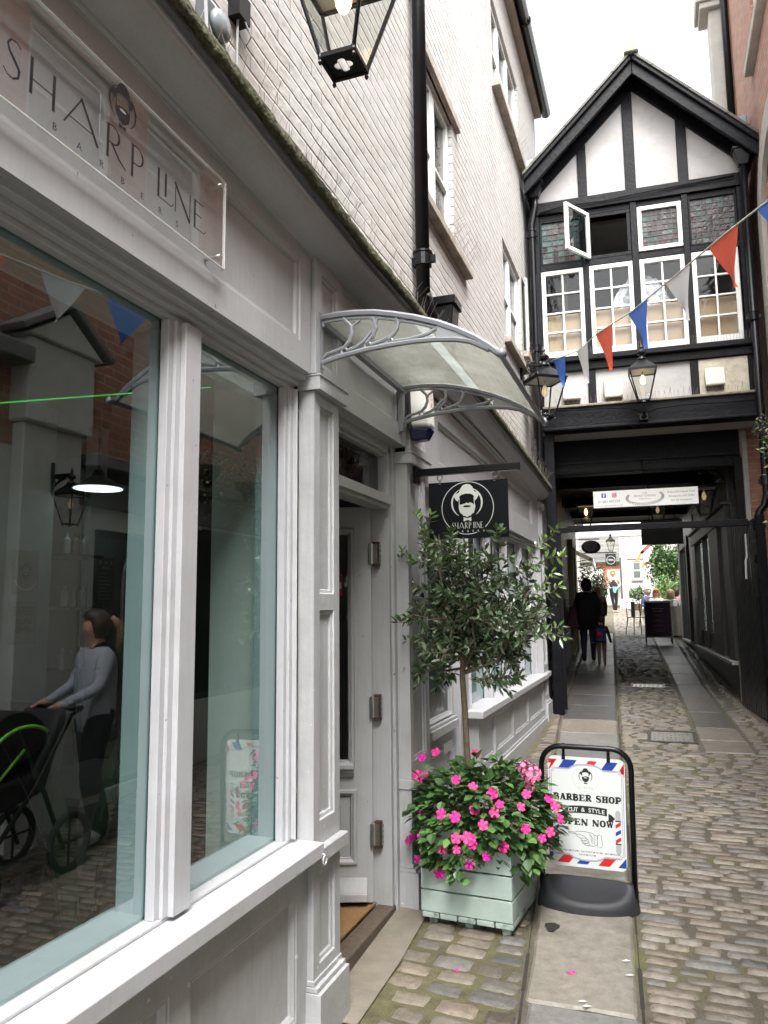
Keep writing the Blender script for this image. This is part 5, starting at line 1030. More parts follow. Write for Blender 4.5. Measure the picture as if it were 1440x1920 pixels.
# ------------------------------------------------------------ alarm box, hanging sign
ab = thing('alarm_box', 'white and blue burglar alarm box with red lettering behind the canopy', 'alarm box', (-1.28, 4.15, 2.72))
b = MB(); pts = [(-.02, 2.80), (.14, 2.80), (.16, 2.90), (.145, 3.06), (-.035, 3.06), (-.05, 2.90)]
b.hexa([(-1.28, 4.02, 2.80), (-1.16, 4.06, 2.80), (-1.16, 4.16, 2.80), (-1.28, 4.22, 2.80), (-1.28, 4.00, 3.05), (-1.175, 4.03, 3.05), (-1.175, 4.19, 3.05), (-1.28, 4.24, 3.05)]); b.build('housing', mat('alarm_white', (.62, .62, .58), .35, var=.03), ab, bevel=.02, seg=3)
b = MB(); b.hexa([(-1.28, 4.07, 2.735), (-1.19, 4.09, 2.735), (-1.19, 4.15, 2.735), (-1.28, 4.17, 2.735), (-1.28, 4.02, 2.798), (-1.16, 4.06, 2.798), (-1.16, 4.16, 2.798), (-1.28, 4.22, 2.798)]); b.build('blue_lens', mat('alarm_blue', (.008, .01, .09), .15, var=0), ab, bevel=.012, seg=2)
A = Art(Pl((-1.172, 4.11, 0), (0, 1, 0), (1, 0, .0)), w0=.006)
T0 = A.T; A.T = lambda x, y: (-(y), x)
A.text('ALARM', 2.93, -.012, .035, 0, wid=.2, off=.01)
A.T = T0; A.b.v = []; A.b.f = []; A.b.m = []
for i, ch in enumerate('ALARM'): A.text(ch, -.0 + .0, 3.01 - i * .045, .03, 0, off=.015)
A.build('lettering', mat('alarm_red', (.55, .06, .04), .4, var=0), ab)
b = MB(); b.box(-1.285, -1.26, 4.0, 4.24, 2.78, 3.07); b.build('back_plate', mat('alarm_black', (.02, .02, .022), .4), ab, bevel=.01)
hsn = thing('hanging_sign', 'square black hanging sign with white bearded face and SHARP LINE BARBERS', 'sign', (-1.0, 4.19, 2.17))
b = MB(); b.box(-1.279, -.69, 4.172, 4.212, 2.545, 2.585); b.build('bar', BLACKM, hsn, bevel=.003); b = MB(); b.box(-1.297, -1.278, 4.15, 4.235, 2.50, 2.625); 
for z in (2.515, 2.61): b.tube([(-1.279, 4.19, z), (-1.272, 4.19, z)], .006, 6)
b.build('wall_plate', BLACKM, hsn, bevel=.002)
b = MB(); b.box(-1.215, -.760, 4.187, 4.197, 2.175, 2.50); b.build('board', mat('sign_board_black', (.003, .004, .007), .5, var=.1, spec=.2), hsn, bevel=.001)
for x in (-1.148, -.833):
    b = MB(); b.tube([(x + .016 * math.cos(a * .524), 4.192, 2.528 + .016 * math.sin(a * .524)) for a in range(13)], .003, 6); b.tube([(x, 4.192, 2.515), (x, 4.192, 2.485)], .003, 6); b.lathe([(.006, 0), (.006, .003)], (x, 4.186, 2.49), 8); b.build('ring', STEEL, hsn)
A = Art(Pl((0, 4.187, 0), (1, 0, 0), (0, -1, 0)))
logo_face(A, -.99, 2.347, .148, 0, 1, 0, ring=.026); sharp(A, -1.080, 2.231, .035, 0, 0, 1.0, .585); 
A.spaced('BARBERS', -1.080, -.90, 2.210, .012, 0, 0)
A.build('lettering', [mat('sign_white', (.75, .77, .73), .5, var=0), MATS['sign_board_black']], hsn)

# ------------------------------------------------------------ planter, olive tree, flowers
PLM = mat('mint_paint', (.41, .51, .465), .5, var=.06, vs=4, bump=.001, bs=40, stain=(.28, .33, .29, .4), ss=6)
pz = .235; PC = V((-.93, 4.14, 0))
def ang_(v): return v
plt = thing('timber_planter', 'square mint green slatted timber planter in front of the shop', 'planter', (-.955, 4.10, pz), -.075)
PM = Matrix.Translation((-.955, 4.115, pz)) @ Matrix.Rotation(-.085, 4, 'Z'); W = .235
def corner_notch(): pass
for i, (z0, z1) in enumerate(((.052, .150), (.158, .262), (.270, .372), (.380, .455))):
    for sd in range(4):
        b = MB(PM @ Matrix.Rotation(sd * math.pi / 2, 4, 'Z')); b.box(-W + (.018 if sd % 2 else 0), W - (.018 if sd % 2 else 0), -W, -W + .018, z0, z1); b.build('slat', PLM, plt, bevel=.002)
WP = mat('worn_mint', (.40, .50, .45), .7, var=.15, vs=14, stain=(.05, .04, .035, .9), ss=14)
b = MB(PM)
for k in range(5): x = -W + .005 + k * .0945; b.box(x, x + .088, -W + .001, W - .001, .022, .048)
b.build('base_slats', WP, plt, bevel=.003); 
for x, y in ((-W + .03, -W + .04), (W - .06, -W + .03), (-W + .03, W - .07), (W - .06, W - .07), (-.02, -W + .05)):
    b = MB(PM); b.hexa([(x, y, -.03), (x + .035, y, -.03), (x + .035, y + .04, -.03), (x, y + .04, -.03), (x - .004, y - .002, .022), (x + .042, y - .002, .022), (x + .042, y + .045, .022), (x - .004, y + .045, .022)]); b.build('foot', WP, plt, bevel=.003)
b = MB(PM); b.box(-W + .02, W - .02, -W + .02, W - .02, .05, .43); b.build('soil', mat('soil', (.035, .025, .018), .95, bump=.01, bs=60), plt)
ot = thing('olive_tree', 'small standard olive tree with a loose round crown growing from the mint planter', 'tree', (-1.0, 4.12, .66))
random.seed(42)
BARK = mat('olive_bark', (.15, .115, .075), .85, var=.3, vs=30, bump=.004, bs=60)
trunk = [V((-.985, 4.14, .62)), V((-1.0, 4.14, .85)), V((-1.015, 4.14, 1.05)), V((-1.02, 4.14, 1.25)), V((-1.03, 4.14, 1.42))]
b = MB(); b.tube(trunk + [V((-1.025, 4.14, 1.5)), V((-.98, 4.13, 1.66))], [.019, .018, .017, .016, .0155, .014, .008], 10); b.build('trunk', BARK, ot, smooth=True)
b = MB(); lf = MB(); lf.col = []
cc = V((-.93, 4.12, 1.78))
def leaf(p, d, L, w, tone_):
    d = d.normalized(); up = V((random.uniform(-1, 1), random.uniform(-1, 1), random.uniform(.2, 1))); s = d.cross(up).normalized(); nrm = s.cross(d)
    q = [p, p + d * L * .3 + s * w * .42 + nrm * .002, p + d * L * .62 + s * w * .5 - nrm * .002, p + d * L - nrm * L * .10, p + d * L * .62 - s * w * .5 - nrm * .002, p + d * L * .3 - s * w * .42 + nrm * .002, p + d * L * .33 - nrm * .003, p + d * L * .62 - nrm * .006]
    lf.add(q, [(0, 1, 6), (1, 2, 7, 6), (2, 3, 7), (0, 6, 5), (6, 7, 4, 5), (7, 3, 4)]); lf.col += [tone_] * 8
def twig(p, d, n, step, young=0., droop=0.):
    pts = [p]; 
    for i in range(n):
        d = (d + V((random.uniform(-.25, .25), random.uniform(-.25, .25), random.uniform(-.2, .25) - droop))).normalized(); p = p + d * step; pts.append(p)
        k = random.uniform(.55, 1.25); yg = young * (i / n) ** .7
        for sgn in (-1, 1):
            if random.random() < .9:
                o = d.orthogonal().normalized(); o.rotate(Matrix.Rotation(random.uniform(0, 6.28), 3, d)); ld = (d * .55 + o * sgn)
                base = (.065, .12, .048) if random.random() < .6 else (.19, .25, .15)
                c = tuple(a * (1 - yg) * k + b_ * yg for a, b_ in zip(base, (.20, .32, .07)))
                leaf(p, ld, random.uniform(.036, .068), random.uniform(.014, .024), c)
    b.tube(pts, [.0022] * len(pts), 4, cap=False)
    for _ in range(2): leaf(p, d + V((random.uniform(-.4, .4), random.uniform(-.4, .4), .1)), .045, .013, tuple(a * (1 - young) + b_ * young for a, b_ in zip((.04, .065, .032), (.22, .34, .08))))
hub = trunk[-1]
# main limbs
ends = []
for i in range(17):
    a = i * 2.4 + random.uniform(-.3, .3); el = random.uniform(-.1, 1.3); r = random.uniform(.18, .35)
    if i in (3, 9): el = -.3
    d = V((math.cos(a) * math.cos(el), math.sin(a) * math.cos(el), math.sin(el))); e = V((-.93, 4.12, 1.70)) + V((d.x * r * .92, d.y * r * .8, d.z * r * 1.2 + .03)); m_ = hub * .5 + e * .5 + V((random.uniform(-.05, .05), random.uniform(-.05, .05), random.uniform(-.08, .02)))
    h0 = trunk[-1] + (V((-.98, 4.13, 1.66)) - trunk[-1]) * random.random(); b.tube([h0, m_, e], [.009, .006, .0035], 6); ends += [(m_, e), (h0, m_)]
    for k in range(3):
        p = m_ + (e - m_) * random.random(); d2 = (d + V((random.uniform(-1, 1), random.uniform(-1, 1), random.uniform(-.5, .9)))).normalized(); e2 = p + d2 * random.uniform(.08, .17); b.tube([p, (p + e2) / 2 + V((random.uniform(-.02, .02),) * 3), e2], [.004, .003, .002], 5); ends.append((p, e2))
for (p0, p1) in ends:
    for k in range(5):
        p = p0 + (p1 - p0) * (random.random() ** .6)
        if (p - hub).length < .10: continue
        d = ((p1 - p0).normalized() * .6 + V((random.uniform(-1, 1), random.uniform(-1, 1), random.uniform(-.6, 1)))).normalized(); twig(p, d, random.randint(4, 7), .021, young=.25 if p.z > 1.95 else 0)
for p, d, n, y_ in ((V((-1.22, 4.1, 2.05)), V((.12, 0, 1)), 13, .95), (V((-1.18, 4.12, 2.0)), V((-.05, .1, 1)), 10, .9), (V((-.72, 4.1, 1.98)), V((1, 0, .42)), 16, .9), (V((-1.2, 4.05, 2.02)), V((-1, 0, .12)), 8, .6), (V((-.66, 4.1, 1.82)), V((.8, 0, .35)), 9, .8), (V((-.65, 4.1, 1.66)), V((1, .1, .05)), 9, .2), (V((-1.24, 4.1, 1.9)), V((-1, 0, .0)), 6, .1), (V((-.98, 4.1, 1.42)), V((.75, -.2, -.55)), 11, .1), (V((-.92, 4.08, 1.40)), V((.9, -.1, -.15)), 10, .25), (V((-.8, 4.1, 2.1)), V((.1, 0, 1)), 5, .3), (V((-1.05, 4.1, 2.1)), V((-.1, 0, 1)), 5, .3), (V((-1.2, 4.1, 1.66)), V((-.6, 0, -.3)), 6, 0)):
    for q_ in range(2): twig(p + V((random.uniform(-.01, .01),) * 3), V(d), n, .021, young=y_)
b.build('branches', BARK, ot)
LEAF = mat('olive_leaf', (.1, .1, .1), .24, var=.2, vs=40, attr='tone', spec=.9)
lf.build('crown', LEAF, ot)

fl = thing('flowering_plants', 'mass of pink busy lizzies and geraniums spilling over the mint planter', 'flowers', (-.95, 4.1, .66))
random.seed(8); lb = MB(); lb.col = []; stm = MB()
def bleaf(p, d, L, w, tn):
    d = d.normalized(); s = d.cross(V((random.uniform(-.3, .3), random.uniform(-.3, .3), 1))).normalized(); nr = s.cross(d); cur = random.uniform(.0, .25)
    prof = [(0, .0), (.18, .62), (.42, 1), (.68, .75), (.88, .32), (1, 0)]
    mid = [p + d * L * t_ - nr * L * cur * t_ * t_ for t_, _ in prof]; q = mid + [m_ + s * w / 2 * k + nr * w * .10 * k for m_, (_, k) in zip(mid, prof)] + [m_ - s * w / 2 * k + nr * w * .10 * k for m_, (_, k) in zip(mid, prof)]
    lb.add(q, [(i, i + 1, 6 + i + 1, 6 + i) for i in range(5)] + [(i, 12 + i, 12 + i + 1, i + 1) for i in range(5)]); lb.col += [tn] * 18
surf = []
SH = lambda a, el: None
for i in range(2100):
    a = random.uniform(0, 2 * math.pi); el = math.asin(random.uniform(-.55, 1)); rr = random.uniform(.6, 1.0) ** .5
    nx_ = math.cos(a) * math.cos(el); ny_ = math.sin(a) * math.cos(el); nz_ = math.sin(el)
    ax = .355 if nx_ > 0 else .36
    p = V((-.93 + nx_ * ax * rr, 4.10 + ny_ * .31 * rr, .70 + nz_ * (.26 if nz_ > 0 else .34) * rr + .07 * nx_ * 0))
    lump = .05 * math.sin(a * 5 + el * 3) + .035 * math.sin(a * 9 - el * 7); p += V((nx_, ny_, nz_)) * lump
    if p.z < .63 and abs(p.x + .955) < .21 and abs(p.y - 4.115) < .21: continue
    if p.z < .44: continue
    k = random.uniform(.6, 1.3); bs_ = (.055, .125, .035) if random.random() < .7 else (.11, .22, .055)
    d = V((nx_, ny_, nz_ * .6 - .15)) + V((random.uniform(-.6, .6), random.uniform(-.6, .6), random.uniform(-.5, .3)))
    bleaf(p, d, random.uniform(.042, .068), random.uniform(.036, .052), tuple(c * k for c in bs_)); surf.append((p, V((nx_, ny_, nz_))))
for i in range(60):
    p, n_ = random.choice(surf); stm.tube([V((-.95, 4.1, .64)), (V((-.95, 4.1, .64)) + p) / 2 + V((0, 0, .05)), p], .0028, 4, cap=False)
lb.build('foliage', mat('lizzie_leaf', (.1, .1, .1), .42, var=.25, vs=50, attr='tone', spec=.5), fl)
stm.build('stems', mat('green_stem', (.10, .14, .04), .5), fl)
def flower_mesh(name, r, m, parent):
    f = MB()
    for k in range(5):
        a = k * 2 * math.pi / 5; c = V((math.cos(a), math.sin(a), .12)) * r * .55; pts = [V((0, 0, 0))]
        for j in range(-4, 5): t_ = a + j * .155; rr = r * (1.0 - .10 * (abs(j) == 0) - .30 * (abs(j) / 4) ** 3); pts.append(V((math.cos(t_) * rr, math.sin(t_) * rr, .15 * r * math.cos(j * .7))))
        f.add(pts, [tuple([0, i, i + 1]) for i in range(1, 9)])
    return f.build(name, m, parent)
pk = [mat('petal_pink', (.80, .035, .30), .6, var=.08), mat('petal_magenta', (.62, .01, .32), .6, var=.08), mat('petal_rose', (.82, .07, .28), .6, var=.1)]
WM[fl.name] = Matrix.Translation(fl.location); protos = []
WM_ = WM.pop(fl.name)
for m_ in pk:
    o = flower_mesh('flower', .027, m_, None); o.parent = fl; protos.append([o, 0])
front = [(x, z) for x, z in ((797, 1455), (817, 1410), (791, 1420), (782, 1452), (771, 1463), (789, 1463), (855, 1462), (887, 1475), (890, 1410), (893, 1415), (791, 1526), (827, 1526), (853, 1532), (890, 1518), (906, 1547), (927, 1524), (937, 1508), (923, 1488), (965, 1551), (986, 1554), (987, 1489), (977, 1513), (855, 1572), (856, 1593), (882, 1574), (875, 1570), (886, 1584), (829, 1591), (765, 1576), (773, 1570), (790, 1567), (912, 1606), (880, 1620), (944, 1588), (784, 1612), (824, 1637), (830, 1654), (1029, 1497), (1041, 1512), (1051, 1535), (1032, 1560), (1017, 1572))]
CO = V((0, 0, 1.779))
for i, (px, py) in enumerate(front):                     # spread as they grow on the mound's near side
    d = F_ + R_ * ((px - 720) / 1440) - U_ * ((py - 960) / 1440)
    # nearest point of the mound ellipsoid along this direction
    cen = V((-.93, 4.10, .70)); rx = .43 if px > 900 else .39; A3 = V((1 / rx, 1 / .34, 1 / (.30 if py < 1530 else .38))); o_ = (CO - cen); o_ = V((o_.x * A3.x, o_.y * A3.y, o_.z * A3.z)); dd = V((d.x * A3.x, d.y * A3.y, d.z * A3.z))
    Bq = o_.dot(dd); Dq = Bq * Bq - dd.dot(dd) * (o_.dot(o_) - 1); tq = (-Bq - (math.sqrt(Dq) if Dq > 0 else 0)) / dd.dot(dd)
    p = CO + d * tq; n_ = (p - cen).normalized() * .5 - d.normalized() * .6 + V((random.uniform(-.3, .3), 0, random.uniform(-.1, .4)))
    ki = 1 if py > 1600 or px < 800 and random.random() < .6 else random.choice((0, 0, 2))
    pr = protos[ki]
    if pr[1] == 0: o = pr[0]; pr[1] = 1
    else: o = pr[0].copy(); C.objects.link(o); o.parent = fl
    o.location = p - fl.location; o.rotation_euler = n_.to_track_quat('Z', 'Y').to_euler(); o.rotation_euler.rotate_axis('Z', random.uniform(0, 6)); s_ = random.uniform(.8, 1.1); o.scale = (s_, s_, s_)
WM[fl.name] = WM_
gb = MB(); random.seed(2)                                # pale geranium heads
for cx, cy, cz, n_, r_ in ((-.655, 4.02, .955, 46, .045), (-.69, 4.02, .985, 14, .03), (-.66, 4.0, .895, 8, .02)):
    for k in range(n_):
        v = V((random.gauss(0, 1), random.gauss(0, 1), random.gauss(0, 1))).normalized() * r_; c_ = V((cx, cy, cz)) + v
        s = v.orthogonal().normalized() * .013; t_ = v.cross(s).normalized() * .013; gb.add([c_ + s, c_ + (s + t_) * .7 + v * .15, c_ + t_, c_ + (t_ - s) * .7 + v * .1, c_ - s, c_ - (s + t_) * .7 + v * .15, c_ - t_, c_ + (s - t_) * .7 + v * .1], [tuple(range(8))])
gb.build('geranium_head', mat('petal_pale', (.80, .22, .42), .6, var=.15), fl)
b = MB(); b.tube([(-.75, 4.08, .72), (-.68, 4.04, .86), (-.66, 4.02, .93)], .003, 5); b.build('stem', MATS['green_stem'], fl)
for (x, y, s_, lab) in ((-.45, 3.62, .022, 'fallen pink petal on the big flagstone before the planter'), (-.93, 3.5, .014, 'small fallen magenta petal on the mossy setts')):
    b = MB(); z = G(y) + .007; b.add([(x + s_ * math.cos(a) * (1 + .3 * math.sin(a * 3)), y + s_ * .7 * math.sin(a), z + .004 * math.sin(a * 2)) for a in [k * .628 for k in range(10)]], [tuple(range(10))]); tag(b.build('petal', pk[0]), lab, 'petal', 'fallen petals')
for k, (x, y) in enumerate(((-.225, 3.78), (-.205, 3.66), (-.38, 3.40), (-.36, 3.37), (-1.0, 3.95))):
    b = MB(); z = G(y) + .008; b.add([(x - .02, y, z), (x, y + .006, z + .006), (x + .022, y + .012, z), (x, y - .008, z + .003)], [(0, 1, 2, 3)])
    tag(b.build('litter_scrap', mat('scrap_white', (.6, .6, .57), .8)), ['pale feather at the right edge of the big flagstone', 'tiny white scrap just in front of the feather', 'white scrap at the near end of the big flagstone', 'second white scrap beside the one at the flagstone end', 'pale dry leaf under the mint planter'][k], 'litter')

# ------------------------------------------------------------ pavement sign
ps = thing('pavement_sign', 'freestanding BARBER SHOP OPEN NOW pavement sign with black frame and rubber base', 'sign', (-.43, 4.36, .25))
SM = Matrix.Translation((-.435, 4.36, .25)) @ Matrix.Rotation(.03, 4, 'Z') @ Matrix.Rotation(rad(1.2), 4, 'Y')
hw = .232
b = MB(SM); pts = [(-hw - .004, 0, .05), (-hw, 0, .62)] + [(-hw + .10 - .10 * math.cos(rad(a)), 0, .69 + .10 * math.sin(rad(a))) for a in range(0, 91, 15)] + [(hw - .10 + .10 * math.sin(rad(a)), 0, .69 + .10 * math.cos(rad(a))) for a in range(0, 91, 15)] + [(hw, 0, .62), (hw + .004, 0, .05)]
b.tube(pts, .0145, 12); b.build('frame', BLACKM, ps, smooth=True)
b = MB(SM); n = 22; ring = []
def basep(k, r, z): 
    a = math.pi * k / n; return (-(hw + .02) * math.cos(a) * r, -.13 * math.sin(a) * r - .03, z)
for r, z in ((1.02, -.035), (1.04, -.02), (1.02, .02), (.96, .045)): ring.append([basep(k, r, z) for k in range(n + 1)])
top = [(-(hw + .02) * math.cos(math.pi * k / n) * .90, -.02 - .105 * math.sin(math.pi * k / n), .05 + .075 * (1 - math.sin(math.pi * k / n)) ** 1.0) for k in range(n + 1)]
top2 = [(-(hw - .01) * math.cos(math.pi * k / n) * .9, -.015 - .085 * math.sin(math.pi * k / n), .03 + .085 * (1 - math.sin(math.pi * k / n))) for k in range(n + 1)]
ring += [top, top2, [(-(hw - .02) + 2 * (hw - .02) * k / n, -.008, .125) for k in range(n + 1)], [(-(hw + .02) + 2 * (hw + .02) * k / n, .01, .125 - .03 * abs(2 * k / n - 1) ** 6) for k in range(n + 1)], [(-(hw + .02) + 2 * (hw + .02) * k / n, .06, -.03) for k in range(n + 1)]]
vs = [p for r in ring for p in r]; m_ = n + 1
b.add(vs, [(i * m_ + k, i * m_ + k + 1, (i + 1) * m_ + k + 1, (i + 1) * m_ + k) for i in range(len(ring) - 1) for k in range(n)] + [tuple(i * m_ for i in range(len(ring))), tuple(i * m_ + n for i in range(len(ring)))[::-1]])
b.build('rubber_base', mat('rubber', (.022, .0235, .027), .55, var=.15, vs=40, bump=.0012, bs=220), ps, smooth=True)
PWm = mat('panel_white', (.74, .77, .76), .4, var=.02)
def rrect(x0, z0, x1, z1, r): return [(x1 - r + r * math.cos(rad(a)), z1 - r + r * math.sin(rad(a))) for a in range(0, 91, 15)] + [(x0 + r - r * math.sin(rad(a)), z1 - r + r * math.cos(rad(a))) for a in range(0, 91, 15)] + [(x0 + r - r * math.cos(rad(a)), z0 + r - r * math.sin(rad(a))) for a in range(0, 91, 15)] + [(x1 - r + r * math.sin(rad(a)), z0 + r - r * math.cos(rad(a))) for a in range(0, 91, 15)]
PX0, PX1, PZ0, PZ1 = -.198, .200, .175, .738
b = MB(SM); b.prism([(x, -.003, z) for x, z in rrect(PX0, PZ0, PX1, PZ1, .03)], (0, .006, 0)); b.build('panel', PWm, ps)
for x in (-.115, .118):
    b = MB(SM); b.tube([(x, 0, .775), (x, 0, .745)], .008, 8); b.tube([(x - .008, 0, .79), (x + .008, 0, .79)], .0175, 12); b.box(x - .009, x + .009, -.008, .008, .722, .75); b.build('hook', BLACKM, ps)
class SPl:
    def __call__(s, u, v, w=0.): return SM @ V((u, -.003 - w, v))
A = Art(SPl(), w0=.0006, dw=.0004); cols = [mat('print_black', (.012, .012, .014), .4, var=0), PWm, mat('print_red', (.62, .015, .02), .4, var=0), mat('print_blue', (.01, .05, .33), .4, var=0), mat('print_line', (.06, .07, .25), .4, var=0), mat('print_grey', (.45, .46, .46), .4, var=0)]
def band(z0, z1, segs, sl):
    for x0, x1, c in segs:
        P = [(x0, z0), (x1, z0), (x1 + sl, z1), (x0 + sl, z1)]; P = [(min(max(x, PX0 + .003), PX1 - .003), z) for x, z in P]; A.poly(P, c, 0)
band(.668, .722, [(-.21, -.188, 2), (-.150, -.083, 3), (-.022, .022, 2), (.070, .128, 3), (.165, .23, 2)], .038)
A.rect(PX0 + .002, .70, PX0 + .03, .722, 2, 0)
band(.192, .240, [(-.24, -.205, 3), (-.155, -.095, 2), (-.055, -.0, 3), (.055, .112, 2), (.155, .24, 3)], .04)
A.poly([(PX0 + .002, .24), (PX0 + .002, .275), (PX0 + .024, .26)], 3, 0); A.poly([(PX1 - .028, .668), (PX1 - .003, .65), (PX1 - .003, .70)], 2, 0)
def frame_line(i, w):
    x0, x1, z0, z1 = PX0 + i, PX1 - i, .228 + i * .6, .683 - i * .6; c = .016
    P = [(x0, z0 + c), (x0, z1 - c), (x0 + c * .5, z1 - c), (x0 + c, z1 - c * .5), (x0 + c, z1), (-.09, z1), (-.07, z1 + .014)] + [(x, z1 + .014 + .013 * math.cos((x) / .07 * 1.4)) for x in (-.05, -.03, 0, .03, .05)] + [(.07, z1 + .014), (.09, z1), (x1 - c, z1), (x1 - c, z1 - c * .5), (x1 - c * .5, z1 - c), (x1, z1 - c), (x1, z0 + c), (x1 - c * .5, z0 + c), (x1 - c, z0 + c * .5), (x1 - c, z0), (.09, z0), (.07, z0 - .014)] + [(x, z0 - .014 - .010 * math.cos(x / .07 * 1.4)) for x in (.05, .03, 0, -.03, -.05)] + [(-.07, z0 - .014), (-.09, z0), (x0 + c, z0), (x0 + c, z0 + c * .5), (x0 + c * .5, z0 + c), (x0, z0 + c)]
    if w == 0: A.poly(P, 1, 1)
    else: A.stroke(P, w, 4, 2)
frame_line(.006, 0); frame_line(.010, .0022); frame_line(.018, .0016)
logo_face(A, 0, .63, .058, 0, 1, 2, outer=False); A.stroke(arc(0, .63, .068, 0, 360, 40), .0012, 5, 2); sharp(A, -.042, .575, .014, 5, 2, 1., .68)
# heavy slab lettering
def slab(t, x0, x1, z, h):
    n = sum(.55 if c == ' ' else (.62 if c == 'I' else (1.15 if c in 'NWM' else 1)) for c in t); u = (x1 - x0) / n; x = x0
    for c in t:
        k = .55 if c == ' ' else (1.15 if c in 'NW' else 1); w = u * k; g_ = w * .88; sw = h * .33; tw = h * .14
        a, e = x + (w - g_) / 2, x + (w + g_) / 2; R = lambda xa, za, xb, zb: A.rect(xa, z + za * h, xb, z + zb * h, 0, 2); S_ = lambda P, ww: A.stroke([(a + (e - a) * p_[0], z + p_[1] * h) for p_ in P], ww, 0, 2)
        def stem(p_, z0=0, z1=1): xx = a + (e - a) * p_; R(xx - sw / 2, z0, xx + sw / 2, z1); R(xx - sw * .85, 0, xx + sw * .85, .13); R(xx - sw * .85, .87, xx + sw * .85, 1)
        if c == 'B': stem(.25); S_([(.25, .93), (.6, .93), (.8, .84), (.8, .64), (.6, .54), (.25, .54)], sw * .75); S_([(.25, .5), (.65, .5), (.88, .38), (.88, .17), (.65, .07), (.25, .07)], sw * .8)
        if c == 'P': stem(.25); S_([(.25, .93), (.65, .93), (.85, .82), (.85, .56), (.65, .44), (.25, .44)], sw * .8)
        if c == 'R': stem(.25); S_([(.25, .93), (.6, .93), (.8, .84), (.8, .62), (.6, .5), (.25, .5)], sw * .8); S_([(.55, .5), (.92, .04)], sw * .9); S_([(.75, .07), (1.05, .07)], tw)
        if c == 'A': S_([(.16, .05), (.5, .98)], tw * 1.2); S_([(.48, 1), (.84, .05)], sw * 1.05); S_([(.25, .35), (.7, .35)], tw); S_([(0, .07), (.32, .07)], tw); S_([(.64, .07), (1.04, .07)], tw)
        if c == 'E': stem(.25); S_([(.25, .93), (.9, .93)], tw); S_([(.25, .07), (.95, .07)], tw); S_([(.25, .5), (.7, .5)], tw); S_([(.88, 1), (.88, .7)], tw); S_([(.92, 0), (.92, .32)], tw); S_([(.7, .66), (.7, .36)], tw)
        if c == 'S': S_([(.86, .72), (.8, .9), (.5, .96), (.22, .86), (.2, .66), (.5, .52), (.82, .38), (.84, .16), (.55, .03), (.25, .08), (.12, .28)], [tw, tw, tw * 1.3, sw * .8, sw, sw * 1.1, sw, sw * .8, tw * 1.3, tw, tw])
        if c == 'H': stem(.22); stem(.78); S_([(.22, .5), (.78, .5)], tw * 1.2)
        if c == 'O': A.stroke([(x + w / 2 + g_ * .37 * math.cos(q_), z + h / 2 + h * .43 * math.sin(q_)) for q_ in [i * math.pi / 10 for i in range(21)]], [tw * 1.2 + (sw - tw * 1.2) * abs(math.cos(i * math.pi / 10)) for i in range(21)], 0, 2)
        if c == 'N': S_([(.16, .03), (.16, .97)], tw * 1.2); S_([(.1, .96), (.85, .02)], sw); S_([(.86, .02), (.86, .97)], tw * 1.2); S_([(-.02, .07), (.32, .07)], tw); S_([(.7, .93), (1.02, .93)], tw)
        if c == 'W': S_([(.1, .97), (.32, .03)], sw * .8); S_([(.32, .03), (.52, .9)], tw); S_([(.5, .97), (.72, .03)], sw * .8); S_([(.72, .03), (.92, .95)], tw); S_([(-.02, .93), (.25, .93)], tw); S_([(.78, .93), (1.02, .93)], tw)
        x += w
slab('BARBER SHOP', -.172, .180, .512, .034); slab('OPEN NOW', -.132, .138, .388, .034)
arcp = lambda u, h_: (u, .470 - .55 * u * u + h_)
A.poly([arcp(-.105 + .21 * i / 10, .019) for i in range(11)] + [arcp(.105 - .21 * i / 10, -.019) for i in range(11)], 0, 2)
A.poly([(-.112, .468), (-.112, .428), (-.14, .432), (-.128, .418), (-.098, .418), (-.098, .468)], 0, 2); A.poly([(-.142, .434), (-.128, .452), (-.112, .46), (-.112, .428)], 0, 2)
A.poly([(.112, .460), (.128, .452), (.146, .436), (.130, .418), (.104, .418), (.112, .428)], 0, 2); 
for i, ch in enumerate('CUT & STYLE'): 
    if ch != ' ': u = -.086 + .172 * i / 10; A.text(ch, u, .459 - .55 * u * u, .021, 1, 3, off=.018)
# pointing hand
hl = [(-.095, .352), (-.06, .350), (-.05, .357), (-.01, .358), (.03, .352), (.052, .338), (.055, .30), (.035, .288), (.0, .288), (-.012, .292), (-.022, .300), (-.028, .312), (-.032, .322), (-.048, .330), (-.06, .343), (-.093, .345)]
A.poly(hl, 1, 2); A.stroke(hl + hl[:1], .0022, 0, 3)
for P in ([(-.03, .322), (-.01, .326), (.0, .318), (-.01, .312), (-.026, .312)], [(-.024, .308), (.0, .312), (.008, .304), (.0, .300), (-.02, .300)], [(-.012, .298), (.006, .300), (.016, .296), (.010, .290)], [(-.06, .343), (-.03, .340), (-.012, .334), (.004, .320), (.012, .306)], [(.02, .345), (.03, .325), (.03, .300)], [(.012, .35), (.022, .33), (.022, .305)], [(.036, .346), (.04, .32), (.038, .296)]): A.stroke(P, .0018, 0, 4)
A.poly([(.055, .346), (.074, .344), (.078, .30), (.074, .284), (.052, .286)], 1, 3); A.stroke([(.055, .346), (.074, .344), (.078, .30), (.074, .284), (.052, .286), (.055, .346)], .002, 0, 4)
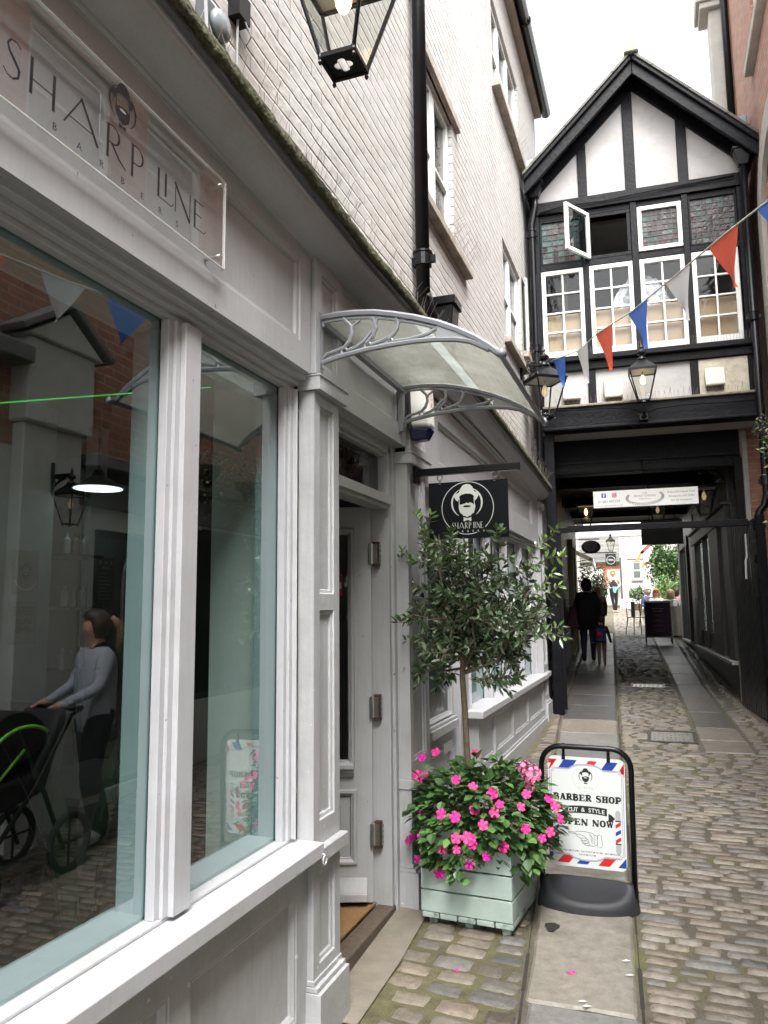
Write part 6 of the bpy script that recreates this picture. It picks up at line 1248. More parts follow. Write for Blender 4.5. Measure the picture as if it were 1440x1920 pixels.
# barber poles
for xc in (-.158, .160):
    z0, z1 = .265, .455; w = .0135; A.poly([(xc + w * math.cos(a * .314), z1 + .006 + .018 * math.sin(a * .314)) for a in range(11)] + [(xc - w, z1 - .03), (xc + w, z1 - .03)], 5, 2); A.poly([(xc + w * math.cos(a * .314), z0 + .012 - .022 * math.sin(a * .314)) for a in range(11)] + [(xc - w, z0 + .045), (xc + w, z0 + .045)], 0 if xc < 0 else 5, 2)
    zz = z0 + .045; cs = [2, 1, 3, 1, 2, 1]; hh = (z1 - .03 - zz) / 6
    A.rect(xc - w, zz, xc + w, z1 - .03, 1, 2)
    for k in (0, 2, 4): A.poly([(xc - w, zz + hh * k), (xc + w, zz + hh * (k + .9)), (xc + w, zz + hh * min(6, k + 1.9)), (xc - w, zz + hh * (k + 1))], cs[k], 3)
    for zc in (z1 - .03, zz): A.rect(xc - w * 1.1, zc - .003, xc + w * 1.1, zc + .003, 0, 4)
A.text('MON TO WED 9 AM TO 6 PM  -  THU TO FRI 9 AM TO 7 PM  -  SAT 9 AM TO 6 PM', 0, .252, .0085, 0, 2, wid=.33, off=.012); A.text('SUN 10 AM TO 5 PM', 0, .236, .0085, 0, 2, wid=.085, off=.012)
A.build('print', cols, ps)

# ------------------------------------------------------------ bunting
bt = thing('bunting', 'string of red, white and blue pennants crossing the lane from lantern to brick wall', 'bunting', (0, 6, 4.2))
CORD = [(-1.05, 8.86, 4.66), (-.66, 8.08, 4.49), (-.43, 7.34, 4.385), (-.093, 6.5, 4.24), (.243, 5.67, 4.16), (.506, 5.01, 4.10), (.69, 4.55, 4.04), (.91, 4.0, 4.06), (1.1, 3.5, 4.10), (1.35, 2.8, 4.2)]
b = MB(); b.tube(CORD, .006, 6); b.build('cord', mat('white_cord', (.6, .6, .58), .8), bt, smooth=True)
def on(y):
    for i in range(len(CORD) - 1):
        if CORD[i][1] >= y >= CORD[i + 1][1]:
            t_ = (CORD[i][1] - y) / (CORD[i][1] - CORD[i + 1][1]); return V(CORD[i]).lerp(V(CORD[i + 1]), t_)
random.seed(4)
BC = {'b': mat('flag_blue', (.05, .15, .55), .7, var=.08), 'w': mat('flag_white', (.62, .62, .64), .75, var=.05), 'r': mat('flag_red', (.72, .10, .05), .7, var=.08)}
for m_ in BC.values():
    bs_ = m_.node_tree.nodes['Principled BSDF']; bs_.inputs['Transmission Weight'].default_value = 0
for y0, y1, c, lean, hh in ((8.80, 8.46, 'b', -.1, .36), (8.16, 7.72, 'w', -.15, .42), (7.40, 6.94, 'r', -.12, .42), (6.58, 6.18, 'b', -.16, .40), (5.86, 5.48, 'w', -.2, .40), (5.22, 4.86, 'r', -.06, .36), (4.66, 4.30, 'b', -.05, .34), (4.16, 3.86, 'w', 0, .30), (3.66, 3.38, 'r', .02, .30)):
    p0, p1 = on(y0), on(y1); b = MB(); n = 8; vs = []
    tip = (p0 + p1) / 2 + V((.05, lean * .6, -hh)); 
    for j in range(n + 1):
        v = j / n; a = p0.lerp(tip, v); c_ = p1.lerp(tip, v)
        for i in range(5):
            u = i / 4; q_ = a.lerp(c_, u); q_ += V((math.sin(v * 3 + u * 4 + y0) * .014 * (v + .1), 0, 0)); vs.append(q_)
    b.add(vs, [(j * 5 + i, j * 5 + i + 1, (j + 1) * 5 + i + 1, (j + 1) * 5 + i) for j in range(n) for i in range(4)]); b.build('pennant', BC[c], bt, smooth=True)

# ------------------------------------------------------------ signs inside the passage
def sc(s, z, t): k = (9.508 + t) / 9.508; return (-.4816 + (s + .4816) * k, 1.779 + (z - 1.779) * k)
sgn = thing('banner_sign', 'long white flower shop banner hanging across the mouth of the passage', 'sign', tuple(Q(-.1, .35, 3.0)), a29)
T = .35; s0, z0 = sc(-.692, 2.975, T); s1, z1 = sc(.487, 3.178, T)
b = mb(); b.box(s0, s1, T, T + .02, z0, z1); b.build('board', mat('banner_white', (.72, .72, .70), .5, var=.04), sgn, bevel=.002)
b = mb(); 
for s in (-.1,): b.tube([(s, T + .01, z1), (s, T + .01, 3.6)], .004, 5)
for a, c in (((s0, z1), (-1.2, 3.35)), ((s1, z1), (1.0, 3.3)), ((s0, z0), (-1.2, 2.85)), ((s1, z0), (1.0, 2.85))): b.tube([(a[0], T + .01, a[1]), (c[0], T + .1, c[1])], .0025, 4)
b.build('wire', BLACKM, sgn)
A = Art(Pl(Q(0, T, 0), E29, -P29), w0=.002)
zc = (z0 + z1) / 2; h = z1 - z0
BK, GN, RD, BL = 0, 1, 2, 3
A.rect(s0 + .10, zc + .02, s0 + .155, zc + .075, 3); A.text('f', s0 + .13, zc + .026, .045, 4, 1, off=.03)
A.poly(rrect(s0 + .225, zc + .02, s0 + .28, zc + .075, .012), 2); A.stroke(arc(s0 + .2525, zc + .0475, .012, 0, 360, 14), .004, 4, 1); A.stroke(rrect(s0 + .232, zc + .027, s0 + .273, zc + .068, .01), .003, 4, 1)
A.text('01483 497109', s0 + .19, zc - .045, .034, 1, wid=.26); A.text('www.secretgardenguildford.co.uk', s0 + .19, zc - .085, .016, 1, wid=.33)
cx = s0 + (s1 - s0) * .5
random.seed(9)
for k in range(40):
    a = rad(150 + 240 * k / 39); x = cx + .21 * math.cos(a); y = zc + .005 + .082 * math.sin(a)
    for dd in (-1, 1): 
        ta = a + math.pi / 2 + dd * .7; l_ = .028; A.poly([(x, y), (x + l_ * .5 * math.cos(ta - .35), y + l_ * .5 * math.sin(ta - .35)), (x + l_ * math.cos(ta), y + l_ * math.sin(ta)), (x + l_ * .5 * math.cos(ta + .35), y + l_ * .5 * math.sin(ta + .35))], 1, 1)
A.text('THE', cx, zc + .045, .022, 1); A.text('SECRET GARDEN', cx, zc + .012, .024, 1, wid=.25); A.text('Guildford Florist', cx, zc - .022, .018, 1, wid=.14)
for i, tx in enumerate(('Beautiful Hand Tied', 'Bouquets and Gifts', 'for all occasions')): A.text(tx, s1 - .19, zc + .042 - i * .05, .026, 1, wid=(.31, .29, .24)[i])
A.build('print', [mat('ink', (.03, .03, .03), .5, var=0), mat('ink_grey', (.20, .21, .20), .5, var=0), mat('ink_pink', (.55, .08, .16), .5, var=0), mat('ink_blue', (.03, .08, .30), .5, var=0), MATS['banner_white']], sgn)
cs = thing('courtyard_sign', 'dark grey board lettered courtyard, hanging behind the tie bar', 'sign', tuple(Q(.15, 1.5, 2.6)), a29)
b = mb(); b.box(-.115, .42, 1.5, 1.53, 2.63, 2.965); b.build('board', mat('charcoal_board', (.016, .016, .016), .7, spec=.2), cs); b = mb(); b.tube([(-.0, 1.515, 2.96), (-.0, 1.515, 3.8)], .006, 5); b.tube([(.33, 1.515, 2.96), (.33, 1.515, 3.8)], .006, 5); b.build('rod', BLACKM, cs)
A = Art(Pl(Q(0, 1.5, 0), E29, -P29), w0=.002); A.text('courtyard', .155, 2.815, .06, 0, wid=.43); A.build('lettering', mat('black_letters', (.004, .004, .004), .5, var=0), cs)
ov = thing('oval_sign', 'grey oval leaf wreath sign hanging beyond the far end of the passage', 'sign', tuple(Q(-1.0, 9.5, 3.07)), a29)
b = mb(); c_ = (-1.007, 3.237); b.prism([(c_[0] + .225 * math.cos(a * .2618), 9.5, c_[1] + .165 * math.sin(a * .2618) * (1 if math.sin(a * .2618) > 0 else .95)) for a in range(24)], (0, .03, 0)); b.build('board', mat('oval_grey', (.20, .20, .19), .6), ov)
b = mb(); b.tube([(-1.35, 9.51, 3.43), (-.8, 9.51, 3.43)], .012, 6); b.tube([(-1.12, 9.51, 3.43), (-1.12, 9.51, 3.38)], .005, 5); b.tube([(-.9, 9.51, 3.43), (-.9, 9.51, 3.38)], .005, 5); b.build('bracket', BLACKM, ov)
A = Art(Pl(Q(0, 9.5, 0), E29, -P29), w0=.003)
for k in range(34):
    a = rad(150 + 240 * k / 33); x = c_[0] + .185 * math.cos(a); y = c_[1] + .125 * math.sin(a)
    for dd in (-1, 1): ta = a + math.pi / 2 + dd * .7; l_ = .045; A.poly([(x, y), (x + l_ * .5 * math.cos(ta - .4), y + l_ * .5 * math.sin(ta - .4)), (x + l_ * math.cos(ta), y + l_ * math.sin(ta)), (x + l_ * .5 * math.cos(ta + .4), y + l_ * .5 * math.sin(ta + .4))], 0, 1)
A.text('THE', c_[0], 3.30, .03, 0); A.text('SECRET GARDEN', c_[0], 3.245, .034, 0, wid=.26); A.text('Guildford', c_[0], 3.195, .028, 0); A.build('print', MATS['ink'], ov)
rs = thing('square_pub_sign', 'dark square hanging sign with a white ring in the courtyard', 'sign', tuple(Q(-.58, 12, 2.9)), a29)
b = mb(); b.box(-.709, -.44, 12, 12.03, 2.897, 3.235); b.build('board', mat('sign_charcoal', (.04, .045, .043), .6), rs)
A = Art(Pl(Q(0, 12, 0), E29, -P29), w0=.003); A.stroke(arc(-.575, 3.065, .108, 0, 360, 30), .014, 0); A.text('1980s', -.575, 3.04, .055, 0, wid=.16, off=.02); A.build('print', mat('sign_print_white', (.8, .8, .8), .5, var=0), rs)
b = mb(); b.tube([(-1.4, 12.015, 3.27), (-.42, 12.015, 3.27)], .014, 6); b.tube([(-.65, 12.015, 3.27), (-.65, 12.015, 3.23)], .006, 5); b.tube([(-.5, 12.015, 3.27), (-.5, 12.015, 3.23)], .006, 5); b.build('bracket', BLACKM, rs)
p = Q(-.56, 12.3, 3.33); lantern('small lantern above the round sign in the courtyard', p.x, p.y, p.z, .75, a29, lit=False)

# ------------------------------------------------------------ courtyard beyond the passage
cb = thing('courtyard_building', 'white painted building with a small sash window closing the courtyard', 'building', tuple(Q(1, 21.5, 1.7)), a29)
CPL = Pl(Q(0, 21.5, 0), E29, -P29)
b = MB(); face(b, CPL, -.28, 3.5, 1.4, 7.2, [(.146, .50, 2.86, 3.56)], rings=[(0, 0), (0, -.1)], depth=.4, close=False); b.box(0, 0, 0, 0, 0, 0); b.build('wall', CBRICK, cb)
b = MB(); pbox(b, CPL, -.36, 3.5, 1.4, 2.13, 0, .10); b.build('plinth', MATS['courtyard_white_brick'], cb, bevel=.02)
b = MB(); pbox(b, CPL, -.30, 3.5, 4.55, 4.63, 0, .05); pbox(b, CPL, -.02, .6, 3.66, 3.70, 0, .06); b.build('string_course', mat('course_grey', (.4, .37, .35), .8), cb)
sash(cb, CPL, .146, .50, 2.86, 3.56, rails=(3.21,), bars=.04)
b = MB(); pbox(b, CPL, .11, .54, 2.80, 2.86, 0, .06); b.build('sill', LEAD, cb)
b = MB(); pbox(b, CPL, -.30, -.23, 2.13, 3.72, .02, .10); b.build('downpipe', mat('dark_green_pipe', (.05, .06, .05), .5), cb)
b2_ = thing('far_building', 'far courtyard building with dark slate roof, orange brick band and arched door', 'building', tuple(Q(-1, 24, 1.9)), a29)
FPL = Pl(Q(0, 24, 0), E29, -P29)
b = MB(); face(b, FPL, -4, -.25, 1.5, 3.75, [(-.66, -.30, 2.0, 2.72)], rings=[(0, 0), (0, -.2)], depth=.3); b.build('wall', mat('far_white', (.74, .73, .70), .8, var=.05), b2_)
b = MB(); pbox(b, FPL, -1.3, -.28, 3.42, 3.62, 0, .02); pbox(b, FPL, -.95, -.8, 2.7, 3.42, 0, .02); b.build('brick_band', mat('orange_brick', (.55, .22, .10), .8, var=.2, vs=20), b2_)
b = MB(); b.prism([FPL(-4, 3.72, .15), FPL(-4, 5.0, -2), FPL(-4, 4.9, -2), FPL(-4, 3.62, .15)], FPL.u * 3.9); b.build('roof', SLATE, b2_)
b = MB(); pbox(b, FPL, -.80, -.36, 2.78, 3.14, 0, .02); b.build('window_frame', WFRAME, b2_)
A = Art(FPL, w0=.03); A.stroke(arc(-.58, 2.8, .2, 0, 180, 12), .02, 0); A.stroke([(-.58, 2.8), (-.58, 3.1)], .02, 0); A.build('fanlight', mat('far_grey', (.3, .32, .34), .5), b2_)
lb_ = thing('left_courtyard_building', 'pale building along the left side of the courtyard', 'building', tuple(Q(-2.2, 14, 1.2)), a29)
LP = Pl(Q(-1.9, 0, 0), P29, E29)
b = MB(); face(b, LP, 9.4, 24, .8, 5.2, [(11, 13, 1.9, 3.0), (15, 17, 1.9, 3.0)], rings=[(0, 0), (0, -.1)], depth=.3); b.build('wall', mat('left_cream', (.6, .58, .52), .8, var=.05), lb_)
b = MB(); pbox(b, LP, 9.38, 24, 5.2, 5.3, -3, .2); b.build('roof', SLATE, lb_)
b = MB(); pbox(b, LP, 9.42, 9.6, .8, 4.2, 0, .5); b.build('pier', mat('olive_paint2', (.33, .33, .20), .6), lb_)
rb_ = thing('right_courtyard_building', 'white rendered building along the right side of the courtyard', 'building', tuple(Q(2.4, 14, 1.2)), a29)
RP = Pl(Q(1.9, 0, 0), P29, -E29)
b = MB(); face(b, RP, 9.35, 21.4, .8, 5.0, (), depth=.3); b.build('wall', mat('right_cream', (.62, .6, .57), .8, var=.05), rb_)
b = mb(); b.box(.93, 2.2, 9.32, 9.5, .9, 4.2); b.build('end_wall', MATS['courtyard_white_brick'], rb_)
aw = thing('awning', 'pale striped shop awning on the left of the courtyard', 'awning', tuple(Q(-1.6, 12, 2.9)), a29)
b = mb(); b.prism([(-1.9, 11.0, 3.55), (-1.02, 11.0, 3.08), (-1.02, 11.0, 3.06), (-1.9, 11.0, 3.53)], (0, 2.8, 0)); b.build('canvas', mat('awning_cream', (.66, .68, .62), .8), aw)
b = mb(); s_ = 11.0
while s_ < 13.8: b.prism([(-1.02, s_, 3.07), (-1.02, s_ + .2, 3.07), (-1.02, s_ + .17, 2.93), (-1.02, s_ + .1, 2.90), (-1.02, s_ + .03, 2.93)], (.006, 0, 0)); s_ += .2
b.build('valance', mat('awning_white', (.7, .7, .68), .8), aw)
b = mb(); b.tube([(-1.9, 11.05, 2.9), (-1.04, 11.05, 3.05)], .012, 5); b.tube([(-1.9, 13.7, 2.9), (-1.04, 13.7, 3.05)], .012, 5); b.build('arm', BLACKM, aw)
rp = thing('red_awning_arms', 'red and orange folding arms of a parasol against the white courtyard wall', 'parasol', tuple(Q(.9, 18, 3.6)), a29)
K_ = .94
b = mb(); b.beam((1.05, 18.6, 4.25), (.50, 18.6, 3.75), .03, .11); b.build('arm', mat('awning_red', (.65, .04, .03), .6), rp); b = mb(); b.beam((.44, 18.6, 3.72), (.25, 18.6, 3.38), .03, .09); b.beam((.49, 18.6, 3.40), (.45, 18.6, 3.15), .03, .07); b.build('arm', mat('awning_orange', (.80, .22, .06), .6), rp)
b = mb(); b.beam((.86, 18.6, 3.45), (.5, 18.6, 3.26), .03, .07); b.build('arm', mat('awning_darkred', (.35, .02, .03), .6), rp); b = mb(); b.beam((.42, 18.6, 3.66), (.50, 18.6, 3.75), .05, .10); b.build('joint', BLACKM, rp); b = mb(); b.tube([(1.05, 18.6, 1.6), (1.05, 18.6, 4.3)], .03, 8); b.build('pole', STEEL, rp)

# leafy plants in the courtyard
SHL = mat('shrub_leaf', (.1, .1, .1), .5, var=.3, vs=20, attr='tone')
def shrub(name, label, cat, c, rx, ry, rz_, n, ls, cols, pot=None, trunk=True, flowers=None):
    t = thing(name, label, cat, (c[0], c[1], G(c[1])))
    f = MB(); f.col = []; c = V(c)
    clumps = [(c + V((random.uniform(-.7, .7) * rx, random.uniform(-.7, .7) * ry, random.uniform(-.7, .75) * rz_)), random.uniform(.25, .5), random.uniform(.55, 1.4)) for _ in range(18)]
    for i in range(n):
        cc_, r_, k = random.choice(clumps); d = V((random.gauss(0, 1), random.gauss(0, 1), random.gauss(0, 1))).normalized(); p = cc_ + V((d.x * rx, d.y * ry, d.z * rz_)) * r_ * random.uniform(.6, 1.1)
        if p.z < G(p.y) + .05: continue
        q_ = d.orthogonal(); q_.rotate(Matrix.Rotation(random.uniform(0, 6.3), 3, d)); e = (q_ + d * random.uniform(-.5, .8)).normalized(); s = e.cross(V((random.uniform(-1, 1), random.uniform(-1, 1), 1))).normalized() * ls * .28
        f.add([p, p + e * ls * .5 + s, p + e * ls, p + e * ls * .5 - s], [(0, 1, 2, 3)]); kk = k * random.uniform(.7, 1.3); cl = random.choice(cols); f.col += [tuple(a * kk for a in cl)] * 4
    f.build('foliage', SHL, t)
    if trunk:
        b = MB(); 
        for i in range(5): q_ = random.choice(clumps)[0]; b.tube([(c.x + random.uniform(-.05, .05), c.y, G(c.y)), ((c.x + q_.x) / 2, c.y, (G(c.y) + q_.z) / 2), q_], [.03, .02, .008], 5)
        b.build('stem', BARK, t)
    if pot:
        b = MB(); b.lathe([(pot * .8, G(c.y)), (pot, G(c.y) + pot * 1.5), (pot * .9, G(c.y) + pot * 1.5)], (c.x, c.y, 0), 18); b.build('basket', mat('wicker', (.16, .10, .05), .9, var=.5, vs=60, bump=.01, bs=60), t)
    return t
random.seed(31)
g1 = [(.05, .11, .03), (.09, .18, .05), (.04, .08, .03)]; g2 = [(.12, .24, .05), (.16, .30, .08)]
shrub('climbing_shrub', 'tall leafy climbing shrub against the right of the courtyard', 'shrub', Q(1.25, 17.4, 3.1), .70, .6, 1.15, 3600, .11, g1 + g2)
shrub('leafy_shrub', 'bright green bush in front of the tall shrub, beside the diners', 'shrub', Q(1.05, 16.2, 2.3), .45, .4, .5, 1300, .09, g2)
shrub('basket_plant', 'small bushy plant in a wicker basket before the white wall', 'plant', Q(.27, 20.2, 2.28), .30, .3, .28, 900, .08, g1 + [(.14, .2, .08)], pot=.16, trunk=False)
shrub('box_tree', 'dark bushy tree under the awning on the left of the courtyard', 'tree', Q(-1.12, 12.6, 2.45), .44, .5, .52, 2600, .07, [(.03, .06, .022), (.05, .09, .03)])
shrub('box_tree', 'low dark bush at the far left foot of the courtyard', 'tree', Q(-1.3, 14.2, 1.95), .35, .5, .45, 900, .07, [(.03, .06, .022), (.05, .08, .03)])
# hanging basket and ivy on the right wall
def hang(label, x, y, z, n, r, tr=1.0, side=1):
    t = thing('hanging_basket', label, 'hanging basket', (x, y, z - .2)); f = MB(); f.col = []; pf = MB()
    for i in range(n):
        d = V((random.gauss(0, 1), random.gauss(0, 1), random.gauss(0, .8))).normalized() * r * random.uniform(.5, 1.1); p = V((x, y, z)) + d
        if random.random() < .35: p = V((x, y, z)) + V((d.x, d.y, 0)) + V((0, 0, -random.random() * tr * (1 + .6 * math.sin(p.x * 9 + p.y * 13))))
        e = V((random.gauss(0, 1), random.gauss(0, 1), random.gauss(0, 1))).normalized(); s = e.orthogonal().normalized() * .012
        if random.random() < .12 and p.z > z - .15: pf.add([p, p + e * .012 + s, p + e * .024, p + e * .012 - s], [(0, 1, 2, 3)])
        else: f.add([p, p + e * .022 + s, p + e * .044, p + e * .022 - s], [(0, 1, 2, 3)]); k = random.uniform(.6, 1.3); f.col += [tuple(a * k for a in random.choice(g1 + [(.2, .18, .08)]))] * 4
    f.build('foliage', SHL, t); pf.build('blooms', mat('lilac', (.35, .22, .55), .6), t)
    b = MB(); b.lathe([(.05, -.2), (.13, -.08), (.15, 0), (.13, 0)], (x, y, z), 14); b.build('bowl', mat('moss_bowl', (.05, .045, .03), .9, bump=.01), t)
    b = MB(); b.tube([(x, y, z + .5), (x + .12, y, z)], .003, 4); b.tube([(x, y, z + .5), (x - .12, y, z)], .003, 4); b.tube([(x, y, z + .5), (1.38, y, z + .55)], .01, 6); b.build('chain', BLACKM, t)
hang('hanging basket with lilac flowers at the right edge of the photo beside the drainpipe', 1.27, 9.38, 3.78, 420, .16, .12)
hang('trailing hanging basket on the opposite wall, mirrored in the shop window', 1.12, 6.95, 3.1, 1100, .26, 1.35)
hang('second trailing basket nearer the shop, mirrored in the right hand window', 1.16, 6.2, 3.15, 500, .22, .4)

# ------------------------------------------------------------ people
SKIN = mat('skin', (.50, .27, .19), .55, var=.05); SKIN2 = mat('skin_tan', (.55, .28, .18), .55, var=.05)
def cloth(n, c, **k): return mat('cloth_' + n, c, .85, var=.12, vs=14, bump=.002, bs=60, **k)
def person(label, loc, h, rz, J, zones, hair=None, hairm=None, fingers=False, cat='person', group=None, w=1., skirt=None):
    t = thing('person', label, cat, loc, rz, group)
    D = dict(pel=(0, 0, .53, .082), belly=(0, 0, .60, .075), chest=(0, 0, .72, .085), neckb=(0, .005, .815, .035), neck=(0, .0, .85, .030), jaw=(0, -.012, .885, .040), head=(0, -.004, .925, .052), top=(0, .0, .962, .040),
             shl=(-.10, 0, .795, .040), ell=(-.125, .01, .635, .028), wrl=(-.125, -.02, .49, .019), hal=(-.122, -.03, .455, .020), shr=(.10, 0, .795, .040), elr=(.125, .01, .635, .028), wrr=(.125, -.02, .49, .019), har=(.122, -.03, .455, .020),
             hil=(-.05, 0, .50, .060), knl=(-.052, -.005, .28, .038), anl=(-.052, .01, .045, .025), tol=(-.056, -.06, .018, .020), hir=(.05, 0, .50, .060), knr=(.052, -.005, .28, .038), anr=(.052, .01, .045, .025), tor=(.056, -.06, .018, .020), nose=(0, -.060, .915, .008))
    for k, v in J.items(): D[k] = tuple(v) if len(v) == 4 else (*v, D[k][3])
    ch = [('pel', 'belly'), ('belly', 'chest'), ('chest', 'neckb'), ('neckb', 'neck'), ('neck', 'jaw'), ('jaw', 'head'), ('head', 'top'), ('chest', 'shl'), ('shl', 'ell'), ('ell', 'wrl'), ('wrl', 'hal'), ('chest', 'shr'), ('shr', 'elr'), ('elr', 'wrr'), ('wrr', 'har'), ('pel', 'hil'), ('hil', 'knl'), ('knl', 'anl'), ('anl', 'tol'), ('pel', 'hir'), ('hir', 'knr'), ('knr', 'anr'), ('anr', 'tor'), ('head', 'nose')]
    if fingers:
        for s in 'lr':
            hnd = V(D['ha' + s][:3]); wr = V(D['wr' + s][:3]); d = (hnd - wr).normalized(); sd = d.cross(V((0, 0, 1))).normalized(); dn = sd.cross(d)
            for k in range(5):
                off = (k - 1.5) * .0095; L_ = (.030, .034, .036, .033)[k % 4] if k < 4 else .026
                a = hnd + sd * (off if k < 4 else -.018) + d * (.008 if k < 4 else -.006); m_ = a + (d * L_ * .6 if k < 4 else (d * .4 - sd) * L_ * .5) - dn * .006; e = m_ + (d * .1 - dn * 1.0) * L_ * .55
                for nm, pt, pr in (('f%s%da' % (s, k), a, 'ha' + s), ('f%s%db' % (s, k), m_, 'f%s%da' % (s, k)), ('f%s%dc' % (s, k), e, 'f%s%db' % (s, k))): D[nm] = (*pt, .0052); ch.append((pr, nm))
    names = list(D); idx = {n_: i for i, n_ in enumerate(names)}
    me = bpy.data.meshes.new('sk'); me.from_pydata([tuple(V(D[n_][:3]) * h) for n_ in names], [(idx[a], idx[b_]) for a, b_ in ch], []); o = bpy.data.objects.new('sk', me); C.objects.link(o)
    o.modifiers.new('s', 'SKIN'); sk = me.skin_vertices[0].data if me.skin_vertices else None
    if sk is None:
        bm = bmesh.new(); bm.from_mesh(me); bm.verts.layers.skin.verify(); bm.to_mesh(me); bm.free(); sk = me.skin_vertices[0].data
    for i, n_ in enumerate(names): r_ = D[n_][3] * h * w * (1 if n_[0] != 'f' else .9); sk[i].radius = (r_ * (1.25 if n_ in ('chest', 'pel', 'belly') else 1), r_ * (.85 if n_ in ('chest', 'belly') else 1)); sk[i].use_root = n_ == 'pel'
    sb_ = o.modifiers.new('u', 'SUBSURF'); sb_.levels = 2; sb_.render_levels = 2
    m2 = bpy.data.meshes.new_from_object(o.evaluated_get(bpy.context.evaluated_depsgraph_get())); bpy.data.objects.remove(o)
    mats_ = []; segs = []
    for a, b_ in ch:
        z_ = next((zn for zn, ks in zones.items() if (a + '-' + b_) in ks or b_ in ks), 'skin'); mm = SKIN if z_ == 'skin' else MATS[z_]
        if mm not in mats_: mats_.append(mm)
        segs.append((V(D[a][:3]) * h, V(D[b_][:3]) * h, mats_.index(mm), D[a][3] * h, D[b_][3] * h))
    m2.materials.clear()
    for mm in mats_: m2.materials.append(mm)
    for p in m2.polygons:
        c_ = p.center; best = 9; bi = 0
        for a, b_, mi, ra, rb2 in segs:
            ab = b_ - a; u = max(0, min(1, (c_ - a).dot(ab) / max(ab.length_squared, 1e-9))); d = (c_ - a - ab * u).length - (ra + (rb2 - ra) * u)
            if d < best: best = d; bi = mi
        p.material_index = bi; p.use_smooth = True
    body = bpy.data.objects.new('body', m2); C.objects.link(body); body.parent = t
    M = Matrix.Translation(loc) @ Matrix.Rotation(rz, 4, 'Z') @ Matrix.Scale(h, 4); hd = V(D['head'][:3])
    if hair:
        b = MB(M); nl = 12
        vs = []; fs = []
        for i in range(nl + 1):
            ph = math.pi * i / nl; 
            for j in range(18):
                th = 2 * math.pi * j / 18; x = math.sin(ph) * math.cos(th); y_ = math.sin(ph) * math.sin(th); z = math.cos(ph); r_ = .064
                front = y_ < -.35 and z < .45
                yy = y_ * r_ * 1.08 + .006; zz = z * r_ * 1.12 + .006
                if front: yy *= .55; x_ = x * r_ * .95
                else: x_ = x * r_ * 1.02
                if z < -.1: zz = zz * (1 + hair * (1.0 if y_ > -.3 else .2)); x_ *= (1 + hair * .06)
                vs.append((hd.x + x_, hd.y + yy, hd.z + zz + random.uniform(-.001, .001)))
        b.add(vs, [(i * 18 + j, i * 18 + (j + 1) % 18, (i + 1) * 18 + (j + 1) % 18, (i + 1) * 18 + j) for i in range(nl) for j in range(18)]); b.build('hair', hairm, t, smooth=True)
    return t, M, D
cloth('black', (.012, .012, .014)); cloth('navy', (.02, .025, .05)); cloth('grey', (.34, .38, .43)); cloth('khaki', (.17, .12, .07)); cloth('white', (.62, .62, .6)); cloth('blue', (.08, .10, .2)); cloth('brown', (.16, .11, .08)); cloth('pink', (.6, .3, .3)); cloth('teal', (.15, .38, .42))
mat('shoe_dark', (.02, .02, .02), .5); mat('shoe_white', (.5, .5, .5), .5)
BL_H = mat('hair_blond', (.35, .22, .10), .5, var=.3, vs=40); BR_H = mat('hair_brown', (.05, .03, .02), .5, var=.3, vs=40); GR_H = mat('hair_grey', (.45, .42, .4), .6); BK_H = mat('hair_black', (.01, .009, .009), .5); GI_H = mat('hair_ginger', (.45, .18, .06), .5, var=.3, vs=40)
ALLT = ['belly', 'chest', 'neckb', 'shl', 'shr', 'ell', 'elr', 'wrl', 'wrr']
LEG = ['hil', 'hir', 'knl', 'knr', 'anl', 'anr']
def gz(p, e=0.): return (p[0], p[1], G(p[1]) + e)
# mother and child walking away (their facing: up the lane)
pm = Q(-1.0, 5.02, 0); t, M, D = person('woman in dark clothes walking away through the passage with a bag on her shoulder', gz(pm), 1.50, math.pi + a29, dict(knl=(-.055, -.05, .285), anl=(-.052, -.03, .05), tol=(-.055, -.10, .02), knr=(.05, -.01, .28), anr=(.05, .10, .06), tor=(.05, .06, .02), elr=(.135, -.0, .63), wrr=(.15, -.03, .50), har=(.152, -.03, .465), ell=(-.14, .02, .64)), {'cloth_black': ALLT + ['hil', 'hir'], 'cloth_navy': ['knl', 'knr', 'anl', 'anr'], 'shoe_dark': ['tol', 'tor']}, hair=.5, hairm=BK_H, w=1.15)
b = MB(M); b.hexa([(.10, -.12, .40), (.26, -.10, .42), (.26, .12, .42), (.10, .14, .40), (.13, -.06, .66), (.20, -.05, .66), (.20, .06, .66), (.13, .08, .66)]); o = b.build('shoulder_bag', mat('bag_plum', (.09, .012, .05), .6), t, bevel=.03, seg=3)
b = MB(M); b.tube([(.14, -.05, .66), (.10, -.02, .80), (.12, .05, .66)], .006, 6); b.build('strap', BLACKM, o)
b = MB(M); b.lathe([(.12, .38), (.135, .55), (.12, .72), (.10, .80)], (0, 0, 0), 16, 0, 0, 1, .75); b.build('coat', MATS['cloth_black'], t, smooth=True)
pk_ = Q(-.765, 4.52, 0); t, M, D = person('small child with a blue and red backpack walking beside the woman in the passage', gz(pk_), .88, math.pi + a29, dict(head=(0, 0, .89, .078), jaw=(0, -.01, .84, .058), top=(0, 0, .945, .055), neck=(0, 0, .80, .038), neckb=(0, 0, .775, .045), chest=(0, 0, .66, .09), shl=(-.11, 0, .73, .042), shr=(.11, 0, .73, .042), ell=(-.15, 0, .58, .032), wrl=(-.18, -.01, .46, .024), hal=(-.185, -.01, .43), elr=(.15, 0, .58, .032), wrr=(.16, .0, .46, .024), har=(.16, 0, .43), knl=(-.05, -.02, .25), knr=(.05, 0, .25)), {'cloth_navy': ALLT, 'cloth_khaki': LEG, 'shoe_dark': ['tol', 'tor']}, hair=.02, hairm=BR_H, w=1.05)
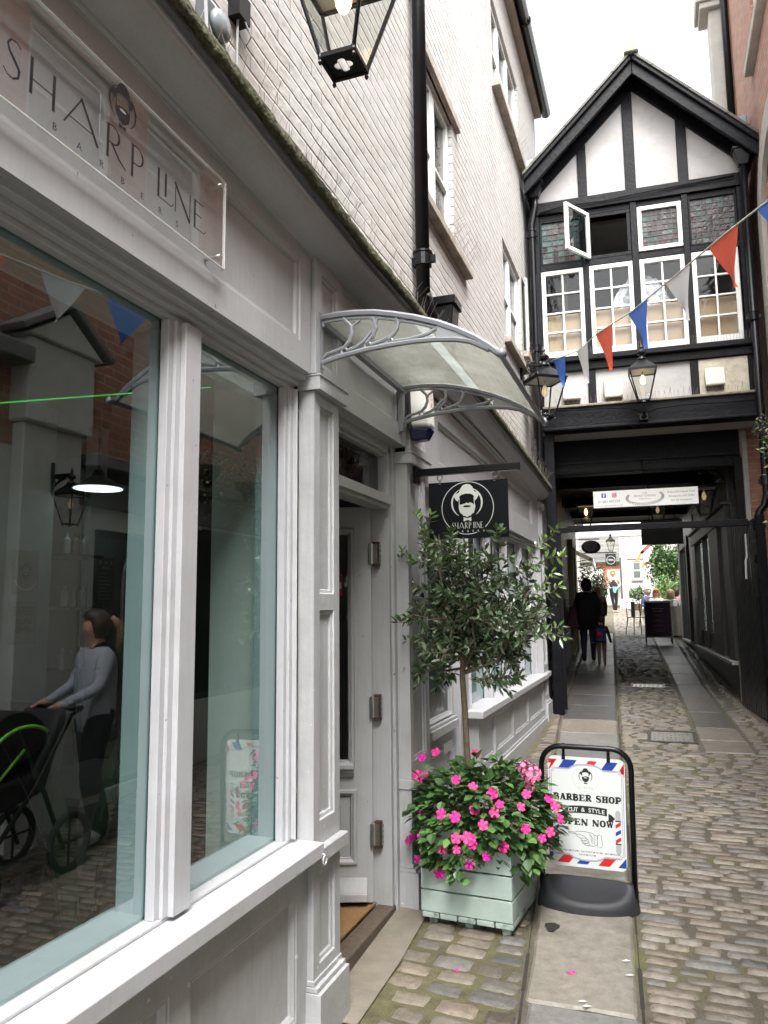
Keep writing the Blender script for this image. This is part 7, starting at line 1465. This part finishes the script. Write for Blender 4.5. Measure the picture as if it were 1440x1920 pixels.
b = MB(M); b.box(-.10, .10, .07, .16, .46, .72); o = b.build('backpack', mat('pack_blue', (.02, .03, .14), .6), t, bevel=.03, seg=3)
b = MB(M); b.lathe([(.055, 0), (.06, .01), (.05, .022), (.0, .03)], (0, 0, 0), 14); b = MB(M @ Matrix.Translation((.03, .16, .60)) @ Matrix.Rotation(rad(-90), 4, 'X')); b.lathe([(.06, 0), (.06, .008), (.04, .02), (.005, .024)], (0, 0, 0), 14); b.build('round_patch', mat('patch_red', (.35, .02, .02), .6), o, smooth=True)
# adult just beyond them
pw = Q(-.87, 8.6, 0); person('woman in a brown coat and pink top partly hidden behind the woman in dark clothes', gz(pw), 1.25, math.pi + .2, {}, {'cloth_brown': ['belly', 'chest', 'ell', 'elr', 'wrl', 'wrr', 'hil', 'hir'], 'cloth_pink': ['neckb', 'shl', 'shr'], 'cloth_black': ['knl', 'knr', 'anl', 'anr'], 'shoe_dark': ['tol', 'tor']}, hair=.2, hairm=BL_H, w=1.1)
# woman in black standing in the courtyard holding a cloth
ps_ = Q(-.56, 18.9, 0); t, M, D = person('woman in a sleeveless black top and trousers standing in the courtyard holding a blue cloth', gz(ps_), 1.5, a29 + .1, dict(ell=(-.16, -.01, .66), wrl=(-.09, -.12, .575), hal=(-.06, -.14, .575), elr=(.16, -.01, .66), wrr=(.09, -.12, .575), har=(.06, -.14, .575), knl=(-.03, -.03, .28), anl=(.0, -.02, .04), tol=(-.01, -.09, .02), knr=(.05, -.02, .28), anr=(.04, 0, .04)), {'cloth_black': ['belly', 'chest', 'pel-hil', 'pel-hir'] + LEG}, hair=.1, hairm=GI_H)
b = MB(M); b.prism([(-.04, -.15, .60), (.12, -.16, .60), (.05, -.16, .52), (.03, -.16, .45), (-.02, -.16, .46)], (0, -.03, 0)); b.build('cloth', MATS['cloth_teal'], t, bevel=.01)
def seated(label, s, tt, rz, top, hairm, hl=.3, h=1.42, tall=0., skin=None):
    p = Q(s, tt, 0); z = G(p.y) - .06 + tall
    return person(label, (p.x, p.y, z), h, rz, dict(pel=(0, 0, .32), belly=(0, 0, .40), chest=(0, 0, .52), neckb=(0, 0, .615), neck=(0, 0, .65), jaw=(0, -.012, .685), head=(0, -.004, .725), top=(0, 0, .762), nose=(0, -.06, .715), shl=(-.10, 0, .595), shr=(.10, 0, .595), ell=(-.13, -.02, .46), elr=(.13, -.02, .46), wrl=(-.10, -.14, .43), wrr=(.10, -.14, .43), hal=(-.09, -.17, .435), har=(.09, -.17, .435), hil=(-.05, -.03, .32), hir=(.05, -.03, .32), knl=(-.06, -.26, .33), knr=(.06, -.26, .33), anl=(-.06, -.25, .09), anr=(.06, -.25, .09), tol=(-.06, -.31, .06), tor=(.06, -.31, .06)), {top: ALLT, 'cloth_navy': LEG, 'shoe_dark': ['tol', 'tor']}, hair=hl, hairm=hairm)
seated('grey haired man in a blue shirt seated behind the menu board', .34, 12.4, .4, 'cloth_blue', GR_H, .02)
t, M, D = seated('blond woman wearing sunglasses and a pale top seated facing the passage', .50, 11.4, 0.0, 'cloth_white', GI_H, 1.1)
b = MB(M); 
for x in (-.022, .022): b.lathe([(.017, 0), (.018, .004)], (0, 0, 0), 4) if 0 else b.box(x - .018, x + .018, -.062, -.050, .722, .742)
b.build('sunglasses', BLACKM, t, bevel=.003)
seated('woman in a white jacket with long fair hair seated with her back to the passage', .80, 10.7, math.pi, 'cloth_white', BL_H, 1.2)
seated('person in pink seated at the far right of the courtyard table', 1.02, 11.7, 1.9, 'cloth_pink', BR_H, .4)
tbl = thing('cafe_table', 'round cafe table between the seated diners', 'table', gz(Q(.72, 11.3, 0)))
p = Q(.72, 11.3, 0); z = G(p.y); b = MB(); b.lathe([(.36, z + .68), (.36, z + .71)], (p.x, p.y, 0), 24); b.build('tabletop', mat('table_grey', (.3, .3, .3), .4), tbl); b = MB(); b.lathe([(.2, z), (.2, z + .02), (.03, z + .04), (.03, z + .68)], (p.x, p.y, 0), 14); b.build('pedestal', BLACKM, tbl)
def cafe_chair(label, s, tt, rz, m_):
    p = Q(s, tt, 0); t = thing('cafe_chair', label, 'chair', gz(p), rz, 'metal cafe chairs'); M = Matrix.Translation(gz(p)) @ Matrix.Rotation(rz, 4, 'Z')
    b = MB(M); b.box(-.18, .18, -.18, .18, .42, .44); b.build('seat', m_, t, bevel=.008)
    for x in (-1, 1):
        for y_ in (-1, 1): b = MB(M); b.tube([(x * .16, y_ * .16, .42), (x * .21, y_ * .21, 0)], [.016, .010], 8); b.build('leg', m_, t)
    b = MB(M); b.tube([(-.17, .17, .43), (-.17, .2, .72), (-.12, .21, .80), (.12, .21, .80), (.17, .2, .72), (.17, .17, .43)], .011, 8); b.box(-.05, .05, .19, .2, .44, .79); b.build('backrest', m_, t, smooth=False)
gmt = mat('gunmetal', (.08, .10, .10), .35, metal=.6)
cafe_chair('dark metal cafe chair with splayed legs left of the menu board', -.02, 10.2, .5, gmt); cafe_chair('pale metal cafe chair under the woman in the white jacket', .80, 10.68, math.pi, mat('chair_pale', (.4, .42, .4), .4, metal=.4))
for s, tt, r_, l_ in ((.50, 11.42, 0, 'dark cafe chair under the blond woman in sunglasses'), (.34, 12.42, .4, 'dark cafe chair under the grey haired man'), (1.02, 11.72, 1.9, 'dark cafe chair at the far right of the table')): cafe_chair(l_, s, tt, r_, gmt)
th = thing('draped_table', 'small table under a long white cloth at the right end of the passage', 'table', gz(Q(.86, 9.75, 0)), a29)
p = Q(.84, 9.9, 0); z = G(p.y); b = MB(); n = 40; b.add([(p.x + .16 * math.cos(k * 2 * math.pi / n), p.y + .16 * math.sin(k * 2 * math.pi / n), z + .70) for k in range(n)] + [(p.x + (.20 + .02 * math.sin(k * 1.9)) * math.cos(k * 2 * math.pi / n), p.y + (.20 + .02 * math.sin(k * 1.9)) * math.sin(k * 2 * math.pi / n), z + .03) for k in range(n)], [(k, (k + 1) % n, n + (k + 1) % n, n + k) for k in range(n)] + [tuple(range(n))]); b.build('cloth', mat('cloth_cream', (.7, .68, .64), .8), th, smooth=True)
# menu board
mbd = thing('menu_board', 'dark purple A-frame menu board headed AUTUMN WINTER at the end of the passage', 'menu board', gz(Q(.33, 8.2, 0)), a29)
MM = Matrix.Translation(gz(Q(.36, 8.22, 0))) @ Matrix.Rotation(a29, 4, 'Z')
b = MB(MM)
for x in (-.262, .262): b.tube([(x, -.12, 0), (x * .97, -.01, .90)], .013, 8); b.tube([(x, .24, .0), (x * .97, .03, .90)], .011, 8)
b.tube([(-.256, 0, .90), (.256, 0, .90)], .013, 8); b.tube([(-.262, -.105, .145), (.262, -.105, .145)], .013, 8); b.build('frame', mat('board_frame', (.06, .055, .05), .4), mbd)
b = MB(MM); b.hexa([(-.25, -.104, .155), (.25, -.104, .155), (.25, -.09, .155), (-.25, -.09, .155), (-.25, -.016, .885), (.25, -.016, .885), (.25, -.004, .885), (-.25, -.004, .885)]); b.build('panel', mat('menu_plum', (.022, .004, .017), .6, spec=.2), mbd)
class MP:
    def __call__(s, u, v, w=0.): return MM @ V((u, -.104 + (v - .155) * .1205 - w, v))
A = Art(MP(), w0=.002); A.text('AUTUMN', 0, .73, .032, 0, wid=.23); A.text('WINTER', 0, .67, .032, 0, wid=.20)
for i in range(15): 
    if i % 4 != 3: A.rect(-.12 + .03 * ((i * 7) % 3), .62 - i * .026, .12 - .03 * ((i * 5) % 3), .626 - i * .026, 1)
A.rect(-.17, .80, .17, .803, 1); A.build('lettering', [mat('menu_letters', (.22, .16, .18), .6, var=0), mat('menu_lines', (.09, .06, .08), .6, var=0)], mbd)

# woman with a pushchair on the other side of the lane, seen mirrored in the shop window
lw = (.86, 4.42, G(4.42))
t, M, D = person('woman in grey sweatshirt and black trousers pushing a pushchair, mirrored in the shop window', lw, 1.56, .42, dict(ell=(-.13, -.04, .665), wrl=(-.10, -.19, .60), hal=(-.09, -.225, .595), elr=(.13, -.03, .665), wrr=(.09, -.17, .60), har=(.085, -.21, .595), head=(.0, -.012, .925), knl=(-.055, -.04, .28, .043), anl=(-.055, .02, .05, .045), knr=(.055, .02, .28, .043), anr=(.055, .08, .05, .045), tol=(-.056, -.07, .02), tor=(.056, .0, .02), chest=(0, 0, .72, .092), belly=(0, 0, .62, .085)), {'cloth_grey': ALLT, 'cloth_black': ['pel-hil', 'pel-hir'] + LEG, 'shoe_white': ['tol', 'tor']}, hair=.02, hairm=BR_H, fingers=True, w=1.05)
b = MB(M); b.tube([(0, .065, .955), (0, .10, .93), (0, .11, .87), (.0, .10, .80)], [.02, .024, .02, .006], 10); b.build('ponytail', BL_H, t, smooth=True)
pc = thing('pushchair', 'black pushchair with bright green trim, seen mirrored in the lower left of the shop window', 'pushchair', (.9, 3.75, G(3.75)))
z = G(3.75); b = MB(); 
for x in (.70, 1.06): b.tube([(x, 4.12, z + .96), (x, 4.02, z + .93), (x, 3.75, z + .55), (x, 3.35, z + .16)], .014, 8); b.tube([(x, 3.78, z + .58), (x, 4.0, z + .13)], .014, 8)
b.tube([(.70, 4.12, z + .96), (1.06, 4.12, z + .96)], .018, 10); b.build('frame', BLACKM, pc, smooth=True)
for x in (.66, 1.10):
    for y_, r_ in ((3.35, .11), (4.0, .16)): b = MB(Matrix.Translation((x, y_, G(y_) + r_)) @ Matrix.Rotation(rad(90), 4, 'Y')); b.tube([(r_ * math.cos(a * .314), r_ * math.sin(a * .314), 0) for a in range(21)], .022, 8); b.tube([(r_, 0, 0), (-r_, 0, 0)], .008, 5); b.tube([(0, r_, 0), (0, -r_, 0)], .008, 5); b.build('wheel', mat('tyre', (.015, .015, .015), .7), pc, smooth=True)
b = MB(); b.prism([(.72, 3.85, z + .50), (.72, 3.40, z + .42), (.72, 3.30, z + .55), (.72, 3.42, z + .60), (.72, 3.75, z + .62), (.72, 3.98, z + .98), (.72, 4.02, z + .94)], (.32, 0, 0)); b.build('seat', mat('pram_cloth', (.02, .02, .022), .8), pc, bevel=.02, seg=2)
b = MB(); b.tube([(.70, 3.30 + .42 * (1 - math.cos(rad(a))) / 1.2, z + .55 + .36 * math.sin(rad(a))) for a in range(0, 121, 10)], .011, 8); b.tube([(.70, 3.3, z + .5), (.70, 3.65, z + .78)], .009, 8); b.build('trim', mat('lime_trim', (.25, .75, .05), .5), pc, smooth=True)
b = MB(); b.prism([(.74, 3.9 - .5, z + .62)] + [(.74, 3.62 + .32 * math.cos(rad(a)), z + .66 + .34 * math.sin(rad(a))) for a in range(20, 131, 10)], (.28, 0, 0)); b.build('hood', MATS['pram_cloth'], pc, bevel=.01)
